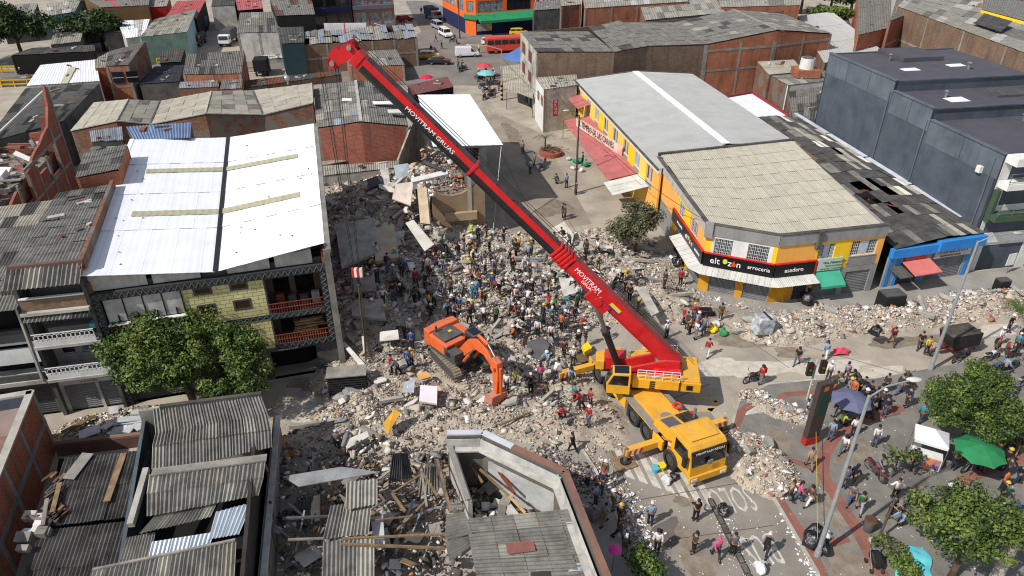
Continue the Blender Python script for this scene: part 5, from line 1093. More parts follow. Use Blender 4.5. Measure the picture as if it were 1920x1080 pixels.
# --- warehouse with grey roof and brick wall, across the side street
gw=thing('grey_roof_warehouse','long brick warehouse with patched grey roofs and a pale three storey end on the street','warehouse',G(1250,230,0))
zz=9.2;n0,n1=G(1006,97,zz),G(1205,92,zz-.1);m0=G(976,60,zz);e0=G(1325,83,zz-.4);e1=G(1458,56,zz+1.0);e2=G(1560,63,zz-.6)
bk=lambda p,k=14:p+V(-2.4,k,0)
sheets(gw,n0,G(1150,97,zz-.1),bk(G(1150,97,zz-.1)),m0,8,6,[FIB,FIB,FIBD],wl=.4,amp=.03)
s1,s2=G(1152,97,zz-.1),G(1215,86,zz+.1);sheets(gw,s1,s2,bk(s2)+V(0,0,.9),bk(s1)+V(0,0,.6),5,6,[FIB,FIB,FIBD],wl=.4,amp=.03,tilt=.05)
sheets(gw,s2,e0,bk(e0)+V(0,0,.5),bk(s2)+V(0,0,.6),7,6,[FIB,FIB],wl=.4,amp=.03);sheets(gw,e0,e1,bk(e1,17),bk(e0,16),9,8,[FIB,FIB,FIB2,FIBD],wl=.4,amp=.03,miss=.02);sheets(gw,e1,e2,bk(e2,17),bk(e1,17),8,8,[FIB,FIB,FIB2],wl=.4,amp=.03,miss=.02)
MB().bar(e1+V(0,0,.1),bk(e1,17)+V(0,0,.1),.5,.1).build('ridge_cap',FIB2,gw)
pts=[n0,s1,s2,e0]
for a,b in zip(pts[:-1],pts[1:]):wall(gw,gz(a),gz(b),0,a.z-.15,b.z-.15,BRB)
frame(gw,gz(n0),gz(e0),0,zz-.5,7)
wall(gw,gz(e0),gz(e1),0,e0.z-.15,e1.z-.15,BRO);wall(gw,gz(e1),gz(e2),0,e1.z-.15,e2.z-.15,BRO);frame(gw,gz(e0),gz(e1),0,zz-.5,2,(4.6,7.6),m=CON);frame(gw,gz(e1),gz(e2),0,zz-.7,2,(4.6,7.6),m=CON)
wall(gw,gz(e2),gz(bk(e2)),0,e2.z-.1,e2.z-.1,BRO,name='side_wall');wall(gw,gz(bk(e2,17)),gz(m0),0,zz,zz,BRB,name='rear_wall')
ENDM=mk('stained_pale_render',S(182,180,168),S(112,108,94),ns=.5,amt=.9,streak=.6)
REDL=mk('brown_red_louvre',S(104,62,54),S(78,46,42),ns=2,amt=.5)
fa,fb=gz(m0),gz(n0);eL=(fb-fa).length;dE=(fb-fa).normalized()
ops=[(1.5,4.5,6.4,8.2),(7.0,10.0,6.4,8.2),(1.5,4.5,3.4,5.2),(7.0,10.0,3.4,5.2),(.8,3.6,0,2.3),(4.6,7.4,0,2.3),(8.2,11.2,0,2.3)]
ops=[o_ for o_ in ops if o_[1]<eL-.2]
W=wall(gw,fa,fb,0,zz-.1,zz-.1,ENDM,ops)
for o_ in ops:fill(gw,W,(o_[0],o_[1],max(.02,o_[2]),o_[3]),'shutter',mp=REDL if o_[2]>1 else rnd.choice([STEELD,mk('teal_shutter',S(54,110,104),S(40,84,80),ov=0)]))
shed('pale_shop_row','low pale house with torn front and red vertical sign beside the pink awning','shop',((1020,168),(1082,160),(1080,140),(1005,146)),6.0,[FIBT,FIB2],4,2,wl=.4,wm=BRB,frontm=WHITED)
o=[q for q in bpy.data.objects if q.name=='pale_shop_row'][0]
fA,fB=G(1017,238,0),G(1042,250,0)
a=gz(G(1005,146,6));b=gz(G(1020,168,6));W=wall(o,a-V(.05,0,0),b-V(.05,0,0),0,5.9,5.9,WHITE,[(1.5,3.2,3.4,4.8),(4.2,5.8,3.4,4.8)]);fill(o,W,(1.5,3.2,3.4,4.8),'glass',WHITED,GLASS);fill(o,W,(4.2,5.8,3.4,4.8),'glass',WHITED,GLASS)
MB().box(b+V(1.6,-.4,3.6),(.7,.12,2.3),math.radians(12)).build('red_sign',mk('crimson_sign',S(176,36,62),ov=0),o);text(o,'D\nR\nO\nG',b+V(1.45,-.5,4.3),V(1,.2,0),UP,.5,WHITE)
# small roofs in the gap between the hall and the warehouse
PT=[FIB2,FIBT,mk('rusty_sheet',S(128,88,80),S(100,70,64),ns=1,amt=.7,ov=.15),FIB,WHITED]
shed('patchwork_hut','row of low huts with patchwork sheet roofs behind the long yellow hall','hut',((1245,137),(1420,132),(1438,118),(1220,124)),4.0,PT,14,2,wl=.35,wm=mk('dark_blue_hut_wall',S(56,66,80),S(40,46,56),ns=.8),miss=.03,tilt=.05)
shed('cream_roof_hut','hut with cream and grey tilted sheet roof beside the water tank','hut',((1442,140),(1505,135),(1488,112),(1420,116)),[5.2,5.2,6.0,6.0],[FIBT,FIB],5,2,wl=.35,wm=BRD)
o,c4=shed('white_parapet_house','old brick house with white parapet and grey striped roof before the slate building','house',((1478,160),(1565,150),(1562,132),(1440,138)),5.0,[FIB,FIB2],7,2,wl=.35,wm=BRD,frontm=WHITE)
o2,c5=shed('brick_yard_house','old brick house with grey hipped roof against the slate wall','house',((1490,238),(1545,245),(1560,160),(1478,172)),4.8,[FIB,FIBD],6,5,wl=.3,wm=BRD)
wk=thing('water_tank','white plastic water tank with dark lid on a brick roof','water tank',G(1512,128,6.2));b0=G(1512,128,6.2);MB().tube(b0,b0+V(0,0,1.5),1.1,14,1.0).build('tank',WHITE,wk);MB().tube(b0+V(0,0,1.5),b0+V(0,0,1.75),.9,14,.4).build('lid',COND,wk);MB().box(b0-V(0,0,.55),(3.4,3.0,1.1)).build('plinth',BRO,wk);MB().box(b0-V(0,0,3.6),(3.2,2.8,5.0)).build('tower_base',BRO,wk)
wr=thing('white_flat_roof','low flat white roof with red edge beside the grey hall','building',G(1420,220,0))
q=[G(1415,225,3.2),G(1482,222,3.2),G(1410,176,3.2),G(1358,185,3.2)];MB().prism(q,0,3.2).build('walls',BRB,wr);MB().extr([p+V(0,0,.02)for p in q],V(0,0,.06)).build('roof_membrane',WHITER,wr)
for a,b in zip(q,q[1:]+q[:1]):MB().bar(a+V(0,0,.2),b+V(0,0,.2),.25,.35).build('red_parapet',mk('red_parapet_paint',S(140,52,56),S(112,44,46),ov=.05),wr)
shed('striped_white_roof','low building with ribbed white roof behind the slate building','building',((1545,118),(1660,100),(1560,22),(1495,30)),[6.0,6.0,6.3,6.3],GREYR,14,3,wl=.6,amp=.05,wm=BRB,jit=.005)
shed('black_roof_hut','hut with black felt roof between bushes at the far right','hut',((1575,72),(1600,60),(1590,34),(1540,42)),5.0,[FIBD],5,2,wl=.5,wm=COND)
o,c4=shed('orange_brick_tower','unplastered orange brick house with grey concrete frame at the top right','building',((1608,66),(1668,52),(1672,-30),(1610,-20)),8.6,[FIB],4,2,wl=.5,wm=BRO,cols=1,beams=(2.9,5.8))
shed('brick_slab_house','brown brick house behind the orange brick tower','building',((1668,40),(1720,20),(1760,-40),(1690,-30)),10,[FIB],4,2,wl=.5,wm=BRR,cols=2,beams=(3,6))
o,c4=shed('long_brick_wall_house','long building with tall stained brown brick wall and patchwork grey roof at the top right','building',((1682,12),(1985,122),(2080,30),(1720,-20)),11.0,[FIB2,FIB,FIB2,WHITED],20,6,wl=.45,wm=BRB,cols=4,beams=(6.0,))
MB().obox(L2(gz(c4[0]),gz(c4[1]),.62)+V(.1,-.14,5.2),(gz(c4[1])-gz(c4[0]))*.3,V(0,.1,0),V(0,0,4.6)).build('render_patch',COND,o)
q=[G(1826,44,11.4),G(1876,60,11.4),G(1898,40,12.0),G(1846,25,12.0)];sheets(o,*q,5,2,[FIBD],wl=.45)
o,c4=shed('painted_house','brightly painted yellow and blue house in the top right corner','house',((1840,18),(1960,50),(2000,-20),(1850,-30)),11.5,[FIB],6,2,wl=.5,wm=YEL)
dd=gz(c4[1])-gz(c4[0]);nn_=V(dd.y,-dd.x,0).normalized()
for k,(u,w_,m_)in enumerate(((.02,.1,mk('cobalt_paint',S(60,100,190),ov=0)),(.13,.06,WHITE),(.2,.1,mk('sky_blue_paint',S(110,190,220),ov=0)),(.36,.05,mk('pink_paint',S(230,130,140),ov=0)))):MB().obox(gz(c4[0])+dd*u+nn_*.08+V(0,0,6.2),dd*w_,nn_*-.1,V(0,0,3)).build('painted_field',m_,o)
for u in(.45,.7):MB().obox(gz(c4[0])+dd*u+nn_*.1+V(0,0,8),dd*.08,nn_*-.1,V(0,0,1.8)).build('window',COND,o)
# brick blocks behind the warehouse
shed('brick_block','brick block with concrete columns behind the grey roof warehouse','building',((1097,16),(1290,3),(1285,-25),(1092,-10)),9.5,[FIB2,FIB,WHITED],16,3,wl=.5,wm=BRO,cols=4)
shed('brick_stub_tower','narrow stained brick tower beside the brick block','building',((1052,12),(1090,8),(1085,-12),(1050,-8)),9.5,[FIB2],3,1,wl=.5,wm=BRD,cols=1)
shed('grey_roof_row','row with pale grey patched roof behind the grey roof warehouse','building',((1210,38),(1360,24),(1335,-10),(1195,-4)),9.0,[FIB2,FIBT,FIB],12,4,wl=.5,wm=BRD)
shed('striped_brick_row','low brick row with pale roof before the far trees','building',((1352,14),(1500,10),(1500,-14),(1345,-10)),9.4,[FIB2,FIB],10,2,wl=.5,wm=BRO)
# --- orange corner building with the green canopy
OB=mk('orange_facade_paint',S(232,108,44),S(206,90,36),ns=.8,amt=.4,ov=.02)
ob=thing('orange_building','orange corner building with long windows over a green canopy on the far square','building',G(950,55,0))
A,B,C_=G(873,63,0),G(893,66,0),G(1003,57,0);D_=A+V(-6,14,0)
NAVY=mk('navy_paint',S(36,44,84),S(28,34,64),ov=0)
for a,b in((D_,A),(A,B),(B,C_),(C_,C_+V(-2,14,0))):
    wall(ob,a,b,0,3.2,3.2,NAVY if(b-a).length>8 else OB);ln=(b-a).length
    k=max(1,int(ln/5));ops=[(.5+i*(ln-.6)/k,.5+(i+.86)*(ln-.6)/k,1.4,3.6)for i in range(k)]
    W=wall(ob,a,b,3.2,9.0,9.0,OB,ops)
    for o_ in ops:fill(ob,W,o_,'glass',NAVY,CURT if rnd.random()<.4 else GLASS,nx=4)
    W=wall(ob,a,b,9.0,13.0,13.0,OB,ops[:])
    for o_ in ops:fill(ob,W,o_,'glass',NAVY,GLASS,nx=4)
dcan=(C_-B).normalized();ncan=V(dcan.y,-dcan.x,0)
MB().obox(B+ncan*3+V(0,0,2.9),dcan*(C_-B).length,ncan*-3+V(0,0,1.0),V(0,0,.5)).build('green_canopy',mk('green_canopy_cloth',S(44,140,92),S(34,112,74),ov=0),ob)
MB().obox(A+V(-.3,-.3,3.2),(B-A)*1.3,V(0,.3,0),V(0,0,.9)).build('green_canopy',MATS['green_canopy_cloth'],ob)
MB().obox(B+V(.2,-.1,.8),dcan*3.4,ncan*.1,V(0,0,1.5)).build('yellow_shop_sign',mk('yellow_blue_sign',S(226,180,60),S(70,110,190),ns=.8,amt=1,ov=0),ob)
eb=thing('shop_with_sign','dark fronted shop with crimson signboard beside the orange building','shop',G(1030,55,0));a,b=G(1005,58,0),G(1052,54,0)
wall(eb,a,b,0,13,13,COND,[(.5,7,0,4)]);MB().obox(a+V(.2,-.3,5.5),b-a,V(0,.2,0),V(0,0,3.0)).build('sign_board',mk('crimson_signboard',S(170,56,92),S(150,48,80),ov=0),eb);text(eb,'Eternit',a+V(.5,-.34,6.2),b-a,UP,2.2,WHITE)
MB().obox(a+V(.3,.3,.1),(b-a)*.9,V(0,.2,0),V(0,0,4)).build('dark_front',DARK,eb)
# --- far left blocks
def block(name,label,p0,p1,h,mw,rows,nx,mg=GLASS,band=None):
    a,b=G(*p0),G(*p1);o=thing(name,label,'building',(a+b)/2);ln=(b-a).length
    ops=[(.4+i*(ln-.4)/nx,(i+1)*(ln-.4)/nx,z0,z1)for z0,z1 in rows for i in range(nx)]
    W=wall(o,a,b,0,h,h,mw,ops)
    for o_ in ops:fill(o,W,o_,'glass',COND,rnd.choice([mg,GLASS,CURT]),nx=2)
    wall(o,b,b+V(-3,12,0),0,h,h,mw);wall(o,a+V(-3,12,0),a,0,h,h,mw)
    for z0,z1 in rows:MB().obox(a+V(.1,-.7,z0-.9),(b-a)*.98,V(0,.7,0),V(0,0,.8)).build('balcony_band',band or NAVY,o)
    slab(o,[a,b,b+V(-3,12,0),a+V(-3,12,0)],h,.3,COND);return o
block('dark_glass_block','dark glazed block with navy bands and a white board at the top',(590,66),(664,58),13,mk('dark_facade',S(70,66,68),S(48,46,48),ov=0),((1.5,3.8),(5.4,7.8),(9.4,11.8)),3)
o=block('grey_orange_block','grey and orange apartment block with curtained windows on the far corner',(666,58),(742,54),14,mk('orange_grey_facade',S(168,104,76),S(110,110,116),ns=.3,amt=.9,ov=0),((1.2,3.8),(5.4,7.8),(9.4,11.8)),3,CURT,mk('slate_band',S(92,100,112),ov=0))
MB().obox(G(612,64,3.6)+V(0,-1,0),V(8,.3,0),V(0,.15,0),V(0,0,2.2)).build('white_board',WHITE,[q for q in bpy.data.objects if q.name=='dark_glass_block'][0])
shed('rusty_roof_market','dark shed with broad mottled rusty roof at the top','shed',((518,30),(590,27),(582,-10),(505,-6)),7,[FIB,FIBD,RUST],9,4,wl=.5,wm=DARK)
shed('teal_front_shed','dark teal fronted shed with a barred white window at the back','shed',((528,82),(570,80),(568,50),(520,52)),5.5,[FIBD],4,2,wl=.5,wm=mk('dark_teal_wall',S(40,62,66),S(28,44,48),ov=0))
shed('mottled_roof_house','low shop with mottled grey and white corrugated roof beside the lorry lane','shop',((444,62),(526,60),(520,22),(450,24)),5.0,[FIB,FIB2,FIBD],10,3,wl=.5,wm=WHITED,cols=2)
shed('red_roof_shed','shed with faded red sheet roof at the top edge left of the lane','shed',((308,36),(368,34),(385,0),(332,2)),5.0,[mk('red_sheet',S(178,86,84),S(146,68,66),ns=.7,amt=.5,ov=.1)],7,2,wl=.5,wm=DARK)
shed('pink_roof_shed','shed with dusty pink sheet roof at the top edge right of the lane','shed',((446,20),(492,16),(488,-12),(440,-8)),5.0,[mk('pink_sheet',S(176,96,98),S(146,80,82),ns=.7,amt=.5,ov=.1)],6,2,wl=.5,wm=DARK)
shed('patched_roof_hall','low market hall with patched grey and tan roof and mint green wall','market hall',((262,70),(350,60),(368,18),(290,36)),[5.0,5.0,5.6,5.6],[FIBT,FIB2,FIB,FIB2],11,5,wl=.4,wm=mk('mint_wall',S(148,176,156),S(110,130,116),ns=.6,amt=.7,streak=.4),rightm=mk('pale_blue_wall',S(150,178,190),S(120,140,150),ov=0))
shed('white_sheet_shed','shed with bright white sheet roof beside the patched market hall','shed',((236,72),(270,68),(280,36),(218,40)),4.6,[WHITER,WHITED],6,2,wl=.4,wm=WHITED)
shed('tree_side_house','pale roofed house between the two trees at the far left','house',((95,84),(150,78),(160,40),(105,46)),4.2,[FIB2,FIB],6,3,wl=.4,wm=COND)
shed('far_left_shed','shed with pale folded roof at the top left','shed',((92,30),(140,22),(150,2),(86,6)),5.5,[FIB2,FIB,WHITED],6,3,wl=.5,wm=mk('teal_side_wall',S(70,116,122),ov=0))
shed('long_top_shed','long low shed with tan wall under a red eave at the top edge','shed',((190,14),(278,10),(282,-14),(150,-8)),5.5,[FIB,mk('red_sheet',(0,0,0))],10,2,wl=.5,wm=mk('ochre_brown_wall',S(112,86,56),S(84,64,44),ov=0))
shed('red_shop','small bright red fronted shop at the top left','shop',((278,14),(312,12),(318,-6),(282,-4)),4.6,[FIB2],4,1,wl=.5,wm=mk('bright_red_wall',S(176,34,36),ov=0))
shed('shadow_row','dark shaded shop row with a green awning under the trees','shop',((20,104),(178,96),(176,84),(60,90)),3.6,[FIBD,COND],12,1,wl=.5,wm=DARK)
a,b=G(112,92,3.2),G(152,89,3.2);MB().bar(a-V(0,1,0),b-V(0,1,0),2.2,.08).build('green_awning',mk('olive_awning',S(96,116,62),ov=0),[q for q in bpy.data.objects if q.name=='shadow_row'][0])
# road with yellow guard rails at the left
sheet('canal_road',px((-60,155),(560,128),(560,112),(-60,132)),.006,ASPH)
YR=mk('yellow_rail_paint',S(214,170,50),S(176,138,44),ns=1,amt=.5,ov=.04)
for k,(a,b,lab)in enumerate((((-20,165),(150,158),'near yellow guard rail along the canal road'),((-20,138),(200,130),'yellow guard rail on the far side of the canal road'),((296,122),(352,119),'short yellow guard rail behind the corrugated roof'),((462,140),(505,136),'short yellow guard rail beside the black tarpaulin lorry'))):
    A,B=G(*a),G(*b);t=thing('guard_rail',lab,'guard rail',A,group='yellow guard rails by the canal road');n_=int((B-A).length/2)
    for i in range(n_+1):MB().box(L2(A,B,i/n_)+V(0,0,.6),(.14,.14,1.2)).build('post',YR,t)
    for h in(.5,1.15):MB().bar(A+V(0,0,h),B+V(0,0,h),.1,.22).build('rail',YR,t)
# fillers among the far roofs
for i,(p,q,z,m,w_,lab)in enumerate(((((0,40),(60,34),(70,6),(5,10)),0,4.5,[FIB2,FIB],COND,'low grey roof behind the far left tree'),(((150,40),(186,36),(190,16),(158,18)),0,4.5,[FIB,FIBD],COND,'small dark roof above the spreading tree'),(((196,62),(232,60),(236,44),(200,46)),0,4,[FIB2],COND,'small pale roof between tree and white sheet shed'),
    (((300,118),(338,116),(346,92),(300,96)),0,3.6,[FIBD,RUST],DARK,'dark torn roof below the patched market hall'),(((0,150),(46,148),(70,140),(10,142)),0,1.2,[ASPH],CON,'low concrete parapet strip by the canal road'),(((396,12),(440,10),(440,-8),(400,-6)),0,5,[FIBD],WHITED,'white walled house with dark doorway at the top of the lane'),
    (((120,4),(160,0),(165,-16),(120,-12)),0,5,[FIB2,WHITED],COND,'pale roof at the very top left'),(((490,112),(560,106),(556,98),(490,104)),0,.9,[WHITED],WHITED,'low white walled platform by the silver car'),(((1000,20),(1050,16),(1048,0),(1002,4)),0,12,[FIB],COND,'grey roof over the crimson sign shop'))):
    shed('low_house',lab,'house',p,z,m,5,2,wl=.45,wm=w_)
# ---------------------------------------------------------------- mobile crane
CY=mk('crane_yellow',S(240,176,36),S(200,142,34),ns=.9,amt=.55,ov=.04,rough=.5,grit=.2,dust=.32,streak=.15)
CR_=mk('crane_red',S(204,24,32),S(160,20,26),ns=.7,amt=.5,ov=.03,rough=.42,dust=.2,grit=.1)
CB=mk('crane_black',S(34,32,33),S(22,21,22),ns=.7,amt=.5,ov=.03,rough=.5,dust=.12)
CM=mk('boom_maroon_top',S(74,34,38),S(50,24,28),ns=.7,amt=.5,ov=.03,rough=.5,dust=.25)
RUBB=mk('tyre_rubber',S(40,39,38),S(28,27,27),ns=2,amt=.5,ov=.05,rough=.9,dust=.3)
DECK=mk('checker_plate',S(150,148,142),S(112,110,106),ns=1.2,amt=.7,ov=.05,rough=.6,metal=.2,dust=.4)
ED=mk('excavator_grey',S(72,72,72),S(48,48,48),ns=.8,amt=.5,ov=.04,rough=.6,dust=.3)
HAZ=mk('hazard_red',S(200,50,40),ov=0)
cf=V(.385,-.923,0);cl=V(.923,.385,0);R0=V(7.0,43.5,0)
C3=lambda x,y,z:R0+cf*x+cl*y+V(0,0,z)
RC=Matrix((cf,cl,UP)).transposed()
cr_=thing('mobile_crane','yellow five axle mobile crane with long raised red and black telescopic boom','crane',C3(6,0,0))
def cb(x0,x1,y0,y1,z0,z1):return MB().obox(C3(x0,y0,z0),cf*(x1-x0),cl*(y1-y0),V(0,0,z1-z0))
def wheel(par,c,ax,r,w,m=RUBB,hub=None,name='wheel',n=18):
    ax=Vector(ax).normalized();x=ax.orthogonal().normalized();y=ax.cross(x);c=Vector(c);vs=[];fs=[]
    prof=[(.62,-.5),(.94,-.5),(1,-.32),(1,.32),(.94,.5),(.62,.5)]
    for i in range(n):
        t=2*PI*i/n;d=x*math.cos(t)+y*math.sin(t)
        for q,s in prof:vs.append(c+d*(r*q)+ax*(w*s))
    k=len(prof)
    for i in range(n):
        for j in range(k-1):fs.append((i*k+j,i*k+j+1,((i+1)%n)*k+j+1,((i+1)%n)*k+j))
    o=MB().add(vs,fs).build(name,m,par,smooth=False)
    MB().tube(c-ax*w*.36,c+ax*w*.36,r*.63,12).tube(c-ax*w*.46,c+ax*w*.46,r*.28,8).build('rim',hub or CY,o);return o
for x in(1.3,2.95,6.3,7.95,10.75):
    for s in(-1,1):wheel(cr_,C3(x,s*1.2,.72),cl,.72,.5,hub=ED)
cb(.2,12.2,-.55,.55,.75,1.2).build('chassis_rail',CB,cr_)
cb(.1,9.1,-.95,.95,1.5,1.75).build('deck',CY,cr_,bevel=.02);cb(.3,9.1,-1.45,-.96,1.5,1.6).build('walkway',DECK,cr_);cb(.3,9.1,.96,1.45,1.5,1.6).build('walkway',DECK,cr_)
for s in(-1,1):
    for x0,x1,z0 in((.1,.55,.9),(3.75,5.4,.7),(8.8,9.9,.75)):cb(x0,x1,s*1.42-.08,s*1.42+.08,z0,1.52).build('side_panel',CY,cr_,bevel=.02)
    for x in(2.1,7.1):cb(x-1.55,x+1.55,s*1.2-.27,s*1.2+.27,1.46,1.5).build('mudguard',CY,cr_)
for s in(-1,1):cb(5.6,5.75,s*1.5-.05,s*1.5+.05,.35,1.5).build('ladder',STEEL,cr_)
# engine housing behind the cab
mb=MB().extr([C3(x,-1.2,z)for x,z in((8.3,1.6),(8.5,2.15),(10.1,2.45),(10.1,1.6))],cl*2.4);mb.build('engine_cover',CY,cr_,bevel=.03)
for i,(x0,x1,y0,y1)in enumerate(((8.75,9.9,-1.0,-.1),)):MB().obox(C3(x0,y0,2.22),cf*(x1-x0)+V(0,0,.225),cl*(y1-y0),V(0,0,.03)).build('grille',mk('grey_grille',S(96,100,106),S(70,74,80),ov=0,rough=.5),cr_)
for i in range(2):
    for j in range(3):MB().obox(C3(8.7+j*.42,.12+i*.52,2.22+j*.08),cf*.38+V(0,0,.075),cl*.48,V(0,0,.03)).build('vent',CB,cr_)
MB().tube(C3(8.2,-.1,1.75),C3(8.2,-.1,1.8),.42,16).build('manhole_plate',DECK,cr_);MB().tube(C3(8.9,1.3,1.9),C3(8.9,1.3,2.25),.14,8).build('filler',HAZ,cr_)
mb=MB();
for k in range(14):
    t0,t1=2*PI*k/14,2*PI*(k+1)/14;c=C3(7.6,1.1,1.85);mb.tube(c+cf*.28*math.cos(t0)+cl*.28*math.sin(t0),c+cf*.28*math.cos(t1)+cl*.28*math.sin(t1),.07,6)
mb.build('lifebuoy_ring',mk('orange_red_plastic',S(220,66,34),ov=0),cr_)
MB().tube(C3(9.3,1.2,1.6),C3(9.3,1.2,2.9),.1,8).tube(C3(9.5,1.0,1.6),C3(9.5,1.0,2.8),.09,8).build('exhaust',STEEL,cr_)
# driver's cab
y0,y1=-1.32,1.32
sec=[(10.2,.75),(10.2,2.95),(10.45,3.08),(12.2,3.0),(12.42,2.75),(12.62,1.55),(12.68,.75)]
MB().extr([C3(x,y0,z)for x,z in sec],cl*(y1-y0)).build('cab',CY,cr_,bevel=.05)
WS=mk('dark_windscreen',S(26,28,32),S(14,15,17),rough=.06,spec=.8,ns=.6,ov=0)
sl_=lambda t,k=.0:C3(12.42+.2*t+k,0,2.75-1.2*t)
MB().add([sl_(.12,.02)+cl*-1.22,sl_(.12,.02)+cl*1.22,sl_(.92,.02)+cl*1.22,sl_(.92,.02)+cl*-1.22],((0,1,2,3)[::-1],)).build('windscreen',WS,cr_)
for s in(-1,1):MB().add([C3(10.9,s*1.325,2.75),C3(12.15,s*1.325,2.72),C3(12.4,s*1.325,1.75),C3(10.9,s*1.325,1.75)],((0,1,2,3),)).build('side_window',WS,cr_)
MB().obox(sl_(.0,.02)+cl*-1.25,cf*.1+V(0,0,-.02),cl*2.5,V(0,0,-.22)).build('sun_visor',CB,cr_)
text(cr_,'MOVITRAM GRUAS',sl_(.135,.135)+cl*-1.0+V(0,0,-.08),cl,V(0,0,1),.24,WLET)
cb(12.66,12.82,-1.36,1.36,.5,1.0).build('bumper',CY,cr_,bevel=.04);MB().box(C3(12.75,0,1.85),(.05,.35,.35),RC).build('round_badge',DECK,cr_)
for s in(-1,1):
    MB().box(C3(12.83,s*1.05,.78),(.05,.4,.2),RC).build('headlight',WHITE,cr_);cb(12.2,12.5,s*1.6-.08,s*1.6+.08,1.7,2.5).build('mirror',CB,cr_)
    mb=MB()
    for k in range(5):MB().obox(C3(10.25,s*1.335-.005,.9+.24*k),cf*.32+V(0,0,.1),cl*.01,V(0,0,.12)).build('hazard_stripe',HAZ if k%2==0 else WHITE,cr_)
MB().box(C3(11.3,0,3.1),(1.3,2.0,.06),RC).build('cab_roof_plate',CY,cr_,bevel=.02)
# outriggers
def outrig(x,s,ln,z=.95):
    a,b=C3(x,s*.9,z),C3(x,s*(1.3+ln),z+.02);mb=MB().bar(a,b,.42,.46)
    o=mb.build('outrigger',CY,cr_,bevel=.02);e=C3(x,s*(1.3+ln-.1),0)
    MB().tube(e+V(0,0,.2),e+V(0,0,1.25),.13,10).build('jack',STEEL,o);MB().tube(e+V(0,0,.12),e+V(0,0,.24),.34,12).build('foot',CB,o);MB().box(e+V(0,0,.06),(1.2,1.2,.11),RC).build('timber_pad',WOOD,o)
    for k in range(5):MB().obox(C3(x+.225,s*(1.3+ln-.12-.2*k),z-.2),cl*(-s*.12),cf*.012,V(0,0,.4)+cl*(-s*.12)).build('hazard_stripe',HAZ if k%2==0 else WHITE,o)
outrig(9.3,-1,2.5);outrig(9.3,1,2.6);outrig(.6,-1,2.9);outrig(.6,1,2.5)
# superstructure, turned so that the boom points over the rubble
TC=C3(3.9,0,0);tip=V(-9.15,42.2,23.4)
td=(V(tip.x,tip.y,0)-V(TC.x,TC.y,0)).normalized();ts=V(td.y,-td.x,0)*-1   # ts: toward the camera side?
if ts.y>0:ts=-ts
T3=lambda x,y,z:TC+td*x+ts*y+V(0,0,z);RT=Matrix((td,ts,UP)).transposed()
def tb(x0,x1,y0,y1,z0,z1):return MB().obox(T3(x0,y0,z0),td*(x1-x0),ts*(y1-y0),V(0,0,z1-z0))
MB().tube(T3(0,0,1.7),T3(0,0,2.0),1.25,24).build('slewing_ring',CB,cr_)
tb(-3.2,1.6,-1.0,1.0,2.0,2.35).build('turntable',CY,cr_,bevel=.03)
for s in(-1,1):MB().extr([T3(x,s*.55-.1,z)for x,z in((-2.9,2.35),(-2.9,3.9),(-1.9,3.9),(.9,2.9),(1.4,2.35))],ts*.2).build('boom_bracket',CR_,cr_)
tb(-4.3,-3.0,-1.4,1.4,2.15,3.0).build('counterweight',CY,cr_,bevel=.06);tb(-4.36,-3.05,1.0,1.5,2.1,2.85).build('counterweight_wing',CY,cr_,bevel=.05);tb(-4.36,-3.05,-1.5,-1.0,2.1,2.85).build('counterweight_wing',CY,cr_,bevel=.05)
MB().box(T3(-3.6,1.53,2.5),(.4,.06,.35),RT).build('tow_plate',CB,cr_)
tb(-2.9,.2,1.0,1.65,2.25,3.0).build('side_cabinet',CY,cr_,bevel=.04);tb(-2.9,.3,-1.65,-1.0,2.25,2.95).build('side_cabinet',CY,cr_,bevel=.04)
for k in range(4):tb(-1.3,-.95,1.64,1.68,2.3+.17*k,2.4+.17*k).build('louvre',CB,cr_)
tb(.6,2.1,-1.6,-.5,2.0,3.0).build('engine_hood',CR_,cr_,bevel=.05);tb(2.1,2.7,-1.6,-.4,2.0,2.75).build('yellow_hood',CY,cr_,bevel=.05)
MB().tube(T3(.5,.6,2.5),T3(2.3,.75,2.5),.2,10).tube(T3(.6,.9,2.35),T3(2.0,.95,2.35),.13,8).build('exhaust_pipe',DECK,cr_)
# operator cab
oc=[(.35,2.0),(.35,3.7),(1.55,3.65),(1.95,2.8),(1.9,2.0)]
MB().extr([T3(x,1.15,z)for x,z in oc],ts*1.0).build('operator_cab',CY,cr_,bevel=.03)
MB().add([T3(x,2.16,z)for x,z in((.5,2.75),(.5,3.55),(1.5,3.5),(1.82,2.75))],((0,1,2,3),)).build('side_window',WS,cr_)
MB().add([T3(1.6,1.2,3.62),T3(1.6,2.1,3.62),T3(1.98,2.1,2.8),T3(1.98,1.2,2.8)],((0,1,2,3),)).build('front_window',WS,cr_);MB().obox(T3(.5,1.25,3.71),td*.95+V(0,0,-.04),ts*.8,V(0,0,.02)).build('roof_window',WS,cr_)
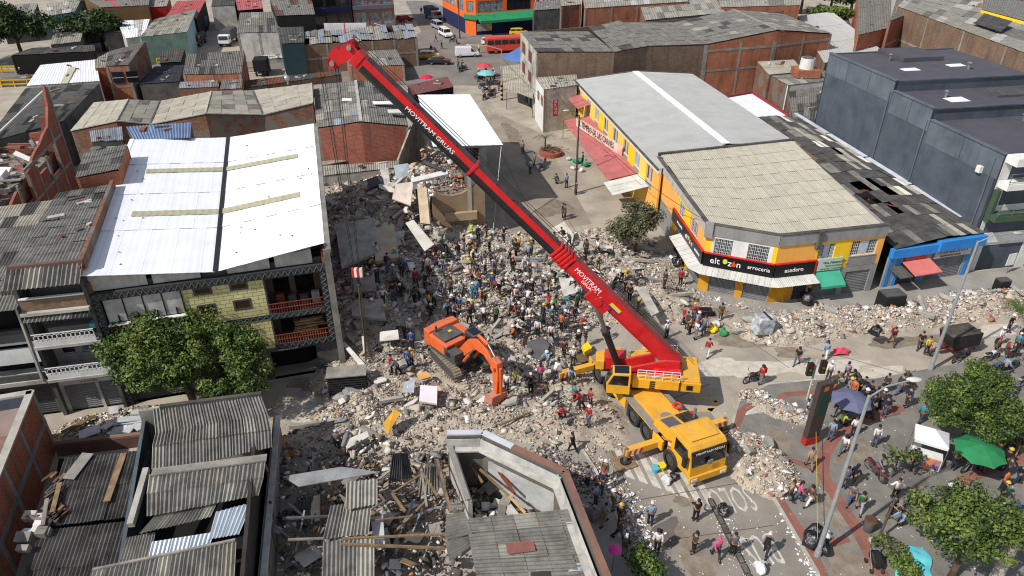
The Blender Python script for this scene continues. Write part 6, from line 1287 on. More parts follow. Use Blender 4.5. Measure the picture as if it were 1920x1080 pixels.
# winches, railings
for x in(-2.5,-1.7):MB().tube(T3(x,-.45,3.2),T3(x,.45,3.2),.42,14).build('winch_drum',mk('winch_rope',S(86,80,74),S(50,48,46),ns=4),cr_);
tb(-3.0,-1.2,.5,1.0,2.95,3.3).build('winch_housing',CR_,cr_,bevel=.03);tb(-3.0,-1.2,-1.0,-.5,2.95,3.3).build('winch_housing',CR_,cr_,bevel=.03);tb(-2.9,-1.3,-.5,.5,3.65,3.72).build('walk_plate',DECK,cr_)
mb=MB()
for i in range(6):mb.tube(T3(-2.9+i*.56,1.62,2.95),T3(-2.9+i*.56,1.62,3.75),.025,5)
for z in(3.3,3.55,3.75):mb.tube(T3(-2.9,1.62,z),T3(-.1,1.62,z),.025,5)
mb.build('railing',mk('white_rail',S(224,224,224),ov=0),cr_)
mb=MB()
for i in range(4):mb.tube(T3(-2.9+i*.8,-1.6,2.9),T3(-2.9+i*.8,-1.6,3.7),.025,5)
for z in(3.3,3.7):mb.tube(T3(-2.9,-1.6,z),T3(-.5,-1.6,z),.025,5)
mb.build('railing',MATS['white_rail'],cr_)
# boom
P0=T3(-2.35,0,3.55);be=(tip-P0).normalized();BL=(tip-P0).length;bu=be.cross(ts).normalized()
if bu.z<0:bu=-bu
B3=lambda x,y,z:P0+be*x+ts*y+bu*z
def bx(x0,x1,y0,y1,z0,z1):return MB().obox(B3(x0,y0,z0),be*(x1-x0),ts*(y1-y0),bu*(z1-z0))
def boomsec(x0,x1,w,h,name,m):
    pr=[(-w/2,h*.5),(w/2,h*.5),(w/2,-h*.22),(w*.3,-h*.45),(0,-h*.52),(-w*.3,-h*.45),(-w/2,-h*.22)]
    return MB().extr([B3(x0,y,z)for y,z in pr],be*(x1-x0)).build(name,m,cr_,bevel=.02)
X1=BL*.395
boomsec(-.5,X1,.86,1.14,'base_boom',CR_)
for i in range(5):boomsec(X1-1.0+.28*i,X1-.86+.28*i,1.04-.03*i,1.34-.03*i,'boom_collar',CR_)
boomsec(X1,BL-.6,.7,.94,'boom_section',CR_)
xm=BL*.66
boomsec(xm,xm+.2,.82,1.06,'boom_collar',CR_)
bx(X1+.3,BL-.9,.352,.36,-.21,.06).build('black_stripe',CB,cr_);MB().extr([B3(X1+.3,y,z)for y,z in((.35,-.206),(.36,-.206),(.22,-.432),(.208,-.43))],be*(BL-1.2-X1)).build('black_stripe',CB,cr_)
bx(X1+.3,BL-.9,-.35,.35,.47,.485).build('top_plate',CM,cr_)
for u in(.5,.55,.60,.72,.78,.84,.9):bx(BL*u,BL*u+.12,.15,.3,.485,.53).build('top_lug',CB,cr_)
# lettering reads from the head down to the turret
text(cr_,'MOVITRAM GRUAS',B3(BL-4.2,.363,-.07),-be,bu,.36,WLET,sx=1.25)
text(cr_,'MOVITRAM',B3(X1-1.5,.435,.02),-be,bu,.46,WLET,sx=1.0);text(cr_,'GRUAS S.A.S',B3(X1-2.4,.435,-.24),-be,bu,.3,WLET,sx=1.1)
MB().extr([B3(X1-1.1+.42*x,.44,z)for x,z in((-.0,.45),(.3,.5),(.2,.2),(.45,.05),(.2,-.1),(-.1,.0))],ts*.012).build('black_mark',CB,cr_)
MB().box(B3(X1*.52,.445,.1),(.9,.03,.3),Matrix((be,ts,bu)).transposed()).build('flag_patch',mk('flag_yellow',S(230,190,60),ov=0),cr_);MB().box(B3(X1*.52,.46,-.06),(.9,.03,.12),Matrix((be,ts,bu)).transposed()).build('flag_patch_blue',mk('flag_blue',S(40,60,140),ov=0),cr_)
MB().tube(B3(X1*.62,-.6,-.4),B3(X1*.62,.6,-.4),.3,12).build('luffing_pin',CR_,cr_);bx(X1*.54,X1*.70,.34,.54,-.8,-.1).build('luffing_lug',CR_,cr_)
ca,cm_,cbp=T3(1.05,.0,2.5),None,B3(X1*.62,0,-.75);cm_=L2(ca,cbp,.55)
MB().tube(ca,cm_,.24,14).build('luffing_cylinder',CB,cr_);MB().tube(cm_,cbp,.15,12).build('cylinder_rod',mk('chrome_rod',S(140,120,110),metal=.6,rough=.3,ov=0),cr_);MB().tube(L2(ca,cbp,.52),L2(ca,cbp,.57),.29,12).build('cylinder_ring',CB,cr_)
# boom head
boomsec(BL-.7,BL-.2,.82,1.06,'head_collar',CR_)
for s in(-.36,.24):MB().extr([B3(BL+x,s,z)for x,z in((-.4,.42),(.3,.55),(.55,.25),(.66,-.95),(.45,-1.45),(.18,-1.45),(-.1,-.46))],ts*.12).build('head_plate',CR_,cr_)
for x,z,r in((.25,.3,.33),(.4,-1.12,.36)):MB().tube(B3(BL+x,-.3,z),B3(BL+x,.3,z),r,18).build('sheave',mk('sheave_red_dark',S(150,24,30),S(110,18,22),ns=1,ov=.05),cr_);MB().tube(B3(BL+x,-.56,z),B3(BL+x,.56,z),.14,10).build('sheave_axle',DECK,cr_)
bx(BL+.25,BL+.9,-.34,.34,-1.0,-.3).build('head_crossbar',CR_,cr_);MB().tube(B3(BL+.9,.1,.6),B3(BL+.9,.1,.6)+V(0,0,.6),.03,5).build('wind_sensor',CR_,cr_)
CABLE=mk('wire_rope',S(46,44,42),ov=0,rough=.6)
h0=B3(BL+.5,0,-1.6);HKZ=Zat(42.4,512);HK=V(h0.x+.1,h0.y+.1,HKZ)
for k,(dx,dy)in enumerate(((-.5,-.2),(-.42,.2),(.42,-.2),(.5,.2))):MB().tube(V(h0.x+dx,h0.y+dy,h0.z+.5),V(HK.x+dx*.35,HK.y+dy*.5,HK.z+.2),.022,5).build('hoist_rope',CABLE,cr_)
for y in(-.2,.2):MB().tube(B3(BL+.5,y,.8),B3(-.3,y,1.0),.02,5).build('hoist_rope',CABLE,cr_)
hb=thing('hook_block','red and white striped crane hook block hanging over the dark rubble','hook',HK-V(0,0,.5))
for k in range(4):MB().box(HK+V(-.27+.18*k,0,.0),(.17,.3,.62),0).build('hook_plate',HAZ if k%2==0 else WHITE,hb)
MB().tube(HK-V(0,0,.32),HK-V(0,0,.7),.1,8).path([HK-V(0,0,.7),HK+V(.14,0,-.85),HK+V(.1,0,-1.05),HK+V(-.1,0,-1.05)],.07,6).build('hook',CB,hb)
slg=thing('chain_sling','long chain sling hanging from the crane hook to the rubble','sling',V(HK.x,HK.y,hf(HK.x,HK.y)))
for k in range(3):
    o_=V(.09*math.cos(k*2.1),.09*math.sin(k*2.1),0);MB().path([HK-V(0,0,1.0),HK+o_*1.6-V(0,0,2.6),HK+o_-V(0,0,5),V(HK.x,HK.y,hf(HK.x,HK.y)+.15)+o_*3],.05,5).build('chain',mk('sling_chain',S(92,82,62),S(60,54,42),ns=3),slg)
# ---------------------------------------------------------------- excavator
EO=mk('excavator_orange',S(232,102,40),S(192,84,36),ns=.9,amt=.6,ov=.04,rough=.5,dust=.45,grit=.25)
TRK=mk('dusty_track_steel',S(140,126,104),S(92,82,70),ns=2,amt=.8,ov=.12,dust=.5)
BKT=mk('bucket_red_faded',S(214,112,96),S(170,130,108),ns=1.4,amt=.9,ov=0,dust=.5)
ez=1.0;e0=G(862,678,ez);ef=(G(860,722,ez)-G(797,654,ez)).normalized();el=V(-ef.y,ef.x,0)
ex=thing('excavator','orange crawler excavator digging on the rubble heap beside the crane','excavator',e0)
E3=lambda x,y,z:e0+ef*x+el*y+V(0,0,z-.1)
for s in(-1,1):
    tr_=MB().extr([E3(x,s*1.25-.26,z)for x,z in((-1.9,.5),(-1.6,.12),(1.6,.12),(1.95,.5),(1.6,.86),(-1.6,.86))],el*.52).build('track',ED,ex)
    lp=[(-1.75+.29*i,.08,0)for i in range(13)]+[(1.98,.32,.9),(2.04,.55,1.57),(1.9,.82,2.4)]+[(1.72-.29*i,.93,PI)for i in range(13)]+[(-1.95,.8,3.9),(-2.06,.52,4.71),(-1.95,.25,5.5)]
    for x,z,a in lp:
        R=Matrix((ef*math.cos(a)+V(0,0,math.sin(a)),el,(ef*-math.sin(a)+V(0,0,math.cos(a))))).transposed();mb=MB().box(E3(x,s*1.25,z),(.26,.62,.05),R).box(E3(x,s*1.25,z)+(R@V(.08,0,-.04 if a<3 else-.04)),(.03,.6,.05),R);mb.build('track_pad',TRK,tr_)
    for x in(-1.6,-.8,0,.8,1.6):MB().tube(E3(x,s*1.25-.2,.42),E3(x,s*1.25+.2,.42),.22,10).build('roller',ED,tr_)
MB().box(E3(0,0,.75),(1.8,2.0,.5),Matrix((ef,el,UP)).transposed()).build('undercarriage',ED,ex)
hd_=V(.66,-.75,0).normalized();hl_=V(-hd_.y,hd_.x,0);RH=Matrix((hd_,hl_,UP)).transposed();H3=lambda x,y,z:e0+hd_*x+hl_*y+V(0,0,z-.1)
def hb_(x0,x1,y0,y1,z0,z1):return MB().obox(H3(x0,y0,z0),hd_*(x1-x0),hl_*(y1-y0),V(0,0,z1-z0))
hb_(-1.7,1.3,-1.3,1.3,1.05,1.3).build('house_floor',ED,ex)
cw=[H3(-2.65+.12*abs(y),y,1.15)for y in(-1.35,-.7,0,.7,1.35)];MB().prism(cw+[H3(-1.8,1.35,0),H3(-1.8,-1.35,0)],e0.z+1.05,e0.z+2.3).build('counterweight',EO,ex,bevel=.08)
hb_(-1.8,.35,-1.35,.35,1.3,2.25).build('engine_house',EO,ex,bevel=.06);hb_(-1.6,-.1,-1.15,.5,2.25,2.42).build('engine_lid',ED,ex,bevel=.04);MB().box(H3(-.9,-.1,2.44),(.25,.25,.04),RH).build('yellow_label',mk('yellow_sticker',S(220,190,60),ov=0),ex)
hb_(-1.8,.1,.36,1.35,1.3,2.1).build('pump_house',EO,ex,bevel=.05);MB().tube(H3(-1.5,-.9,2.4),H3(-1.5,-.9,2.9),.09,8).build('exhaust',ED,ex)
hb_(.36,1.25,-1.35,-.55,1.3,1.95).build('tool_box',ED,ex,bevel=.04);hb_(.0,.36,-1.36,-.6,1.3,2.1).build('fuel_tank',ED,ex,bevel=.03);MB().box(H3(.45,-1.36,1.65),(.5,.03,.35),RH).build('vent_panel',CB,ex)
cab_=[(.1,1.3),(.1,2.75),(1.2,2.72),(1.6,2.0),(1.55,1.3)]
MB().extr([H3(x,.45,z)for x,z in cab_],hl_*.9).build('cab',ED,ex,bevel=.05)
MB().add([H3(1.24,.5,2.68),H3(1.24,1.3,2.68),H3(1.63,1.3,2.0),H3(1.63,.5,2.0)],((0,1,2,3),)).build('windscreen',WS,ex);MB().obox(H3(.25,.55,2.77),hd_*.8,hl_*.7,V(0,0,.02)).build('roof_hatch',WS,ex)
MB().add([H3(x,.44,z)for x,z in((.25,1.9),(.25,2.6),(1.15,2.58),(1.45,1.95))],((0,1,2,3),)).build('side_window',WS,ex)
# boom, stick, bucket
st_=V(-1.0,38.5,0);pv=H3(.9,-.25,1.6);pd=V(st_.x-pv.x,st_.y-pv.y,0);PLn=pd.length;pd.normalize();ps=V(-pd.y,pd.x,0)
A3=lambda x,y,z:pv+pd*x+ps*y+V(0,0,z)
el_z=Zat(38.6,688)-pv.z
top=[(-.2,.3),(1.0,1.75),(2.0,2.42),(3.0,2.45),(PLn-.1,el_z+.45)];bot=[(PLn-.05,el_z-.1),(3.0,1.65),(2.1,1.5),(1.3,.9),(.2,-.25)]
MB().extr([A3(x,-.26,z)for x,z in top+bot],ps*.52).build('boom',EO,ex,bevel=.03)
bz=.55-pv.z;MB().extr([A3(PLn+x,-.22,z)for x,z in((-.3,el_z+.75),(.3,el_z+.55),(.42,el_z-.4),(.18,bz+1.0),(-.18,bz+1.0),(-.28,el_z-.5))],ps*.44).build('stick',EO,ex,bevel=.03)
MB().tube(A3(PLn-.02,-.4,el_z+.1),A3(PLn-.02,.4,el_z+.1),.2,10).build('elbow_pin',EO,ex)
for s in(-.42,.42):MB().tube(A3(.7,s,-.2),A3(1.4,s,.75),.12,8).build('boom_cylinder',EO,ex);MB().tube(A3(1.4,s,.75),A3(2.05,s,1.6),.07,8).build('cylinder_rod',STEEL,ex)
MB().tube(A3(2.1,0,2.6),A3(3.3,0,2.55),.12,8).build('stick_cylinder',EO,ex);MB().tube(A3(3.3,0,2.55),A3(PLn-.25,0,el_z+.75),.07,8).build('cylinder_rod',STEEL,ex)
MB().tube(A3(PLn+.42,0,el_z+.2),A3(PLn+.45,0,bz+1.2),.1,8).build('bucket_cylinder',EO,ex)
for k in range(4):MB().path([A3(1.0+.1*k,-.3+.2*k,1.9),A3(2.3,-.25+.15*k,2.62),A3(3.6,-.2+.1*k,2.4),A3(PLn-.3,-.15+.08*k,el_z+.6)],.025,5).build('hydraulic_hose',CB,ex)
bk_=[(.35,bz+1.15),(-.15,bz+1.2),(-.62,bz+.75),(-.75,bz+.2),(-.5,bz-.15),(-.1,bz-.2),(.1,bz-.1)]
MB().extr([A3(PLn+x,-.62,z)for x,z in bk_],ps*1.24).build('bucket',BKT,ex,bevel=.03)
for k in range(5):MB().bar(A3(PLn-.05,-.55+.27*k,bz-.15),A3(PLn+.25,-.55+.27*k,bz-.22),.1,.08).build('bucket_tooth',STEEL,ex)
# ---------------------------------------------------------------- rubble: heaped beds, loose chunks, single slabs
BED=mk('rubble_dust',S(182,169,150),S(132,123,111),ns=1.3,amt=.9,grit=.45,bump=.9,bs=7,ov=0)
xs=np.arange(-42,52,.3);ys=np.arange(24,92,.3);XX,YY=np.meshgrid(xs,ys);ZZ=hfa(XX,YY)
ZZ=ZZ+np.where(ZZ>.1,nr.uniform(-.06,.06,ZZ.shape),0)
ok=(ZZ[:-1,:-1]+ZZ[1:,1:]+ZZ[:-1,1:]+ZZ[1:,:-1])>.12
idx=np.arange(XX.size).reshape(XX.shape);qd=np.stack([idx[:-1,:-1][ok],idx[:-1,1:][ok],idx[1:,1:][ok],idx[1:,:-1][ok]],1)
used,inv=np.unique(qd,return_inverse=True);P_=np.stack([XX.ravel(),YY.ravel(),ZZ.ravel()-.03],1)[used]
ob_=npmesh('rubble_bed',P_,inv.reshape(qd.shape),[BED],kind='stuff',base=(0,40,0));ob_['label']='dusty heaped bed of crushed rubble across the junction'
RM=[mk('rubble_beige',S(196,184,165),S(160,150,134),ns=3,amt=.7,ov=.0),mk('rubble_pale',S(212,206,194),S(176,168,156),ns=3,amt=.6,ov=0),mk('rubble_grey',S(140,137,131),S(104,101,96),ns=3,amt=.7,ov=0),
      mk('rubble_dark',S(86,83,79),S(56,54,52),ns=3,amt=.6,ov=0),mk('rubble_brick',S(172,112,84),S(142,92,72),ns=3,amt=.6,ov=0),mk('rubble_white',S(232,229,222),S(204,200,192),ns=3,amt=.5,ov=0),mk('rubble_pinkish',S(198,174,156),S(168,147,131),ns=3,amt=.6,ov=0),mk('rubble_wood',S(132,106,80),S(92,74,56),ns=3,amt=.6,ov=0)]
BOXV=np.array([(-1,-1,-1),(1,-1,-1),(1,1,-1),(-1,1,-1),(-1,-1,1),(1,-1,1),(1,1,1),(-1,1,1)],float)*.5
BOXF=np.array([(0,3,2,1),(4,5,6,7),(0,1,5,4),(1,2,6,5),(2,3,7,6),(3,0,4,7)])
def rots(n,tilt):
    a=nr.uniform(0,2*np.pi,n);b=nr.uniform(-tilt,tilt,n);c=nr.uniform(-tilt,tilt,n)
    ca,sa,cb_,sb,cc,sc_=np.cos(a),np.sin(a),np.cos(b),np.sin(b),np.cos(c),np.sin(c);z=np.zeros(n);o=np.ones(n)
    A=np.stack([np.stack([ca,-sa,z],1),np.stack([sa,ca,z],1),np.stack([z,z,o],1)],1);B=np.stack([np.stack([o,z,z],1),np.stack([z,cb_,-sb],1),np.stack([z,sb,cb_],1)],1);Cc=np.stack([np.stack([cc,z,sc_],1),np.stack([z,o,z],1),np.stack([-sc_,z,cc],1)],1)
    return A@B@Cc
def chunks(name,label,pts,smin,smax,wts,flat=.5,pw=2.1,parent=None,lift=.2,z=None,tilt=.7):
    n=len(pts);s=smin*(1-nr.rand(n)*(1-(smin/smax)**pw))**(-1/pw)
    dims=np.stack([s*nr.uniform(.8,1.5,n),s*nr.uniform(.5,1.0,n),s*nr.uniform(.2,.9,n)*flat],1)
    jit=nr.uniform(.62,1.12,(n,8,3));v=BOXV[None]*jit*dims[:,None,:];v=np.einsum('nij,nkj->nki',rots(n,tilt),v)
    zz=(hfa(pts[:,0],pts[:,1])if z is None else z)+dims[:,2]*lift
    v+=np.stack([pts[:,0],pts[:,1],zz],1)[:,None,:]
    f=(BOXF[None]+(np.arange(n)*8)[:,None,None]).reshape(-1,4);mi=np.repeat(nr.choice(len(RM),n,p=np.array(wts)/sum(wts)),6)
    o=npmesh(name,v.reshape(-1,3),f,RM,mi,parent=parent,kind='stuff',base=None if parent is not None else(*pts.mean(0),0))
    o['label']=label;return o
def scat(lst,n,edge=1.15):
    "points over the mounds in lst (indices), denser in the middle"
    a=np.array([MOUNDS[i][2]*MOUNDS[i][3]for i in lst]);k=nr.choice(lst,n,p=a/a.sum());r=np.sqrt(nr.rand(n))*edge;t=nr.rand(n)*2*np.pi
    m=np.array([MOUNDS[i]for i in k]);u=r*np.cos(t)*m[:,2];v=r*np.sin(t)*m[:,3];c,s=np.cos(m[:,4]),np.sin(m[:,4])
    p=np.stack([m[:,0]+u*c-v*s,m[:,1]+u*s+v*c],1);return p
def inpoly(p,poly):
    x,y=p[:,0],p[:,1];r=np.zeros(len(p),bool);n=len(poly)
    for i in range(n):
        x0,y0=poly[i][0],poly[i][1];x1,y1=poly[(i+1)%n][0],poly[(i+1)%n][1];r^=((y0>y)!=(y1>y))&(x<(x1-x0)*(y-y0)/(y1-y0+1e-12)+x0)
    return r
KEEP_OUT=[[bL,bC,bR,bR2,bL2],[wL,wR,rrg,klg],[kf[0],kf[1],kf[2],kf[3],V(kf[0].x,kf[3].y,0)],[C3(-.5,-1.6,0),C3(13,-1.6,0),C3(13,1.6,0),C3(-.5,1.6,0)],
            TPQ,[gh_ for gh_ in(G(512,860),G(535,838),G(512,1150),G(300,1150),G(290,880))],[q0,q1,q1+V(-5,30,0),q0+V(-5,30,0)]]
def clear(p):
    k=np.ones(len(p),bool)
    for pl in KEEP_OUT:k&=~inpoly(p,pl)
    return p[k]
NM=len(MOUNDS)
Zc,Zm,Zf=list(range(0,6)),list(range(6,12))+[21,22],list(range(12,21))
Zp,Zq,Zs=list(range(23,30)),list(range(30,36)),[36,37,38,39]
W_=dict(col=(3,2.4,4,1.5,.35,1.0,.7,.4),mid=(5,2.6,3.4,.9,.3,1.0,1.1,.4),front=(5,2.2,3.4,1.0,.45,.5,1.7,.3),pale=(3.4,3.6,1.2,.25,.6,1.6,3,.15),plaza=(2.6,3,1,.2,.9,2.6,2.2,.2),street=(2,2,2,1,1,2.5,1,1))
for nm,lab,lst,n,a,b,wk_ in(('rubble','grey rubble of the collapsed block',Zc,11000,.10,1.3,'col'),('rubble','rubble under the crowd in the middle of the junction',Zm,19000,.07,.7,'mid'),('rubble','crushed rubble heap in front of the excavator',Zf,19000,.06,.6,'front'),
                              ('rubble','long pale rubble bank before the shops',Zp,11000,.08,.75,'pale'),('rubble','white and brick rubble piles at the plaza edge',Zq,4600,.06,.6,'plaza'),('rubble','debris pile beside the dark roofs and crane',Zs,2400,.06,.45,'street')):
    p=clear(scat(lst,n));p=p[hfa(p[:,0],p[:,1])>.05]if nm=='rubble' else p
    chunks(nm,lab,p,a,b,W_[wk_])
sA_,dS_=STUB;n=900;u=nr.uniform(.2,5.2,n);v=nr.uniform(.3,9.5,n);p=np.stack([sA_.x+dS_.x*u-.24*v,sA_.y+dS_.y*u+.97*v],1)
chunks('rubble','brick rubble heaped on the tilted floor under the white roof',p,.1,.8,(2,1.6,1.2,.3,3.6,1,1.8,.4),z=4.75+.16*v+.5*np.sin(u*1.1)*np.sin(v*.7)+nr.uniform(0,.35,n),lift=.4)
n=700;v=nr.uniform(0,7,n);u=nr.uniform(-2.6,.4,n);p=np.stack([sA_.x+dS_.x*u-.24*v,sA_.y+dS_.y*u+.97*v],1);chunks('rubble','pale rubble sliding down the torn side of the collapse',p,.12,1.1,(3,3,1.6,.4,1.2,2,1.6,.6),z=np.maximum(hfa(p[:,0],p[:,1]),4.4+.9*u+.1*v),lift=.4,tilt=1.1)
# stray bits and paper over the street, gutters and plaza
n=5200;p=np.stack([nr.uniform(-24,45,n),nr.uniform(24,66,n)],1)
c_=np.array([G(1130,640).x,G(1130,640).y]);d=np.hypot(p[:,0]-c_[0],p[:,1]-c_[1]);p=clear(p[nr.rand(n)<np.exp(-d/17)])
chunks('scattered_rubble','scattered small stones on the dusty street',p,.03,.22,W_['pale'],z=0.0,lift=.3)
def along(line,n,sp):
    P=np.array([G(*q)[:2]for q in line]);k=nr.randint(0,len(P)-1,n);t=nr.rand(n)[:,None];return P[k]*(1-t)+P[k+1]*t+nr.normal(0,sp,(n,2))
chunks('scattered_rubble','pale rubble along the sidewalk kerb by the ruined corner',along(((1085,770),(1120,870),(1165,960),(1200,1060)),900,.45),.05,.4,W_['plaza'],z=.05,lift=.3)
chunks('scattered_rubble','dark rubble over the sidewalk outside the roofless shell',along(((1010,850),(1080,890),(1110,920)),1500,.5),.06,.35,(1,.4,3,5,.3,.2,.3,.3),z=.14,lift=.4)
chunks('scattered_rubble','rubble swept against the corner shop walls',clear(along(((1245,470),(1290,545),(1330,565),(1440,592),(1500,590)),700,.5)),.06,.5,W_['pale'],z=.12,lift=.35)
PAPER=mk('white_paper',S(232,231,226),S(210,206,198),ns=3,ov=0)
def litter(pts,z,label,smin=.03,smax=.12):
    n=len(pts);s=nr.uniform(smin,smax,n);v=BOXV[None]*np.stack([s,s*nr.uniform(.4,1,n),s*.12],1)[:,None,:];v=np.einsum('nij,nkj->nki',rots(n,.3),v);v+=np.stack([pts[:,0],pts[:,1],np.full(n,z)+.012],1)[:,None,:]
    o=npmesh('litter',v.reshape(-1,3),(BOXF[None]+(np.arange(n)*8)[:,None,None]).reshape(-1,4),[PAPER],kind='stuff',base=(*pts.mean(0),0));o['label']=label
n=420;p=np.stack([nr.uniform(10,42,n),nr.uniform(23,42,n)],1);p=p[inpoly(p,PLZ)];litter(p,.125,'white litter scattered over the plaza paving')
litter(along(((1480,960),(1510,1010),(1540,1090)),380,.3),.02,'white litter in the gutter beside the plaza kerb',.05,.22);litter(along(((1340,940),(1400,1080)),160,.35),.02,'white litter along the bus lane divider');litter(along(((1130,890),(1190,960),(1230,1080)),420,.4),.03,'white litter in the gutter by the ruined corner',.05,.2)
n=220;p=np.stack([nr.uniform(4,16,n),nr.uniform(22,40,n)],1);litter(p[~inpoly(p,PLZ)],.012,'small white scraps on the lane')
# interior debris of the gutted house and the roofless shell
def infill(poly,n,z0,z1,a,b,wts,label,par):
    xs_=[q.x for q in poly];ys_=[q.y for q in poly];p=np.stack([nr.uniform(min(xs_),max(xs_),n),nr.uniform(min(ys_),max(ys_),n)],1);p=p[inpoly(p,poly)]
    o=chunks('debris',label,p,a,b,wts,z=nr.uniform(z0,z1,len(p)),lift=.4,tilt=1.0,parent=par)
infill([G(530,850),G(838,840),G(870,1000),G(860,1150),G(520,1150)],2600,.0,1.1,.12,1.0,(2,1.5,3,4,.3,1.2,.4,2),'dark debris filling the gutted house',gh)
infill([kf[0]+V(.5,-.5,0),kf[1]+V(-.3,-.6,0),kf[2]+V(-.8,-.3,0),G(1080,1000),G(880,1000)],1100,.0,.8,.12,.8,(2,2,3,3,.6,2.4,.4,2),'papers and debris on the floor of the roofless shell',sh)
for k in range(46):
    c=G(rnd.uniform(545,830),rnd.uniform(880,1060),rnd.uniform(.9,1.7));a=rnd.uniform(0,PI);L_=rnd.uniform(1,3.2);MB().bar(c,c+V(L_*math.cos(a),L_*math.sin(a),rnd.uniform(-.5,.9)),rnd.uniform(.06,.16),.07).build('loose_beam',rnd.choice([WOOD,CON,CON,COND,WOOD,STEEL]),gh)
for k in range(26):
    c=G(rnd.uniform(545,830),rnd.uniform(880,1060),rnd.uniform(1.0,1.6));MB().box(c,(rnd.uniform(.4,1.6),rnd.uniform(.3,1.0),.05),Matrix.Rotation(rnd.uniform(-.7,.7),3,'X')@Matrix.Rotation(rnd.uniform(0,3),3,'Z')).build('broken_board',rnd.choice([WHP,CON,WHITED,FIB,WOOD,COND]),gh)
for k in range(20):
    c=G(rnd.uniform(880,1010),rnd.uniform(880,965),rnd.uniform(.6,1.2));MB().box(c,(rnd.uniform(.3,1.5),rnd.uniform(.2,.8),.06),Matrix.Rotation(rnd.uniform(-.6,.6),3,'X')@Matrix.Rotation(rnd.uniform(0,3),3,'Z')).build('broken_board',rnd.choice([WHP,WHITE,WHITED,CON,FIB,WOOD]),sh)
# ---- single slabs, beams and boards one can pick out
LM=[('the excavator',850,660),('the crane turret',1240,700),('the hanging hook block',692,520),('the yellow corner shop',1330,500),('the leafless street tree',1175,420),('the white roofed block',625,600),('the brown brick stub',850,400),('the black lattice crate',655,722),('the roofless corner shell',900,820),('the boom collar',1065,490),
      ('the excavator bucket',928,765),('the crane outrigger',1080,700),('the white mattress',803,740),('the dark overturned disc',1025,640),('the luffing cylinder',1180,650),('the brick front above the collapse',690,270),('the leaning white panel',785,440),('the covered cargo trike',1775,625),('the blue shop',1720,500),('the lattice wrapped kiosk',1430,600),('the curved white beam',805,328),('the folded wall sheet',795,385),('the broad fallen slab',670,450),('the dark mossy roof',190,870),('the shop shutters',190,740),('the leaning prop',925,440),('the crane cab',1310,870),('the green awning',1555,525),('the two leaning beams',660,660)]
ITEMS=[]      # (object, description, px, py): labels are written at the end
SLABS=mk('broken_slab_concrete',S(168,164,154),S(118,114,107),ns=1.2,amt=.8,grit=.3,ov=.16,bump=.4)
SLABW=mk('whitewashed_slab',S(214,209,198),S(172,166,154),ns=1.0,amt=.7,grit=.2,ov=.08)
SLABT=mk('tan_plaster_slab',S(190,172,144),S(150,134,110),ns=1.0,amt=.7,grit=.2,ov=.1)
def ragged(L_,W,T,k=None):
    k=k or rnd.choice((4,5,5,6))
    "flat broken piece with an uneven outline"
    pts=[]
    for i in range(k):
        t=2*PI*i/k+rnd.uniform(-.35,.35)+.6;c,s=math.cos(t),math.sin(t);r=rnd.uniform(.65,1.05)/max(abs(c),abs(s))**.75;pts.append((c*r*L_/2,s*r*W/2))
    return MB().prism(pts,-T/2,T/2)
def piece(name,desc,px_,py_,mb,m,tilt=(0,0),rz=None,lift=.12,cat='debris'):
    g=GH(px_,py_);o=mb.build(name,m,origin=(0,0,0));o.location=g+V(0,0,lift);o.rotation_euler=(tilt[0],tilt[1],rnd.uniform(0,6.28)if rz is None else rz);o['category']=cat;o['kind']='thing';ITEMS.append((o,desc,px_,py_));return o
def slabq(name,label,cat,pts,th,m):
    "pts: pixel and absolute height"
    P=[G(*p)for p in pts];n=(P[1]-P[0]).cross(P[2]-P[0]).normalized()
    if n.z<0:n=-n
    o=MB().extr(P,n*-th).build(name,m,origin=sum(P,V(0,0,0))/len(P));o['label']=label;o['category']=cat;o['kind']='thing';return o
slabq('floor_slab','broad grey fallen floor slab lying between the white roofed block and the tan stub','slab',((628,420,4.3),(700,408,4.5),(715,470,3.6),(640,500,3.3)),.3,SLABS)
slabq('floor_slab','lighter grey sunken floor slab with a dark hole edge beside the broad fallen slab','slab',((697,428,4.2),(738,420,4.3),(748,482,3.4),(704,490,3.3)),.35,SLABT)
slabq('fallen_wallboard','leaning smooth whitish wall panel above the crowd','debris',((760,418,4.6),(775,412,4.9),(814,458,3.2),(796,471,2.6)),.25,SLABW)
slabq('fallen_wallboard','large whitish folded wall sheet hanging on the torn side of the collapse','debris',((782,350,6.0),(800,352,6.2),(806,420,4.0),(788,418,3.8)),.2,SLABT)
slabq('fallen_wallboard','broad pale plaster sheet tipped beside the folded wall sheet','debris',((742,345,5.6),(775,340,5.8),(770,385,4.8),(735,372,4.6)),.15,mk('pinkish_plaster',S(206,192,178),S(170,156,142),ns=1,amt=.6))
slabq('cupboard_side','pale blue grey cupboard panel standing in the collapse','debris',((738,310,5.4),(765,306,5.6),(770,332,4.6),(744,342,4.4)),.25,mk('pale_blue_panel',S(168,178,186),S(134,144,152),ns=1,amt=.5))
slabq('cupboard_side','grey white door panel leaning beside the cupboard panel','debris',((712,318,5.2),(728,314,5.4),(732,352,4.2),(722,355,4.1)),.2,WHITED)
slabq('tipped_cabinet','dark slate coloured cabinet tipped in the shaded collapse','debris',((688,336,4.9),(712,328,5.1),(716,345,4.6),(692,352,4.5)),.5,STEELD)
slabq('beam','curved white beam bridging the collapse under the boom','beam',((770,334,6.0),(838,318,6.2),(840,326,6.0),(772,342,5.8)),.25,WHITE)
slabq('beam','grey roof beam lying across the brick debris under the boom','beam',((790,305,6.6),(796,300,6.8),(836,318,6.3),(832,322,6.2)),.25,STEELD)
slabq('floor_slab','stacked broken floor slab topping the dark pile beside the white roofed block','slab',((658,562,3.3),(716,560,3.5),(722,598,2.7),(660,592,2.8)),.4,SLABS)
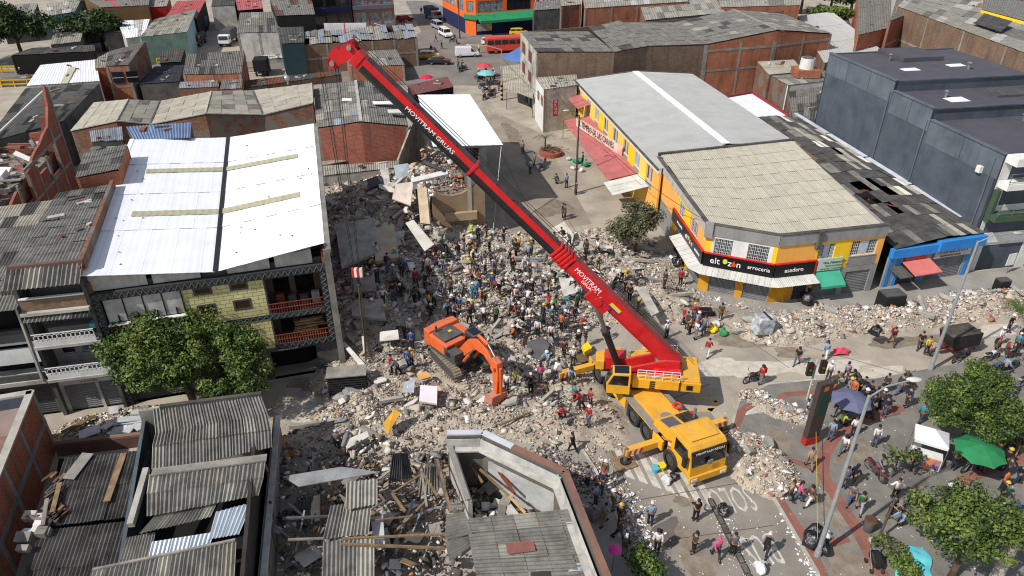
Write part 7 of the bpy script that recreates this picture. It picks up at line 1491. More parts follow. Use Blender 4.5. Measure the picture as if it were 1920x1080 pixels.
slabq('floor_slab','thick tilted grey slab under the hook block','slab',((662,522,3.6),(700,516,3.8),(704,545,3.0),(664,548,2.9)),.4,SLABS)
slabq('floor_slab','pale slab face propped below the dark pile','slab',((712,622,2.3),(746,618,2.4),(748,636,1.9),(712,640,1.9)),.25,SLABW)
slabq('beam','long pale concrete beam leaning in front of the corner column','beam',((640,644,2.0),(646,640,2.1),(684,682,1.4),(676,688,1.3)),.35,SLABW)
slabq('beam','short pale column standing on end beside the long leaning beam','beam',((678,630,2.6),(684,630,2.6),(690,668,1.5),(682,668,1.5)),.3,SLABW)
slabq('floor_slab','upright pale broken slab beyond the boom collar','slab',((1034,428,2.0),(1058,415,2.4),(1076,440,1.6),(1072,462,1.0)),.25,SLABW)
slabq('floor_slab','wide smooth slab lying under the boom collar','slab',((1048,520,1.5),(1085,505,1.6),(1092,545,1.3),(1058,556,1.2)),.25,SLABW)
slabq('floor_slab','broken grid ceiling slab leaning behind the boom','slab',((1192,540,2.2),(1208,536,2.4),(1236,585,1.6),(1222,592,1.4)),.2,SLABS)
slabq('kerb_block','pale kerb block lying by the corner shop','kerb',((1252,556,.6),(1258,550,.6),(1278,564,.6),(1270,568,.6)),.3,SLABW)
slabq('floor_slab','tilted whitish block with sharp corner behind the excavator','slab',((955,612,2.0),(975,598,2.1),(986,606,1.8),(962,620,1.6)),.3,SLABW)
slabq('disc','dark curved concrete piece like an overturned disc before the wet patch','debris',((988,640,1.2),(1018,632,1.2),(1030,645,1.1),(1024,668,.9),(1008,680,.7),(990,662,.9)),.25,mk('dark_wet_concrete',S(92,92,92),S(70,70,70),ns=.8))
slabq('mattress','white and pink mattress lying on the rubble by the excavator track','mattress',((788,722,1.7),(820,724,1.7),(819,757,1.3),(786,752,1.3)),.22,mk('mattress_cloth',S(222,214,218),S(214,186,192),ns=.8,amt=.6,ov=0))
slabq('cushion','tan cushion on the rubble beside the excavator track','cushion',((781,702,1.7),(800,696,1.8),(808,706,1.6),(786,713,1.5)),.2,mk('tan_cloth',S(206,160,96),S(176,134,78),ns=1,ov=0))
slabq('metal_sheet','crumpled shiny grey metal sheet near the mattress','sheet',((757,716,1.8),(778,710,1.9),(776,736,1.5),(754,736,1.4)),.06,GALV)
slabq('bent_sheet_metal','bent mustard yellow metal panel standing in the front rubble','debris',((718,794,1.2),(740,766,2.2),(751,774,2.0),(726,816,.9)),.12,mk('mustard_panel',S(206,156,58),S(160,116,44),ns=1,amt=.6,ov=0))
slabq('floor_slab','long pale slab at the edge of the front rubble above the gutted house','slab',((645,826,1.2),(688,808,1.3),(692,818,1.1),(650,842,.9)),.25,SLABW)
slabq('sofa_piece','orange sofa section dumped beside the corrugated house','sofa',((508,822,.9),(532,816,.9),(534,838,.7),(548,846,.7),(545,858,.5),(522,858,.5)),.45,mk('orange_upholstery',S(206,132,44),S(168,104,36),ns=1,ov=0))
slabq('yellow_crate','bright yellow plastic crate on the wet ground near the crane','crate',((1091,648,.7),(1102,640,.7),(1110,652,.7),(1096,660,.7)),.35,mk('yellow_plastic',S(240,206,36),ov=0))
for k,(x,y,L_,w_,rz)in enumerate(((255,790,2.6,.5,.3),(235,797,2.2,.4,.2),(170,815,1.3,.8,.5),(205,802,.9,.7,1.2),(270,800,1.2,.8,.9),(225,812,1.0,.7,.2),(245,808,.9,.5,1.5),(150,800,2.2,.25,.9),(140,810,1.8,.2,1.0),(285,775,1.1,.7,.4),(215,775,.8,.6,2.0),(262,778,.9,.6,.1))):
    piece('loose_board','loose grey plank' if w_<.3 else 'dumped white board',x,y,MB().box((0,0,0),(L_,w_,.05)),WOOD if w_<.3 else WHP,(rnd.uniform(-.2,.2),rnd.uniform(-.15,.15)),rz=rz,lift=.25,cat='board')
for k,(x,y)in enumerate(((600,770),(570,800),(640,790),(690,700),(570,740),(610,735),(585,760))):piece('loose_sheet','crumpled pale sheet on the shaded street',x,y,ragged(rnd.uniform(.6,1.1),rnd.uniform(.4,.8),.04),WHP if k%2 else GALV,(rnd.uniform(-.2,.2),0),lift=.1,cat='sheet')
crt=thing('lattice_crate','black lattice sided crate standing by the corner column of the white roofed block','crate',G(655,730))
R_=math.radians(8);c0=G(655,735)+V(0,0,.9)
for i in range(9):MB().box(c0+V(0,0,-.8+.2*i),(2.7,1.1,.1),R_).build('slat',mk('black_slat',S(46,45,44),ov=.1),crt)
MB().box(c0+V(0,0,.95),(2.8,1.25,.08),R_).build('lid',CON,crt);MB().box(c0,(2.4,.9,1.7),R_).build('box',DARK,crt)
for k in range(34):
    x,y=rnd.uniform(725,835),rnd.uniform(330,470);piece('wall_shard',rnd.choice(['steep pale wall shard','upright grey wall shard']),x,y,ragged(rnd.uniform(1.2,3.2),rnd.uniform(.5,1.3),rnd.uniform(.1,.25)),rnd.choice([SLABW,SLABS,SLABT]),(rnd.uniform(.6,1.3)*rnd.choice((-1,1)),rnd.uniform(-.5,.5)),lift=.5,cat='slab')
for k in range(26):
    x,y=rnd.uniform(610,800),rnd.uniform(320,560);L_=rnd.uniform(1.0,3.0);piece('metal_strut',rnd.choice(['twisted rebar length','bent roof strut']),x,y,MB().path([(0,0,0),(L_*.4,.1,.3),(L_,-.2,rnd.uniform(0,.9))],.035,5),RUST if k%2 else STEEL,(0,rnd.uniform(-.4,.4)),lift=.2,cat='strut')
# many lesser slabs and beams, each its own thing
def near_mound(lst):
    for _ in range(60):
        p=scat(lst,1,.95)[0]
        if len(clear(p[None])):break
    dep=p[1]*math.cos(CP)-(hf(*p)-CH)*math.sin(CP);up_=p[1]*math.sin(CP)+(hf(*p)-CH)*math.cos(CP);return 960+CF*p[0]/dep,540-CF*up_/dep
for lst,k in((Zc,64),(Zm,56),(Zf,52),(Zp,22),(Zq,10)):
    for i in range(k):
        x,y=near_mound(lst);t=rnd.random();big=1.35 if lst is Zc else 1.0 if lst is Zm else .7
        if t<.5:piece('concrete_slab',rnd.choice(['grey broken concrete slab','jagged grey concrete slab']),x,y,ragged(rnd.uniform(.9,2.4)*big,rnd.uniform(.7,1.5)*big,rnd.uniform(.12,.3)),SLABS,(rnd.uniform(-.5,.5),rnd.uniform(-.5,.5)),lift=.22,cat='slab')
        elif t<.68:piece('plaster_slab',rnd.choice(['whitewashed wall fragment','pale plaster fragment']),x,y,ragged(rnd.uniform(.7,1.8)*big,rnd.uniform(.5,1.2)*big,.12),SLABW,(rnd.uniform(-.6,.6),rnd.uniform(-.6,.6)),lift=.2,cat='slab')
        elif t<.82:L_=rnd.uniform(1.2,3.4)*big;piece('concrete_beam',rnd.choice(['fallen concrete beam','snapped concrete post']),x,y,MB().box((0,0,0),(L_,.24,.26)),SLABS,(rnd.uniform(-.2,.2),rnd.uniform(-.35,.35)),lift=.28,cat='beam')
        elif t<.92:L_=rnd.uniform(1.0,3.0);piece('timber',rnd.choice(['splintered timber','loose brown plank']),x,y,MB().box((0,0,0),(L_,.14,.07)),WOOD,(0,rnd.uniform(-.3,.3)),lift=.2,cat='timber')
        else:piece('bent_sheet','bent grey metal sheet',x,y,ragged(rnd.uniform(.8,1.7),rnd.uniform(.5,1.0),.04),GALV,(rnd.uniform(-.5,.5),rnd.uniform(-.5,.5)),lift=.25,cat='sheet')
# ---------------------------------------------------------------- people
SKIN=mk('skin',S(168,118,88),S(140,96,72),ns=4,amt=.3,ov=.25,rough=.6)
CLOTH=mk('cloth',(1,1,1),objcol=True,ns=5,amt=.6,ov=.08,rough=.9)
FACE=mk('face_features',S(60,36,30),ov=0);HAIRM=mk('hair',(1,1,1),objcol=True,ns=6,amt=.5,ov=.05,rough=.7);SHELL=mk('helmet_shell',(1,1,1),objcol=True,ns=6,amt=.1,ov=.03,rough=.35)
def skinmesh(name,chains,m,sub=1,root=0):
    "one continuous skinned surface from chains of (point, radius); chains share points by rounded position"
    vs,es,rs,key=[],[],[],{}
    for ch in chains:
        pv_=None
        for p,r in ch:
            k=tuple(round(c,3)for c in p)
            if k not in key:key[k]=len(vs);vs.append(tuple(p));rs.append(r)
            if pv_ is not None and pv_!=key[k]:es.append((pv_,key[k]))
            pv_=key[k]
    me=bpy.data.meshes.new(name);me.from_pydata(vs,es,[]);o=bpy.data.objects.new(name,me);COL.objects.link(o)
    bm=bmesh.new();bm.from_mesh(me);ly=bm.verts.layers.skin.verify()
    for v,r in zip(bm.verts,rs):v[ly].radius=(r,r)if not isinstance(r,tuple)else r;v[ly].use_root=v.index==root
    bm.to_mesh(me);bm.free();o.modifiers.new('s','SKIN').use_smooth_shade=True;sb=o.modifiers.new('d','SUBSURF');sb.levels=sub;sb.render_levels=sub
    return o
def pose(name,lean=4,hL=3,kL=2,hR=-3,kR=2,sL=5,eL=12,aL=8,sR=5,eR=12,aR=8,hd=0,twist=0,long=True):
    r=math.radians;hips={}
    ck=[.43*math.cos(r(h))+.43*math.cos(r(h-k))for h,k in((hL,kL),(hR,kR))];hp=max(ck)+.09
    Pv=V(0,0,hp);ln=r(lean);T=V(math.sin(ln),0,math.cos(ln));st=Pv+T*.2;chs=Pv+T*.36;nb=Pv+T*.50;nk=nb+V(math.sin(ln+r(hd))*.5,0,.5*math.cos(ln+r(hd)))*.16;hd_=V(math.sin(ln*.7+r(hd)),0,math.cos(ln*.7+r(hd)));hc=nk+hd_*.10;ht=hc+hd_*.10
    body=[[(Pv,.12),(st,.115),(chs,.13),(nb,.085),(nk,.055),(hc-hd_*.03,.082),(hc+hd_*.05,.09),(ht-hd_*.0,.06)]]
    shirt=[[(Pv-T*.04,.155),(st,.145),(chs,.16),(nb,.10)]];trou=[[(Pv+T*.03,.145)]];shoes=[MB(),MB()];extra=MB()
    for s,h,k in((1,hL,kL),(-1,hR,kR)):
        hj=Pv+V(0,.095*s,-.03);d1=V(math.sin(r(h)),0,-math.cos(r(h)));d2=V(math.sin(r(h-k)),0,-math.cos(r(h-k)));kn=hj+d1*.42;an=kn+d2*.42;md=L2(hj,kn,.5)
        body.append([(Pv,.12),(hj,.095),(kn,.058),(L2(kn,an,.35),.058),(an,.04),(an+V(.10,0,-.05),.035)]);trou.append([(Pv+T*.03,.145),(hj-V(0,-.01*s,.05),.108),(md,.098),(kn,.078),(an+d2*-.02,.068)])
        shoes[s>0].obox(an+V(-.08,-.045,-.09),V(.26,0,0),V(0,.09,0),V(0,0,.09))
    tip_=[]
    for s,a,e,ab in((1,sL,eL,aL),(-1,sR,eR,aR)):
        sj=nb-T*.06+V(0,.185*s,0);f=r(a)+0*ln;b_=r(ab);d1=V(math.sin(f)*math.cos(b_),math.sin(b_)*s,-math.cos(f)*math.cos(b_));f2=r(a+e);b2=b_*(.25 if ab<60 else-1.2);d2=V(math.sin(f2)*math.cos(b2),math.sin(b2)*s,-math.cos(f2)*math.cos(b2))
        el_=sj+d1*.28;wr_=el_+d2*.24;pm=wr_+d2*.06
        body.append([(chs,.13),(nb-T*.05+V(0,.12*s,0),.085),(sj,.062),(el_,.043),(wr_,.03),(pm,.036)])
        shirt.append([(chs,.16),(nb-T*.05+V(0,.12*s,0),.105),(sj,.08),(L2(sj,el_,.55 if not long else .98),.066),(L2(el_,wr_,0 if not long else .8)+d1*.002,.055)])
        y=d2.cross(V(1,0,.3)).normalized();z=d2.cross(y).normalized()
        for i in range(4):q=pm+y*(.024*(i-1.5));L_=.07-.008*abs(i-1.3);extra.bar(q,q+d2*L_*.6,.017,.016).bar(q+d2*L_*.6,q+d2*L_-z*.02,.015,.014)
        extra.bar(pm+y*.03*s,pm+y*.06*s+d2*.035,.018,.018).bar(pm+y*.06*s+d2*.035,pm+y*.055*s+d2*.06,.015,.015)
    # face: eyes, nose, mouth, ears
    fx=hd_.cross(V(0,1,0)).normalized()
    if fx.x<0:fx=-fx
    ey=hc+hd_*.03+fx*.086
    fm=MB()
    for s in(-1,1):fm.box(ey+V(0,.034*s,0),(.012,.026,.012));extra.box(hc+hd_*.02+V(0,.092*s,0),(.035,.02,.055))
    fm.box(ey-hd_*.065-fx*.004,(.012,.04,.01));extra.add([ey-hd_*.035+V(0,.014,0),ey-hd_*.035+V(0,-.014,0),ey+hd_*.005,ey-hd_*.03+fx*.026],((0,1,3),(1,2,3),(2,0,3)))
    R_=Matrix((fx,V(0,1,0),hd_)).transposed()
    hair=MB().ball((0,0,0),.112,12,5,(1,.92,1.05),v1=.56);helm=MB().ball((0,0,0),.128,12,5,(1.1,.95,1),v1=.5).tube((0,0,-.005),(0,0,.01),.152,12);cap=MB().ball((0,0,0),.118,12,4,(1,.94,1),v1=.5).box((.15,0,.005),(.12,.15,.012));lhair=MB().ball((0,0,0),.116,12,5,(1,.95,1.05),v1=.6).box((-.09,0,-.13),(.06,.16,.26))
    pack=MB().obox(chs-T*.22+V(-.13,-.15,0)-V(.16,0,0)+V(.02,0,0),V(.17,0,0),V(0,.3,0),T*.42)
    heads={}
    for nm,mb in(('hair',hair),('helmet',helm),('cap',cap),('long_hair',lhair)):
        c_=hc+hd_*.045-fx*.008;mb.v=[tuple(c_+R_@Vector(p))for p in mb.v];heads[nm]=mb
    return dict(name=name,body=body,shirt=shirt,trou=trou,shoes=shoes,extra=extra,face=fm,heads=heads,pack=pack)
POSES=[pose('stand',2),pose('stand_akimbo',2,6,2,-4,2,-10,70,38,-10,70,38),pose('walk',6,24,8,-18,14,-22,25,8,24,25,8),pose('walk_b',5,-16,16,22,6,22,20,9,-20,20,9,long=False),
         pose('bend',62,12,14,-6,10,55,12,8,35,20,8,hd=-20),pose('stoop',42,20,26,-10,18,45,25,14,60,10,10,hd=-15),pose('reach',14,16,10,-12,6,62,20,8,70,15,8,hd=4),
         pose('crouch',30,98,128,70,120,40,40,10,50,30,10,hd=-10),pose('phone',-2,4,3,-3,2,60,85,18,5,15,8,hd=-6,long=False),pose('stand_b',3,4,3,-2,2,20,60,6,25,55,6,long=False),pose('sit',4,84,82,80,84,30,40,8,34,40,8,hd=8),pose('ride',16,68,80,66,80,58,16,12,58,16,12)]
def finish_poses():
    tmp=[]
    for p in POSES:
        for k in('body','shirt','trou'):o=skinmesh(p['name']+k,p[k],None);tmp.append((p,k,o))
    bpy.context.view_layer.update();dg=bpy.context.evaluated_depsgraph_get()
    for p,k,o in tmp:
        me=bpy.data.meshes.new_from_object(o.evaluated_get(dg));p[k+'_me']=me;me.materials.clear();me.name=k
        if k=='body':
            bm=bmesh.new();bm.from_mesh(me)
            for mi_,mb in((0,p['extra']),(1,p['face'])):
                vv=[bm.verts.new(v)for v in mb.v]
                for f in mb.f:
                    try:ff=bm.faces.new([vv[i]for i in f]);ff.material_index=mi_
                    except ValueError:pass
            bm.to_mesh(me);bm.free();me.materials.append(SKIN);me.materials.append(FACE)
        else:me.materials.append(CLOTH)
    for p,k,o in tmp:m0=o.data;bpy.data.objects.remove(o);bpy.data.meshes.remove(m0)
    for p in POSES:
        for k,mb,m in[('shoeL_me',p['shoes'][1],CLOTH),('shoeR_me',p['shoes'][0],CLOTH),('pack_me',p['pack'],CLOTH)]+[(h+'_me',mb,SHELL if h=='helmet' else HAIRM if 'hair' in h else CLOTH)for h,mb in p['heads'].items()]:
            me=bpy.data.meshes.new(k[:-3]);me.from_pydata(mb.v,[],mb.f);me.materials.append(m);p[k]=me
finish_poses()
PD={p['name']:p for p in POSES}
COLS=dict(black=(30,30,33),white=(226,226,224),grey=(128,130,134),navy=(36,44,72),blue=(40,84,170),sky=(120,170,206),teal=(30,140,160),red=(190,30,36),maroon=(104,34,44),green=(34,120,66),olive=(86,84,52),yellow=(232,190,44),lime=(190,220,50),orange=(226,96,40),pink=(226,70,130),tan=(176,146,104),brown=(104,76,56),lilac=(170,150,190),striped=(90,96,110),denim=(74,94,128),khaki=(142,124,92),charcoal=(58,60,64))
CNAME=dict(sky='pale blue',navy='navy',lime='lime hi-vis',striped='grey blue')
POSEW=dict(stand='standing',stand_akimbo='hands on hips',walk='walking',walk_b='striding',bend='bending down',stoop='stooping',reach='reaching out',crouch='crouching',phone='phone raised',stand_b='forearms raised',sit='sitting',ride='on motorbike')
PEOPLE=[]
def person(loc,pose_,rz,shirt,trou,head=None,hcol='black',pack=None,sc=1.0,px_=None,extra='',grp='people around the collapsed building'):
    p=PD[pose_];o=thing('person','','person',loc,rz,grp);o.scale=(sc,)*3
    def ch(nm,me,c=None):
        c_=bpy.data.objects.new(nm,me);COL.objects.link(c_);c_.parent=o
        if c:k=COLS[c];g_=sum(k)/3;k=[.72*q+.28*g_*.8+8 for q in k];c_.color=(*S(*k),1)
        return c_
    ch('body',p['body_me']);ch('shirt',p['shirt_me'],shirt);ch('trousers',p['trou_me'],trou);[ch('shoe',p[k],'black' if trou!='black' else 'charcoal')for k in('shoeL_me','shoeR_me')]
    ch({'helmet':'helmet','cap':'cap','long_hair':'hair'}.get(head,'hair'),p[(head or 'hair')+'_me'],hcol if head in('helmet','cap')else 'black')
    if pack:ch('backpack',p['pack_me'],pack)
    n=lambda c:CNAME.get(c,c)
    d='person, %s top, %s trousers'%(n(shirt),n(trou))
    if head in('helmet','cap'):d='%s %s person, %s top, %s trousers'%(n(hcol),{'helmet':'helmeted','cap':'capped'}[head],n(shirt),n(trou))
    d+=', '+POSEW[pose_]+('' if not pack else ' with pack')
    PEOPLE.append((o,d,loc));return o
rp=random.Random(23)
TOPS=['black']*11+['navy']*6+['white']*6+['grey']*6+['charcoal']*6+['blue']*2+['sky']*3+['teal']*2+['red']*2+['maroon']+['green']*2+['olive']*4+['yellow']*2+['orange']*2+['tan']*2+['lime','pink','lilac','striped','brown','charcoal']
BOTS=['black']*6+['denim']*5+['navy']*4+['charcoal']*4+['khaki']*3+['olive']*2+['grey']*2
HEADS=[(None,'black')]*9+[('cap','black')]*3+[('helmet','white')]*5+[('helmet','yellow')]*3+[('cap','white')]*2+[('long_hair','black')]*2+[('cap','red'),('helmet','red'),('cap','navy')]
WORK=['bend','stoop','reach','reach','stand','stand_b','walk','crouch','bend','stoop','stand','stand_akimbo']
IDLE=['stand','stand_b','stand_akimbo','walk','walk_b','phone','stand','walk']
def pip(x,y,poly):
    r=False;n=len(poly)
    for i in range(n):
        x0,y0=poly[i];x1,y1=poly[(i+1)%n]
        if(y0>y)!=(y1>y)and x<(x1-x0)*(y-y0)/(y1-y0)+x0:r=not r
    return r
TAKEN=[]
def crowd(poly,n,poses,sep,zf=None,grp='people around the collapsed building',tops=TOPS,heads=HEADS):
    xs_=[q[0]for q in poly];ys_=[q[1]for q in poly];k=0;tries=0
    while k<n and tries<n*60:
        tries+=1;x,y=rp.uniform(min(xs_),max(xs_)),rp.uniform(min(ys_),max(ys_))
        if not pip(x,y,poly):continue
        g=GH(x,y)if zf is None else G(x,y,zf)
        if any((g.x-a)**2+(g.y-b)**2<sep*sep for a,b in TAKEN):continue
        TAKEN.append((g.x,g.y));h,hc_=rp.choice(heads);person(g+V(0,0,.04 if zf is None else 0),rp.choice(poses),rp.uniform(0,6.28),rp.choice(tops),rp.choice(BOTS),h,hc_,rp.choice([None]*6+['black','navy','olive']),rp.uniform(.94,1.05),grp=grp);k+=1
def man(lst,grp='people around the collapsed building'):
    for t in lst:
        x,y,ps_,deg,sh_,tr_=t[:6];hd_=t[6]if len(t)>6 else None;hc_=t[7]if len(t)>7 else 'black';pk=t[8]if len(t)>8 else None;z=t[9]if len(t)>9 else None
        g=GH(x,y)if z is None else G(x,y,z);
        if z is None and inpoly(np.array([[g.x,g.y]]),PLZ)[0]:g.z=max(g.z,.12)
        TAKEN.append((g.x,g.y));person(g,ps_,math.radians(deg),sh_,tr_,hd_,hc_,pk,rp.uniform(.96,1.04),grp=grp)
# facing: 0 = toward the picture's right, 90 = away from the camera, 270 = toward it
man([(1218,983,'stand',80,'sky','navy','cap','white'),(1303,976,'phone',100,'black','black'),(1231,1034,'stand',250,'white','black',None,'black','black'),(1299,1036,'phone',200,'charcoal','black','long_hair'),(1341,1045,'walk',280,'pink','charcoal','cap','pink'),(1372,1040,'stand_b',90,'striped','black'),(1434,1040,'walk',60,'grey','navy','cap','white','black'),
     (1478,940,'walk_b',330,'tan','black'),(1493,942,'walk',340,'pink','denim','long_hair'),(1515,950,'walk',200,'brown','white','long_hair'),(1515,880,'walk',90,'tan','khaki'),(1554,828,'stand',60,'sky','denim'),(1597,820,'stand',90,'white','navy'),(1578,853,'walk_b',230,'white','denim','cap','black','navy'),(1637,838,'stand',270,'white','denim'),(1580,917,'stand',80,'denim','charcoal'),(1596,912,'walk',30,'black','black','long_hair'),(1591,948,'walk_b',240,'striped','denim'),(1608,962,'walk',250,'green','lilac','long_hair'),(1674,938,'stand_akimbo',80,'white','black'),(1700,955,'stand',260,'charcoal','black'),(1690,985,'crouch',200,'sky','denim'),(1665,972,'stand_b',300,'navy','black'),(1722,795,'walk',30,'teal','charcoal'),(1697,765,'stand',200,'navy','charcoal'),(1655,782,'stand',270,'navy','denim',None,'black','navy'),(1683,740,'walk',20,'charcoal','denim'),
     (1493,684,'walk_b',230,'black','denim','long_hair'),(1545,672,'walk',250,'sky','white',None,'black','blue'),(1670,646,'walk',270,'maroon','brown',None,'black','red'),(1722,655,'walk_b',60,'black','charcoal'),(1735,664,'stand',270,'yellow','black'),(1823,652,'stand',80,'white','black'),(1870,648,'stand',290,'white','sky','helmet','white'),(1350,600,'walk_b',250,'olive','olive'),(1275,535,'stand',260,'red','black'),(1281,607,'stand',180,'red','black'),(1326,668,'walk',60,'red','white'),(1249,634,'stand',120,'white','navy','cap','white'),(1425,720,'stand',200,'red','grey','helmet','black','red'),(1551,715,'stand',260,'white','charcoal','cap','white'),(1583,714,'walk',250,'lilac','charcoal','long_hair'),(1555,752,'stand',90,'orange','navy'),(1657,738,'stand',200,'charcoal','black'),
     (1106,764,'stand',200,'red','black'),(1103,797,'stand_b',230,'red','denim','helmet','white'),(1076,756,'stand',200,'teal','black'),(1090,768,'stoop',180,'red','black'),(1073,848,'walk',150,'black','black'),(1057,669,'walk',260,'maroon','black'),(1074,685,'stand',90,'white','navy','cap','white'),(995,736,'stand_akimbo',100,'black','black','cap','white'),(950,735,'stand',70,'white','black'),(966,724,'stand',200,'lime','olive'),(1013,716,'stand',80,'pink','charcoal','long_hair'),(936,716,'stand',300,'navy','navy'),
     (766,690,'stand',100,'blue','blue',None),(772,688,'stand_b',280,'yellow','black','helmet','yellow'),(747,704,'stoop',190,'grey','black','cap','red'),(735,700,'stand',200,'red','black'),(770,632,'walk',90,'white','blue','helmet','white'),(773,655,'stand',80,'blue','navy'),
     (980,288,'stand',260,'grey','black'),(994,326,'stand',80,'sky','charcoal'),(1002,310,'stand',200,'grey','black'),(1059,412,'stand',200,'charcoal','black'),(1055,408,'stand',10,'black','black'),(1092,310,'stand',160,'teal','black'),(1080,365,'stand',200,'charcoal','black'),(1047,345,'crouch',160,'charcoal','denim'),(1062,352,'stand',120,'sky','charcoal'),
     (1098,480,'stand',250,'charcoal','black'),(1120,478,'walk_b',210,'white','charcoal','cap','black'),(1165,528,'bend',330,'yellow','navy','helmet','yellow'),(1150,545,'stoop',30,'navy','navy'),(1195,582,'bend',30,'yellow','olive','helmet','yellow'),(1245,540,'stand',30,'charcoal','navy'),
     (887,562,'stand_b',270,'teal','teal','helmet','white'),(893,556,'stand',90,'sky','blue'),(962,560,'bend',20,'red','maroon'),(930,605,'stand',90,'green','black'),(665,596,'stoop',90,'white','black'),(862,588,'stand',260,'blue','navy'),(884,440,'crouch',90,'lime','lime'),(918,478,'stand',180,'black','black','helmet','yellow'),(1035,610,'stand',250,'teal','denim','cap','white'),(1058,600,'stand',80,'sky','navy'),(1052,620,'stand',60,'orange','black'),(1088,625,'bend',60,'red','brown','cap','white'),(1033,640,'stand',270,'white','black'),(1008,632,'stand',260,'white','black','cap','black')])
crowd([(775,470),(900,452),(1005,470),(1090,540),(1075,628),(930,610),(790,598),(735,560),(740,500)],90,WORK,.5)
crowd([(640,500),(740,480),(770,580),(775,640),(690,660)],12,WORK,.6)
crowd([(870,440),(1040,450),(1180,500),(1260,560),(1230,600),(1110,540),(900,460)],12,WORK,.8)
crowd([(860,600),(1110,610),(1170,650),(1060,660),(900,625)],12,WORK,.6)
crowd([(940,690),(1060,690),(1110,760),(1060,800),(960,740)],5,WORK,.9)
crowd([(1290,590),(1345,640),(1290,650),(1262,620)],6,IDLE,.7)
crowd([(1095,895),(1130,890),(1170,975),(1185,1040),(1160,1050),(1120,960)],9,IDLE,.7,.12,'people on the sidewalk outside the ruined corner')
crowd([(1545,735),(1625,725),(1660,760),(1640,795),(1570,805),(1545,780)],16,['stand','stand_b','stoop','sit','phone'],.55,.12,'people gathered under the grey umbrella')
crowd([(1790,640),(1920,600),(1930,760),(1880,740),(1840,690)],7,IDLE,1.0,.02,'people among the parked motorbikes')
crowd([(1650,900),(1760,860),(1930,900),(1930,1060),(1850,1000),(1700,990)],10,['stand','sit','stoop','stand_b','walk'],.8,.12,'people under the plaza trees')
crowd([(1810,850),(1910,850),(1900,900),(1820,890)],5,IDLE,.6,.12,'people behind the green umbrella')
crowd([(620,830),(650,840),(645,860)],1,['stand'],.5,.0)
crowd([(700,140),(780,55),(850,10),(880,80),(960,110),(930,150)],8,IDLE,2.0,.01,'people on the far square')
crowd([(860,150),(940,140),(960,200),(930,185)],5,IDLE,1.2,.01,'people on the far square')
crowd([(780,8),(850,4),(840,40),(800,50)],4,IDLE,1.5,.01,'people on the far square')
# ---------------------------------------------------------------- cars, lorries, bus, motorbikes, cargo trike
PAINT={}
def paint(n,*c):return mk(n+'_car_paint',S(*c),S(*[x*.85 for x in c]),rough=.3,ns=.6,amt=.3,ov=0,spec=.5,coat=.3,dust=.25)
def car(label,cat,p,deg,m,kind='sedan',L_=4.3,group='vehicles on the far street',name='parked_car',z=0.0):
    t=thing(name,label,cat,(0,0,0),0,group);W_c=1.74;h={'sedan':1.42,'suv':1.75,'van':1.9,'hatch':1.5}[kind];l=L_/2
    lo=[(-l,.35),(-l,.85),(-l+.1,.95),(l-1.2 if kind!='van' else l-.55,.98),(l-.1,.82),(l,.6),(l,.35)]
    MB().extr([V(x,-W_c/2,zz)for x,zz in lo],V(0,W_c,0)).build('body',m,t,bevel=.06)
    a={'sedan':(-1.5,-1.0,.3,1.0),'suv':(-l+.1,-l+.35,.4,1.15),'van':(-l+.02,-l+.12,l-1.5,l-.6),'hatch':(-l+.1,-l+.5,.3,1.0)}[kind]
    def cabin(w0,w1,z0,z1,g):return[V(a[0]+g,s*w0,z0)for s in(-1,1)]+[V(a[3]-g,s*w0,z0)for s in(1,-1)]+[V(a[1]+g,s*w1,z1)for s in(-1,1)]+[V(a[2]-g,s*w1,z1)for s in(1,-1)]
    F6=((0,1,5,4),(1,2,6,5),(2,3,7,6),(3,0,4,7),(4,5,6,7))
    if kind=='van':MB().add(cabin(.86,.78,.95,h,0),F6).build('upper_body',m,t,bevel=.05);mb=MB().add([V(a[3]+.01,-.74,1.05),V(a[3]+.01,.74,1.05),V(a[2]+.07,.68,h-.12),V(a[2]+.07,-.68,h-.12)],((0,1,2,3),));mb.build('windscreen',GLASS,t);[MB().add([V(l-1.6,s*.855,1.05),V(l-.75,s*.855,1.05),V(l-1.45,s*.80,h-.2),V(l-1.6,s*.80,h-.2)],((0,1,2,3),)).build('side_window',GLASS,t)for s in(-1,1)]
    else:MB().add(cabin(.80,.64,.95,h-.04,.0),F6).build('windows',GLASS,t);MB().add(cabin(.66,.63,h-.1,h,.28 if kind=='sedan' else .12),F6).build('roof',m,t,bevel=.03);[MB().bar((x0,s*.79,.95),(x1,s*.645,h-.05),.09,.05).build('pillar',m,t)for s in(-1,1)for x0,x1 in((a[0]+.03,a[1]+.03),(a[3]-.03,a[2]-.03),((a[0]+a[3])/2,(a[1]+a[2])/2))]
    for x in(-l+.85,l-.85):
        for s in(-1,1):wheel(t,(x,s*.78,.32),(0,1,0),.33,.2,hub=STEEL)
    for s in(-1,1):MB().box((l+.005,s*.62,.68),(.03,.34,.14)).build('headlight',WHITE,t);MB().box((-l-.005,s*.68,.75),(.03,.24,.16)).build('tail_light',mk('tail_red',S(150,20,24),ov=0),t)
    t.location=G(*p,z);t.rotation_euler=(0,0,math.radians(deg));return t
car('white pickup style suv leading the queue on the far street','car',(836,68),-65,paint('white',236,236,234),'suv',4.8)
car('silver grey pickup behind the white suv in the queue','car',(822,54),-62,paint('silver',150,158,168),'suv',4.8)
car('white delivery van turning across the far junction','van',(876,106),10,paint('white',236,236,234),'van',4.6)
car('yellow taxi half hidden behind the black car','taxi',(806,110),5,paint('taxi_yellow',238,190,30),'hatch',3.9)
car('black sedan parked beside the brick corner hut','car',(824,120),-4,paint('black',24,25,28),'sedan',4.4)
car('small white hatchback beside the red bus','car',(916,82),70,paint('white',236,236,234),'hatch',3.8)
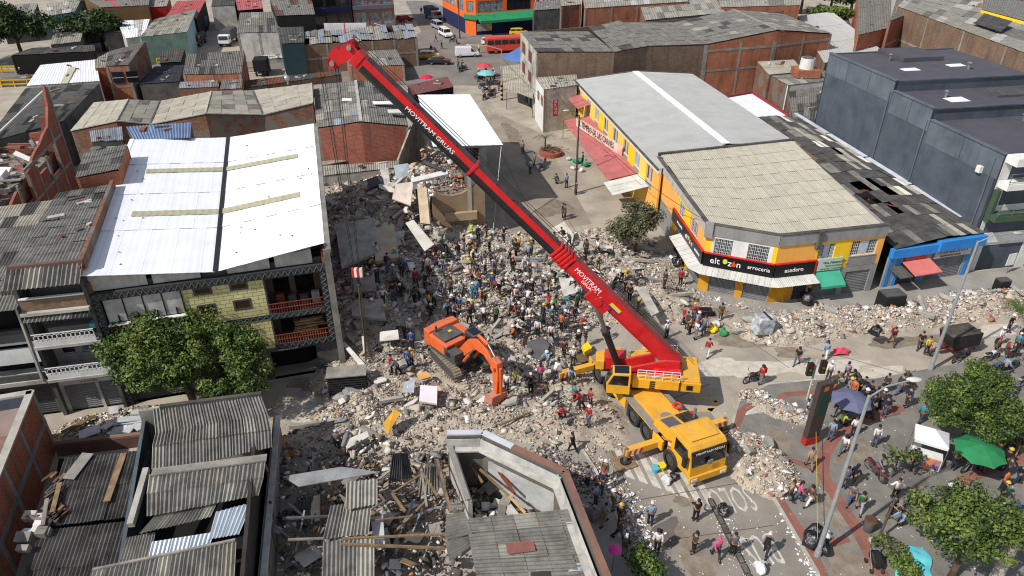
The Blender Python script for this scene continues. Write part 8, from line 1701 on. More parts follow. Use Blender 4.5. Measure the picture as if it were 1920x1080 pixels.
car('silver car parked among rubble beside the brick block','car',(552,100),10,paint('silver',150,158,168),'suv',4.4)
car('yellow taxi peeking out behind the grey roof warehouse','taxi',(972,66),0,paint('taxi_yellow',238,190,30),'hatch',3.9)
car('dark red car far up the street by the glazed blocks','car',(760,40),30,paint('dark_red',120,30,36),'hatch',3.9)
def lorry(label,p,deg,cabm,tarpm,L_=6.5,H_=2.9,rnd_=True,group='tarpaulin lorries',z=0.0,name='lorry'):
    t=thing(name,label,'lorry',(0,0,0),0,group);l=L_/2
    MB().box((-.2,0,.75),(L_-.4,1.0,.25)).build('chassis',CB,t);MB().extr([V(l-1.6,-1.05,.6),V(l-1.6,-1.05,2.2),V(l-1.3,-1.05,2.3),V(l-.35,-1.05,2.2),V(l,-1.05,1.3),V(l,-1.05,.6)],V(0,2.1,0)).build('cab',cabm,t,bevel=.06)
    MB().add([V(l-.32,-.95,2.12),V(l-.32,.95,2.12),V(l+.01,.95,1.35),V(l+.01,-.95,1.35)],((0,1,2,3)[::-1],)).build('windscreen',GLASS,t)
    for s in(-1,1):MB().add([V(l-1.2,s*1.06,2.05),V(l-.5,s*1.06,2.02),V(l-.25,s*1.06,1.4),V(l-1.2,s*1.06,1.4)],((0,1,2,3),)).build('side_window',GLASS,t)
    b=L_-1.8;pr=[(-1.15,.95),(-1.15,H_-.5),(-.9,H_-.12),(-.4,H_),(.4,H_),(.9,H_-.12),(1.15,H_-.5),(1.15,.95)]if rnd_ else[(-1.15,.95),(-1.15,H_),(1.15,H_),(1.15,.95)]
    MB().extr([V(-l,y,zz)for y,zz in pr],V(b,0,0)).build('tarpaulin_body',tarpm,t,bevel=.04)
    for i in range(5):MB().box((-l+b*i/4.2+.1,0,H_+.01),(.06,1.0,.04)).build('hoop',tarpm,t)
    for x in(-l+1.0,l-.9):
        for s in(-1,1):wheel(t,(x,s*.95,.42),(0,1,0),.42,.28,hub=STEEL)
    for s in(-1,1):MB().box((l+.01,s*.8,.95),(.03,.3,.18)).build('headlight',WHITE,t)
    MB().box((l+.03,0,.6),(.1,2.1,.25)).build('bumper',CB,t)
    t.location=G(*p,z);t.rotation_euler=(0,0,math.radians(deg));return t
TGREY=mk('grey_tarpaulin',S(88,86,86),S(60,58,58),ns=.8,amt=.6,ov=.05);TBLUE=mk('blue_tarpaulin',S(74,96,124),S(50,66,90),ns=.8,ov=.03);TBLK=mk('black_tarpaulin',S(34,34,35),S(22,22,22),ns=.8,ov=.04,rough=.7)
lorry('white cab lorry with rounded grey tarpaulin in the lane',(430,82),-88,paint('white',236,236,234),TGREY);lorry('lorry with blue tarpaulin in the shaded lane',(376,60),-86,paint('silver',150,158,168),TBLUE);lorry('dark cab lorry parked in front of the blue tarpaulin lorry',(372,84),-86,paint('black',24,25,28),TGREY,5.5,2.3)
lorry('small lorry with square black tarpaulin on the canal road',(494,138),100,paint('black',24,25,28),TBLK,5,2.9,False);lorry('grey tarpaulin truck behind the green canopied building',(1026,66),-85,paint('teal',60,130,140),TGREY,7,3.2);lorry('lorry with dark blue box second in the far queue',(812,36),-62,paint('silver',150,158,168),mk('slate_blue_tarp',S(62,72,88),ov=0),6.0,2.7,False)
bus=thing('bus','bright red city bus half hidden behind the warehouse corner','bus',(0,0,0));BR_=paint('bus_red',220,66,48)
MB().box((0,0,1.75),(9.5,2.5,2.5)).build('body',BR_,bus,bevel=.12)
for s in(-1,1):
    for i in range(6):MB().box((-3.9+1.42*i,s*1.26,2.15),(1.25,.03,.85)).build('window',GLASS,bus)
    for x in(-2.9,2.9):wheel(bus,(x,s*1.1,.48),(0,1,0),.48,.3,hub=STEEL)
MB().box((-4.76,0,2.1),(.03,2.1,1.1)).build('rear_window',GLASS,bus);MB().box((4.76,0,2.0),(.03,2.2,1.4)).build('windscreen',GLASS,bus);MB().box((0,0,3.02),(8.6,1.8,.06)).build('roof_panel',mk('bus_roof',S(200,90,76),ov=0),bus)
bus.location=G(955,97);bus.rotation_euler=(0,0,math.radians(12))
# covered three wheeled cargo trike
tk=thing('cargo_trike','three wheeled red cargo trike with square black canvas box','cargo trike',(0,0,0));CANV=mk('black_canvas',S(36,35,35),S(26,25,25),ns=1,amt=.6,ov=0,rough=.8,bump=.3,bs=4,dust=.3);TR=paint('trike_red',150,24,30)
MB().box((-.9,0,.75),(2.3,1.35,.16)).build('load_bed',TR,tk);MB().extr([V(-2.05,-.75,.85),V(-2.05,-.75,1.95),V(-1.9,-.75,2.05),V(.45,-.75,2.1),V(.75,-.75,2.0),V(.25,-.75,.85)],V(0,1.5,0)).build('canvas_box',CANV,tk,bevel=.05)
for s in(-1,1):wheel(tk,(-1.1,s*.68,.3),(0,1,0),.3,.16,hub=STEEL)
wheel(tk,(1.45,0,.3),(0,1,0),.3,.14,hub=STEEL);MB().tube((1.45,0,.35),(1.1,0,1.05),.05).tube((1.1,-.4,1.08),(1.1,.4,1.08),.025).build('fork_and_handlebar',CB,tk);MB().box((.75,0,.72),(.7,.34,.28)).build('fuel_tank',TR,tk,bevel=.05);MB().box((.3,0,.8),(.6,.4,.14)).build('saddle',CB,tk);MB().ball((1.3,0,.95),.12).build('headlight',DECK,tk);MB().box((1.5,0,.62),(.5,.16,.04)).build('front_mudguard',TR,tk)
tk.location=G(1775,662);tk.rotation_euler=(0,0,math.radians(196))
# motorbikes: one of each colour, then copies
def moto(col,nm):
    t=thing('motorbike','','motorbike',(0,0,0));m=paint(nm,*col)
    for x in(-.63,.63):
        mb=MB();n=16
        for k in range(n):a0,a1=2*PI*k/n,2*PI*(k+1)/n;mb.tube((x+.28*math.cos(a0),0,.3+.28*math.sin(a0)),(x+.28*math.cos(a1),0,.3+.28*math.sin(a1)),.05,6)
        w_=mb.build('wheel',RUBB,t,origin=(0,0,0));MB().tube((x,-.05,.3),(x,.05,.3),.12,10).bar((x-.24,0,.3),(x+.24,0,.3),.02).bar((x,0,.06),(x,0,.54),.02).build('hub',STEEL,w_)
    MB().bar((-.5,0,.45),(.35,0,.55),.16,.12).box((0,0,.38),(.42,.26,.3)).build('engine',ED,t);MB().tube((.63,.07,.3),(.42,.07,.88),.025,6).tube((.63,-.07,.3),(.42,-.07,.88),.025,6).build('fork',STEEL,t)
    MB().extr([V(-.05,-.13,.62),V(.0,-.13,.86),(.28,-.13,.9),V(.4,-.13,.7)],V(0,.26,0)).build('tank',m,t,bevel=.04);MB().extr([V(-.72,-.1,.78),V(-.7,-.1,.86),V(-.05,-.1,.8),V(-.05,-.1,.7)],V(0,.2,0)).build('seat',CB,t,bevel=.03);MB().extr([V(-.75,-.09,.66),V(-.78,-.09,.78),V(-.2,-.09,.7),V(-.2,-.09,.58)],V(0,.18,0)).build('tail_fairing',m,t)
    MB().tube((.4,-.36,.98),(.4,.36,.98),.018,6).tube((.4,.3,1.0),(.38,.34,1.16),.02,5).tube((.4,-.3,1.0),(.38,-.34,1.16),.02,5).build('handlebar',CB,t);MB().ball((.55,0,.84),.1,8,6).build('headlight',DECK,t);MB().tube((-.1,-.16,.3),(-.75,-.18,.38),.045,8).build('exhaust',STEEL,t);MB().box((.66,0,.62),(.36,.1,.03)).build('mudguard',m,t)
    keep(t);return t
MK={'black':moto((26,26,28),'moto_black'),'red':moto((150,26,34),'moto_red'),'blue':moto((40,70,130),'moto_blue'),'white':moto((200,202,204),'moto_white')}
MUSED=set()
MOTOS=[]
def bike(c,px_,py_,deg,z=.0):
    g=G(px_,py_,z);r=MK[c];a=math.radians(deg)
    if c in MUSED:o=dup(r,g,a)
    else:o=r;o.location=g;o.rotation_euler=(0,0,a);MUSED.add(c)
    o['group']='parked motorbikes';MOTOS.append((o,c+' motorbike',g));return o
bike('black',1412,716,200)
for c,x,y,d in(('black',1797,676,30),('white',1855,676,20),('red',1885,666,60),('black',1702,722,80),('black',1905,658,40),('black',1895,695,30),('blue',1860,700,20),('red',1915,640,70),('black',1870,715,10),('blue',1900,740,50),('white',1918,720,30)):bike(c,x,y,d,.02)
bike('red',1638,890,285,.12);bike('black',1820,882,200,.12);bike('black',1858,880,170,.12);bike('blue',1905,965,150,.12)
for k,(x,y)in enumerate(((918,178),(912,172),(921,184),(906,165),(914,160),(902,152),(898,146),(862,134),(870,132),(925,176),(908,186),(848,78),(856,82),(1016,318),(1022,308))):bike(['black','white','black','blue','red'][k%5],x,y,70+rp.uniform(-40,40))
o=bike('black',44,148,185);
for c,(x,y),ps_,d,sh_,tr_,hd_ in(('k',(44,146),'ride',185,'black','black',('helmet','white')),('k',(1640,888),'ride',285,'grey','denim',('cap','black')),('k',(866,132),'ride',70,'charcoal','black',('helmet','black'))):
    g=G(x,y,.12 if x>1000 else 0);person(V(g.x,g.y,g.z+.30),ps_,math.radians(d),sh_,tr_,hd_[0],hd_[1],grp='motorbike riders')
# ---------------------------------------------------------------- posts, signs, umbrellas, stalls, bags and other street things
GPOST=mk('galvanised_post',S(166,170,170),S(130,134,134),rough=.5,metal=.3,ns=1.5,amt=.6,ov=.05)
WOODP=mk('dark_pole',S(88,78,68),S(58,52,46),ns=1.5,amt=.7,streak=.3)
def lamp(label,p,top,arm=2.6,az=30,r=.14,z=.0,m=GPOST,two=False):
    b=G(*p,z);h=Zat(b.y,top);t=thing('street_lamp',label,'street lamp',b);MB().tube(b,V(b.x,b.y,h),r,12,r*.55).tube(b,b+V(0,0,.5),r*1.4,12,r*1.2).build('post',m,t)
    for k in((0,PI)if two else(0,)):
        d=V(math.cos(math.radians(az)+k),math.sin(math.radians(az)+k),0);a=V(b.x,b.y,h-.1);e=a+d*arm+V(0,0,.45);MB().path([a,L2(a,e,.4)+V(0,0,.25),e],.045,6).build('arm',m,t)
        MB().ball(e+d*.3,.3,10,6,(1.3,.6,.35)).build('lamp_head',WHITED,t).rotation_euler=(0,0,0)
lamp('tall grey street lamp with black rubbish bags at its foot',(1532,1042),742,2.2,18,z=.1);lamp('tall grey street lamp beside the covered cargo trike',(1744,694),452,2.6,10,z=.02)
lamp('wooden pole with two brackets before the pink awning',(1079,362),216,1.2,160,.13,m=WOODP);lamp('far street lamp above the red bus',(941,188),92,5,165,.14);lamp('pole beside the green canopy',(862,72),-20,2,0,.16,m=WOODP);lamp('pale pole before the dark glazed block',(658,52),-15,2,0,.16);lamp('thin white street light near the brown roof hut',(846,166),150,6,20,.06)
t=thing('striped_pole_base','yellow and black painted band round the foot of the far lamp','pole band',G(941,188));b=G(941,188)
for k in range(8):MB().tube(b+V(0,0,.35*k),b+V(0,0,.35*k+.33),.2,10).build('painted_band',MARKY if k%2 else BLACK,t)
# leaning totem sign
tt=thing('totem_sign','tall dark double sided totem sign with red base on the plaza','sign',G(1515,832,.1));tb_=G(1517,830,.1);tx=(G(1530,825,.1)-G(1505,832,.1)).normalized();ty=V(-tx.y,tx.x,0)
MB().obox(tb_-tx*.5-ty*.2+V(0,0,.6),tx*1.0,ty*.4,V(0,0,4.4)).build('sign_board',mk('totem_brown',S(74,62,58),S(60,50,46),ns=1,ov=0),tt);MB().obox(tb_-tx*.52-ty*.22,tx*1.04,ty*.44,V(0,0,.62)).build('red_base',mk('totem_red',S(178,44,40),S(150,36,34),ov=0),tt);MB().obox(tb_-tx*.3-ty*.215+V(0,0,2.6),tx*.6,ty*.02,V(0,0,1.6)).build('green_panel',mk('totem_green',S(40,70,56),ov=0),tt);MB().obox(tb_-tx*.16-ty*.215+V(0,0,4.45),tx*.32,ty*.02,V(0,0,.3)).build('orange_emblem',mk('emblem_orange',S(220,100,40),ov=0),tt)
# traffic light
tl=thing('traffic_light','traffic light with two black heads at the plaza corner','traffic light',G(1510,750));b=G(1512,752);MB().tube(b,b+V(0,0,3.6),.07,8).build('post',WHITED,tl)
for k,(dx,z)in enumerate(((-.4,2.9),(.45,3.1))):
    MB().box(b+V(dx,-.1,z),(.38,.3,1.0)).build('signal_head',BLACK,tl)
    for i,c in enumerate((S(120,20,20),S(120,90,20),S(20,90,40))):MB().tube(b+V(dx,-.25,z+.32-.32*i),b+V(dx,-.3,z+.32-.32*i),.1,10).build('lens',mk('lens_%s'%'rag'[i],c,ov=0,rough=.3),tl)
bw=thing('striped_bollard','black and white striped bollard near the traffic light','bollard',G(1510,765));b=G(1512,772)
for k in range(5):MB().tube(b+V(0,0,.3*k),b+V(0,0,.3*k+.3),.06,8).build('stripe',BLACK if k%2 else WHITE,bw)
# umbrellas
def umbrella(label,p,zb,r,h,m,n=8,tilt=0):
    b=G(*p,zb);t=thing('umbrella',label,'umbrella',b);MB().tube(b,b+V(0,0,h+.25),.03,8).build('pole',STEEL,t);top=b+V(0,0,h+.2)
    for i in range(n):a0,a1=2*PI*i/n,2*PI*(i+1)/n;e0_,e1_=top+V(r*math.cos(a0),r*math.sin(a0),-r*.36),top+V(r*math.cos(a1),r*math.sin(a1),-r*.36);m0,m1=L2(top,e0_,.55)+V(0,0,r*.06),L2(top,e1_,.55)+V(0,0,r*.06);MB().add([top,m0,m1,e0_,e1_,L2(e0_,e1_,.5)+(top-L2(e0_,e1_,.5))*.04],((0,1,2),(1,3,5),(1,5,2),(2,5,4))).build('canopy_panel',m,t);MB().tube(top-V(0,0,.05),e0_-V(0,0,.03),.012,4).build('rib',STEEL,t)
umbrella('grey blue umbrella over the crowd by the totem sign',(1583,792),.12,1.35,2.2,mk('grey_blue_cloth',S(104,108,134),S(82,86,110),ns=1,ov=.04));umbrella('big green umbrella over the parked motorbikes',(1816,892),.12,1.5,2.4,mk('green_cloth',S(44,128,78),S(34,104,62),ns=1,ov=.05));umbrella('pink umbrella carried on the sidewalk below',(1148,1072),.12,.38,1.7,mk('pink_cloth',S(220,70,150),ov=.05))
umbrella('turquoise market umbrella on the side street',(912,158),0,1.7,2.2,mk('turquoise_cloth',S(130,190,190),S(100,160,164),ov=.04));umbrella('red market umbrella behind the turquoise one',(908,144),0,1.6,2.2,mk('red_cloth',S(200,74,84),ov=.04));umbrella('small red umbrella by the brick corner hut',(800,158),0,1.3,1.4,mk('crimson_cloth',S(206,40,70),ov=.04))
# white canopy stall
st_=thing('white_stall','small white canopied vendor stall with printed fruit panel','stall',G(1730,860,.12));b=G(1730,862,.12);a_=math.radians(-28);ux,uy=V(math.cos(a_),math.sin(a_),0),V(-math.sin(a_),math.cos(a_),0);top=b+V(0,0,2.6);rim=[b+ux*sx*.95+uy*sy*.8+V(0,0,2.0)for sx,sy in((-1,-1),(1,-1),(1,1),(-1,1))]
for i in range(4):MB().add([top,rim[i],rim[(i+1)%4],rim[i]-V(0,0,.2),rim[(i+1)%4]-V(0,0,.2)],((0,1,2),(1,3,4,2))).build('canopy_panel',mk('white_canvas',S(228,228,226),ov=.03),st_);MB().tube(rim[i]*.98+V(b.x,b.y,0)*.02-V(0,0,2.0*.98),rim[i],.025,6).build('post',STEEL,st_)
MB().obox(b-ux*.9-uy*.75,ux*1.8,uy*.7,V(0,0,.95)).build('counter',WHITE,st_);MB().obox(b-ux*.88-uy*.77+V(0,0,.1),ux*1.7,uy*-.02,V(0,0,.8)).build('printed_panel',mk('fruit_print',S(226,140,50),S(60,80,170),ns=2.5,amt=1,ov=0),st_)
kw=thing('wrapped_kiosk','white and yellow plastic wrapped kiosk leaning on the rubble bank','kiosk',G(1428,618));g=GH(1428,622);R_=Matrix.Rotation(.25,3,'Z')@Matrix.Rotation(.12,3,'Y');MB().box(g+V(0,0,.75),(1.5,1.1,1.5),R_).build('wrapped_body',mk('wrapped_white_plastic',S(204,206,208),S(120,122,126),ns=2.6,amt=1,ov=0,rough=.4,bump=.5,bs=6),kw,bevel=.12);MB().box(g+R_@V(-.78,0,.7),(.06,.9,1.2),R_).build('yellow_side',mk('yellow_plastic',S(240,206,36),ov=0),kw);MB().box(g+R_@V(.05,0,1.52),(.16,1.14,.06),R_).build('strap',BLACK,kw)
for p,lab,s in(((1665,578),'black covered cart standing on the sidewalk before the green awning',(1.9,1.3,1.5)),((1874,545),'black board barrow tipped by the rubble bank',(1.1,.8,1.1)),((1706,583),'low grey crate covered in black beside the black cart',(1.3,.8,.6))):
    g=G(*p,.1);t=thing('covered_cart',lab,'cart',g);MB().box(g+V(0,0,s[2]*.5),s,.15).build('cover',TBLK,t,bevel=.1);MB().box(g+V(0,0,s[2]+.05),(s[0]*.96,s[1]*.9,.08),.15).build('top_sheet',TGREY,t)
    for q in(-1,1):MB().tube(g+V(q*s[0]*.3,-s[1]*.55,.15),g+V(q*s[0]*.3,-s[1]*.62,.15),.15,10).build('wheel',RUBB,t)
vb=thing('white_notice','white notice board on a short post by the balcony block','sign',G(1885,505));b=G(1885,515);MB().tube(b,b+V(0,0,1.0),.03).build('post',STEEL,vb);MB().box(b+V(0,0,1.6),(.9,.05,1.2),.3).build('board',WHITE,vb)
# black rubbish bags
BAG=mk('black_plastic_bag',S(30,30,32),S(18,18,20),rough=.28,ns=5,amt=.6,bump=.6,bs=9,ov=.1,spec=.6);WBAG=mk('white_sack',S(206,206,204),S(160,160,158),ns=3,bump=.5,bs=8,ov=.08)
def bag(label,p,r,m=BAG,z=.12,group='black rubbish bags',name='rubbish_bag',cat='bag'):
    g=G(*p,z);t=thing(name,label,cat,g,group=group);mb=MB().ball((0,0,0),r,14,10,(1,.9,.8));mb.v=[(g.x+x*(1+.12*math.sin(7*x/r+3*z_/r+p[0])),g.y+y*(1+.12*math.sin(5*y/r+4*x/r)),g.z+r*.75+z_*(1+.1*math.sin(6*x/r)))for x,y,z_ in mb.v];mb.v=[(g.x+(x-g.x)*(1+.25*math.sin(3.1*(y-g.y)/r+p[0])),g.y+(y-g.y)*(1+.2*math.cos(4*(x-g.x)/r)),g.z+(z_-g.z)*(.8+.25*math.sin(2.7*(x-g.x)/r+2*(y-g.y)/r+p[1])))for x,y,z_ in mb.v];mb.build('sack',m,t);MB().tube(g+V(0,0,r*1.5),g+V(.03,0,r*1.85),r*.12,6,r*.3).build('knot',m,t)
for lab,p,r in(('black rubbish bag on the dark post side of the tall lamp',(1518,1020),.55),('black rubbish bag behind the lamp foot',(1527,1005),.5),('black rubbish bag in front of the tall lamp',(1544,1034),.5)):bag(lab,p,r)
bag('white sack behind the tall lamp',(1548,1008),.3,WBAG,group='sacks');bag('black bag against the ochre pillar of the corner shop',(1268,498),.55,BAG);bag('big black bag under the white awning of the corner shop',(1512,568),.75);bag('black bag beside the bus lane divider',(1355,962),.42,BAG,.0);bag('grey bag at the bottom of the lane',(1425,1070),.4,WBAG,.0,group='sacks');bag('dark grey suitcase sized bundle on the sidewalk',(1113,970),.5,mk('grey_bundle_cloth',S(120,118,116),ns=2),group='sacks');bag('black bag on the rubble bank by the black cart',(1640,628),.5,BAG,.9)
for k,(x,y)in enumerate(((1310,618),(1322,612),(1335,622),(1345,612),(1355,628))):bag(['white bucket bag nearest the turret among relief supplies','second white supply bag from the turret','yellow supply bag in the middle of the supplies','white supply bag behind the yellow one','green supply bag at the end of the supplies'][k],(x,y),.38,[WBAG,WBAG,mk('yellow_plastic',(0,0,0)),WBAG,mk('green_bag',S(60,140,80),ov=0)][k],0,group='relief supplies beside the crane',name='supply_bag')
for k,(x,y,m)in enumerate(((1098,312,'g'),(1082,306,'g'),(1076,318,'w'),(1090,322,'w'),(1066,300,'w'))):bag(['green tarpaulin bundle under the pink awning by the pole','second green bundle nearer the planter','white sack at the foot of the green bundles','white sack toward the wooden pole','white sack toward the brick planter'][k],(x,y),.5 if m=='g' else .35,mk('green_tarp',S(52,140,110),S(38,108,82),ns=1,bump=.5,bs=5)if m=='g' else WBAG,0,group='bundles by the pink awning',name='bundle',cat='bundle')
# lane divider, bin, pram, thin post, turquoise cloth, blue bags, bowls
ld=thing('lane_divider','black rubber kerb dividing the bus lane','lane divider',G(1370,1000));a,b=G(1330,938),G(1412,1100);n=9
for i in range(n):p0_,p1_=L2(a,b,i/n),L2(a,b,(i+.94)/n);MB().bar(p0_+V(0,0,.11),p1_+V(0,0,.11),.26,.22).build('divider_block',mk('black_rubber_block',S(58,56,54),S(40,39,38),ns=2,dust=.5),ld,bevel=.04)
tp=thing('thin_dark_post','thin dark leaning post beside the litter bin','post',G(1645,1010,.12));MB().tube(G(1646,1012,.12),G(1646,1012,.12)+V(.25,.2,3.0),.07,8).build('post',WOODP,tp);MB().box(G(1640,1014,.2),(.5,.4,.2),.3).build('footing',CONL,tp)
lb=thing('litter_bin','round dark litter bin with brown lid on the plaza','bin',G(1627,990,.12));b=G(1627,994,.12);MB().tube(b,b+V(0,0,.85),.26,14,.34).build('bin_body',COND,lb);MB().tube(b+V(0,0,.85),b+V(0,0,.93),.36,14,.26).build('bin_lid',RUST,lb)
pr_=thing('pram','black folding pram parked at the plaza edge','pram',G(1635,1058,.12));b=G(1637,1064,.12);MB().extr([b+V(-.25,x,z)for x,z in((-.4,.45),(-.3,.75),(.2,1.0),(.45,.9),(.4,.6),(0,.4))],V(.5,0,0)).build('seat_and_hood',BLACK,pr_,bevel=.05);[MB().tube(b+V(sx*.3-.02,y,.14),b+V(sx*.3+.02,y,.14),.14,10).build('wheel',RUBB,pr_)for sx in(-1,1)for y in(-.35,.35)];MB().path([b+V(-.25,-.35,.14),b+V(-.25,.4,1.0),b+V(.25,.4,1.0),b+V(.25,-.35,.14)],.02,5).build('pram_frame',STEEL,pr_)
def drape(name,label,cat,c,r,m,n=14,h=.35):
    g=G(*c,.12);xs_=np.linspace(-1,1,n);X_,Y_=np.meshgrid(xs_,xs_);Z_=(h*np.clip(1-np.hypot(X_,Y_)**2*.6,0,1)*(.7+.3*np.sin(X_*5+Y_*3)*np.sin(Y_*6-X_*2))+.03);k=1+.12*np.sin(Y_*4+X_);P3=np.stack([g.x+X_*r[0]*k+Y_*r[0]*.25,g.y+Y_*r[1]*k,.13+Z_],-1).reshape(-1,3);i=np.arange(n*n).reshape(n,n);q=np.stack([i[:-1,:-1].ravel(),i[:-1,1:].ravel(),i[1:,1:].ravel(),i[1:,:-1].ravel()],1);o=npmesh(name,P3,q,[m],label=label,cat=cat,base=tuple(g));o.data.polygons.foreach_set('use_smooth',[True]*len(q));return o
drape('turquoise_tarp','bright turquoise cloth heaped on the ground by the plaza tree','cloth',(1708,1055),(1.0,1.1),mk('turquoise_cloth_bright',S(110,206,214),S(80,176,188),ns=1,ov=0));drape('blue_tarp','deep blue tarpaulin under the plaza tree','cloth',(1800,985),(1.5,1.2),mk('deep_blue_tarp',S(36,66,170),S(26,48,130),ns=1,ov=0),h=.8);drape('blue_tarp','second deep blue bundle nearer the palm trunk','cloth',(1845,1010),(.9,.7),mk('deep_blue_tarp',(0,0,0)),h=.7);drape('pink_cloth','red pink cloth dropped at the edge of the rubble bank','cloth',(1577,660),(.6,.4),mk('red_pink_cloth',S(214,74,96),ov=0))
tx_=thing('blue_awning_sheet','blue tarpaulin sheet hanging off the warehouse corner over the side street','awning',G(985,110));MB().extr([G(999,75,6.5),G(996,112,3.2),G(968,118,3.0),G(940,108,2.6)],V(0,0,.05)).build('sheet',mk('faded_blue_tarp',S(96,128,186),S(76,106,160),ns=.7,ov=0),tx_)
bx_=thing('sloping_porch','tan sheet porch below the blue tarpaulin','porch',G(985,165));sheets(bx_,G(945,165,2.6),G(998,185,2.6),G(1000,118,3.6),G(938,125,3.4),3,2,[FIBT,FIB2],wl=.4);[MB().tube(G(*p),G(*p)+V(0,0,2.6),.06).build('porch_post',STEEL,bx_)for p in((950,205),(998,220))]
jr=[(1765,'black')]
for k,(x,y,c)in enumerate(((1300,640,'sky'),(1470,730,'white'))):
    pass
YT=thing('barrier_tape','yellow barrier tape strung from the tall lamp to the totem sign','tape',G(1533,1000));MB().bar(G(1533,1010,1.1),G(1530,810,1.2),.01,.07).build('tape',mk('yellow_tape',S(232,204,60),ov=0),YT)
for lab,(x,y),m in(('turquoise tub by the crane outrigger',(1228,884),'turquoise_plastic'),('yellow tub beside the turquoise tub',(1240,880),'yellow_plastic')):g=G(x,y);t=thing('plastic_tub',lab,'tub',g);MB().tube(g,g+V(0,0,.35),.2,12,.26).build('tub',MATS[m],t);MB().tube(g+V(0,0,.34),g+V(0,0,.38),.28,12).build('rim',MATS[m],t)
bag('white bag of tools beside the crane front wheel',(1250,905),.35,WBAG,0,group='sacks');bag('dark bag beside the white bag of tools',(1260,898),.32,BAG,0)
mh=thing('wire_spool','black wheelbarrow lying by the corner shop','wheelbarrow',G(1320,590));mh.name='wheelbarrow';g=G(1318,592);MB().add([g+V(-.5,-.3,.3),g+V(.5,-.3,.3),g+V(.5,.3,.3),g+V(-.5,.3,.3),g+V(-.7,-.4,.6),g+V(.7,-.4,.6),g+V(.7,.4,.6),g+V(-.7,.4,.6)],((0,1,2,3),(0,4,5,1),(1,5,6,2),(2,6,7,3),(3,7,4,0))).build('tray',BLACK,mh);MB().tube(g+V(.8,-.05,.18),g+V(.8,.05,.18),.18,12).build('wheel',RUBB,mh);MB().tube(g+V(.8,-.1,.2),g+V(-1.1,-.3,.55),.025).tube(g+V(.8,.1,.2),g+V(-1.1,.3,.55),.025).build('handles',STEEL,mh)
sheet('wet_patch',px((985,665),(1035,640),(1090,655),(1120,690),(1060,720),(1000,705)),.010,mk('wet_concrete',S(116,98,72),S(88,76,58),ns=.6,amt=.8,rough=.35,ov=0))
for lab,a,b in(('sagging cable from the wooden pole to the corner shop',(1087,222,8.6),(1320,412,6.7)),('sagging cable from the wooden pole along the side street',(1087,222,8.6),(941,108,6.9)),('second cable from the wooden pole to the warehouse end',(1087,226,8.4),(1006,100,8.9)),('cable from the white roofed block to the tan roofs',(604,452,10.6),(588,190,8.2)),('cable along the balcony houses',(40,500,10.6),(600,462,10.3))):
    A_,B_c=G(*a),G(*b);MB().path([L2(A_,B_c,i/8)-V(0,0,4*.9*(i/8)*(1-i/8))for i in range(9)],.022,4).build('overhead_cable',CABLE,label=lab,cat='cable',group='overhead cables')
# ---------------------------------------------------------------- trees and plants
BARK=mk('bark',S(92,78,62),S(60,50,40),ns=3,amt=.8,bump=.6,bs=12,ov=.1)
LEAF=[mk('leaf_green',S(88,108,46),S(64,84,36),ns=1.2,amt=.6,ov=.0,rough=.55),mk('leaf_dark',S(54,74,34),S(40,56,27),ns=1.2,amt=.6,ov=0,rough=.55),mk('leaf_light',S(116,130,60),S(92,106,48),ns=1.2,amt=.6,ov=0,rough=.55)]
LEAFO=[mk('leaf_olive',S(104,106,76),S(78,82,58),ns=1.2,ov=0),mk('leaf_olive_dark',S(74,78,54),S(54,58,40),ns=1.2,ov=0),mk('leaf_olive_grey',S(130,128,100),S(100,100,76),ns=1.2,ov=0)]
LEAFD=[mk('leaf_far',S(58,78,40),S(42,60,30),ns=.6,ov=0),mk('leaf_far_dark',S(40,56,30),S(30,44,24),ns=.6,ov=0),mk('leaf_far_light',S(80,98,50),S(60,80,38),ns=.6,ov=0)]
def leaves(name,cl,nper,rad,size,mats,parent,flat=.5,wts=(.5,.3,.2)):
    "cl: clump centres (n,3) with radius; leaves are small folded faces through the clump's volume"
    cl=np.array(cl);n=len(cl)*nper;c=np.repeat(cl,nper,0);d=nr.normal(0,1,(n,3));d /= np.linalg.norm(d,axis=1)[:,None];r=rad*nr.rand(n)**.45
    p=c[:,:3]+d*r[:,None]*np.array([1,1,.8])*(c[:,3:4]if cl.shape[1]>3 else 1)
    nrm=d*.7+nr.normal(0,.55,(n,3))+np.array([0,0,flat]);nrm /= np.linalg.norm(nrm,axis=1)[:,None]
    a=np.cross(nrm,nr.normal(0,1,(n,3)));a /= np.linalg.norm(a,axis=1)[:,None];b=np.cross(nrm,a);s=size*nr.uniform(.6,1.4,n)[:,None]
    fold=nrm*s*.18
    v=np.stack([p-a*s,p-b*s*.5+fold,p+a*s,p+b*s*.5+fold],1).reshape(-1,3);q=np.arange(n*4).reshape(-1,4)
    cm=nr.choice(len(mats),len(cl),p=wts);mi=np.where(nr.rand(n)<.65,np.repeat(cm,nper),nr.choice(len(mats),n,p=wts))
    return npmesh(name,v,q,mats,mi,parent=parent)
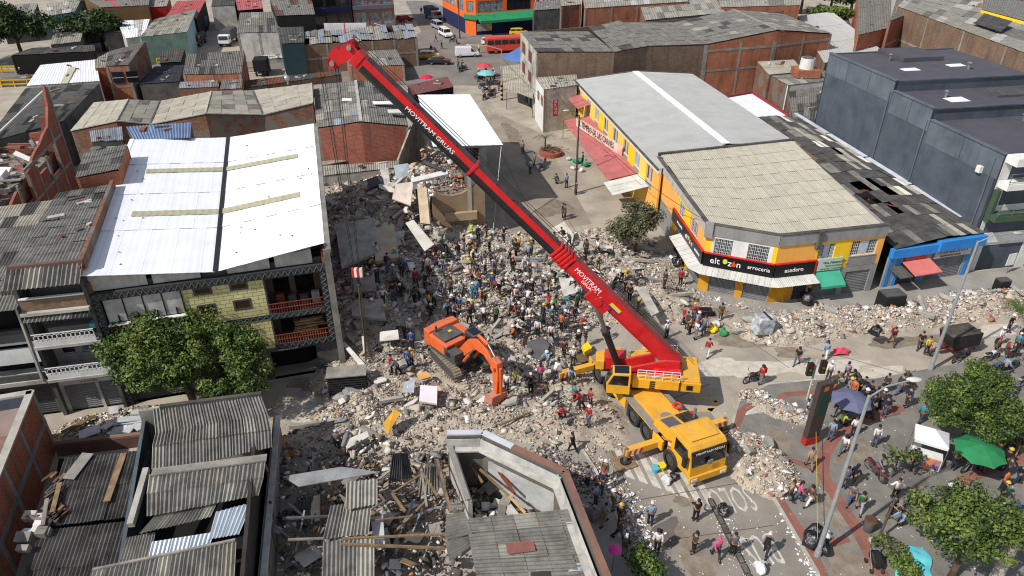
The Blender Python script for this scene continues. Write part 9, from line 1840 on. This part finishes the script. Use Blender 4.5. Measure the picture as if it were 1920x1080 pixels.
def tree(name,label,base,h,crown,ncl,nper,lsz,mats,r0=.22,crad=.9,cz=None,cat='tree',group=None,lean=(0,0),hollow=.35,kind='round'):
    """crown = (rx, ry, rz) half sizes; clumps fill an uneven ellipsoid, limbs reach to some of them"""
    t=thing(name,label,cat,base,group=group);base=Vector(base);top=base+V(lean[0],lean[1],h-crown[2]*1.1);cc=base+V(lean[0],lean[1],cz or h-crown[2])
    cl=[];nl=max(4,min(9,ncl//16));lob=[]
    for i in range(nl):a=2*PI*i/nl+rnd.uniform(-.5,.5);e=rnd.uniform(-.25,1.0);c_=math.cos(e);r=rnd.uniform(.4,.72);lob.append((V(math.cos(a)*c_*r,math.sin(a)*c_*r,math.sin(e)*r),rnd.uniform(.34,.52)))
    lob.append((V(0,0,.25),.6))
    while len(cl)<ncl:
        q,k=rnd.choice(lob);d=V(rnd.gauss(0,1),rnd.gauss(0,1),rnd.gauss(.25,1)).normalized();p=q+d*k*rnd.uniform(hollow,1)**.4
        if p.z<-.6:continue
        cl.append((cc.x+p.x*crown[0],cc.y+p.y*crown[1],cc.z+p.z*crown[2],rnd.uniform(.55,1.2)))
    mb=MB();mid=L2(base,top,.5)+V(rnd.uniform(-.2,.2),rnd.uniform(-.2,.2),0);mb.tube(base-V(0,0,.1),mid,r0,9,r0*.75).tube(mid,top,r0*.75,9,r0*.5);mb.build('trunk',BARK,t,smooth=True)
    for i in range(min(14,ncl)):
        c=Vector(cl[rnd.randrange(ncl)][:3]);s_=L2(mid,top,rnd.uniform(.2,1));m_=L2(s_,c,.5)+V(0,0,.25);MB().tube(s_,m_,r0*.38,6,r0*.24).tube(m_,c,r0*.24,6,r0*.06).build('limb',BARK,t,smooth=True)
    leaves('crown',cl,nper,crad,lsz,mats,t);return t
def crown_at(px_,py_,z):return G(px_,py_,z)
tree('street_tree','large leafy green tree in front of the yellow tiled facade',G(366,757),7.9,(6.6,3.5,3.6),320,160,.105,LEAF,.28,.75,lean=(-.2,-.5),cz=4.6)
tree('street_tree','dusty olive tree between the pink awning and corner shop',G(1190,478),5.6,(3.0,2.6,2.7),110,80,.12,LEAFO,.16,.7,hollow=.1)
tree('round_tree','dense round dark green tree on the plaza by the covered umbrellas',G(1803,830,.1),5.0,(3.6,3.1,2.4),260,170,.085,LEAF,.2,.6,cz=2.9)
tree('plaza_tree','airy green tree over the blue bags at the bottom of the plaza',G(1782,1085,.1),5.6,(3.5,3.0,2.6),170,90,.10,LEAF,.2,.62,hollow=.05,cz=3.4)
tree('plaza_sapling','thin sparse young tree in front of the white stall',G(1672,895,.1),2.6,(1.5,1.1,.8),16,16,.13,LEAF,.06,.45,hollow=.05)
tree('street_bush','bright green bush at the bottom edge of the lane',G(1205,1085,.1),2.2,(1.1,1.0,.9),46,90,.10,LEAF,.08,.45,cat='bush',cz=1.0)
for(p,h,cw,lab)in(((45,112),10,(7.5,6,4.2),'broad dark tree at the far left above the canal road'),((196,95),8,(6.5,5,3.4),'spreading dark tree beside the patched market hall'),((-20,120),11,(8,6,5),'dark tree cut by the left edge'),((1500,26),10,(6,5,4.5),'dark tree behind the striped white roof'),((1555,30),11,(6,5,5),'tall dark tree next to the orange brick tower'),((1590,34),9,(5,5,3.5),'dark tree half hidden by the orange brick tower')):
    tree('shade_tree',lab,G(*p),h,cw,80,75,.34,LEAFD,.4,1.7,group='dark trees beyond the roofs')
for p,s,lab in(((1545,33),2.4,'bright green shrub beside the black felt roof'),((1575,40),2.0,'low green shrub against the orange brick tower')):
    tree('shrub',lab,G(*p,4.5),s,(3.2,2.4,1.4),30,60,.25,[LEAF[2],LEAF[0],LEAF[1]],.1,.9,cat='shrub',cz=1.2)
def clump(lab,p,r,h,z=.12,mats=LEAF,n=26,cat='shrub'):tree('low_shrub',lab,G(*p,z),h,(r,r,h*.55),n,60,.09,mats,.04,.32,cat=cat,cz=h*.5,group='low shrubs on the plaza')
for lab,p,r,h in(('yellow green shrub at the foot of the thin dark post',(1655,1022),.55,.55),('green ground shrub by the turquoise cloth',(1680,1052),.8,.6),('brownish hedge beside the turquoise cloth',(1668,1040),.9,.7),('light green shrub under the round tree',(1895,830),.8,.5),('shrub at the bottom edge below the turquoise cloth',(1690,1075),.9,.7)):
    clump(lab,p,r,h,mats=LEAFO if 'brown' in lab else[LEAF[2],LEAF[0],LEAF[1]])
def palm(lab,base,h,ln,n,m,cat='palm'):
    t=thing('palm',lab,cat,base);base=Vector(base);top=base+V(0,0,h);MB().tube(base,top,.12,8,.09).build('trunk',BARK,t)
    for i in range(n):
        a=2*PI*i/n+rnd.uniform(-.2,.2);up=rnd.uniform(.15,.8);mb=MB();prev=top;d=V(math.cos(a),math.sin(a),0);s=V(-d.y,d.x,0)
        for k in range(7):
            nx=top+d*(ln*(k+1)/7)+V(0,0,up*ln*.6*math.sin((k+1)/7*2.4)-.25*ln*((k+1)/7)**2);mb.bar(prev,nx,.02,.02)
            for q in(-1,1):
                for w_ in(0,.5):c=L2(prev,nx,w_);e=c+s*q*ln*.26*(1-.5*k/7)+d*ln*.12-V(0,0,.08*ln);mb.add([c-d*.025,c+d*.025,e],((0,1,2),))
            prev=nx
        mb.build('frond',m,t)
palm('small bushy palm at the end of the rubble bank',G(1905,590),.7,1.5,16,LEAF[0]);palm('thin drooping palm in a round brick planter by the side street',G(1022,288),2.2,1.6,11,LEAFO[0])
pl=thing('planter','round brick planter with dry shrubs by the side street','planter',G(1030,290));g=G(1032,290);MB().tube(g,g+V(0,0,.55),1.5,18).build('planter_wall',mk('planter_brick',S(160,92,74),S(128,76,62),ns=2),pl);leaves('dry_plants',[(g.x+rnd.uniform(-1,1),g.y+rnd.uniform(-1,1),.9,1)for _ in range(12)],40,.35,.09,LEAFO,pl)
pt=thing('palm','thick pale palm trunk rising at the bottom right corner','palm',G(1850,1090,.1));b_=G(1858,1100,.12);MB().tube(b_,b_+V(.15,.15,7.0),.3,16,.24).build('trunk',mk('palm_trunk_bark',S(176,168,156),S(128,120,110),ns=2,amt=.8,bump=.7,bs=10),pt)
for k in range(16):MB().tube(b_+V(.009*k,.009*k,.4*k+.2),b_+V(.009*k,.009*k,.4*k+.25),.305-.0035*k,16).build('trunk_ring',mk('palm_ring_bark',S(140,132,120),ov=0),pt)
# ---------------------------------------------------------------- labels that single out each slab, person and motorbike
ORD=['nearest to','second nearest to','third nearest to','fourth nearest to','fifth nearest to','sixth nearest to','seventh nearest to','eighth nearest to','ninth nearest to','tenth nearest to','eleventh nearest to','twelfth nearest to','thirteenth nearest to','fourteenth nearest to','fifteenth nearest to','sixteenth nearest to']
def topx(p):dep=p.y*math.cos(CP)-(p.z-CH)*math.sin(CP);up_=p.y*math.sin(CP)+(p.z-CH)*math.cos(CP);return 960+CF*p.x/dep,540-CF*up_/dep
LM2=LM+[('the tall lamp',1540,1000),('the totem sign',1525,800),('the grey umbrella',1585,750),('the white stall',1730,830),('the green umbrella',1815,840),('the round tree',1800,760),('the turquoise cloth',1710,1050),('the plaza tree',1780,960),('the road lettering',1420,960),('the bus lane divider',1370,1000),('the red bus',950,85),('the white van',876,100),('the turquoise umbrella',912,140),('the brick planter',1030,285),('the wooden pole',1080,330),('the far queue of cars',825,50),('the traffic light',1510,720),('the litter bin',1627,970),('the pink awning',1100,270),('the lower kerb bush',1205,1050),('the second lamp',1750,670),('the canal road',40,140),('the leaning bench of sheets',610,840)]
def write(lst,lms,group=None):
    buck={}
    for o,d,p in lst:
        x,y=topx(p)if isinstance(p,Vector)else p;n,lx,ly=min(lms,key=lambda q:(q[1]-x)**2+(q[2]-y)**2);buck.setdefault((d,n),[]).append(((lx-x)**2+(ly-y)**2,o))
    for(d,n),l in buck.items():
        d=d.replace('forearms raised','raised forearms')
        l.sort(key=lambda q:q[0])
        for i,(_,o)in enumerate(l):
            o['label']=d+(' by '+n if len(l)==1 else ', '+ORD[min(i,15)]+' '+n)
            if group and 'group' not in o:o['group']=group
write(PEOPLE,LM2);write(MOTOS,LM2,'parked motorbikes');write([(o,d,(x,y))for o,d,x,y in ITEMS],LM,'broken pieces lying on the rubble')
fonts_to_mesh()
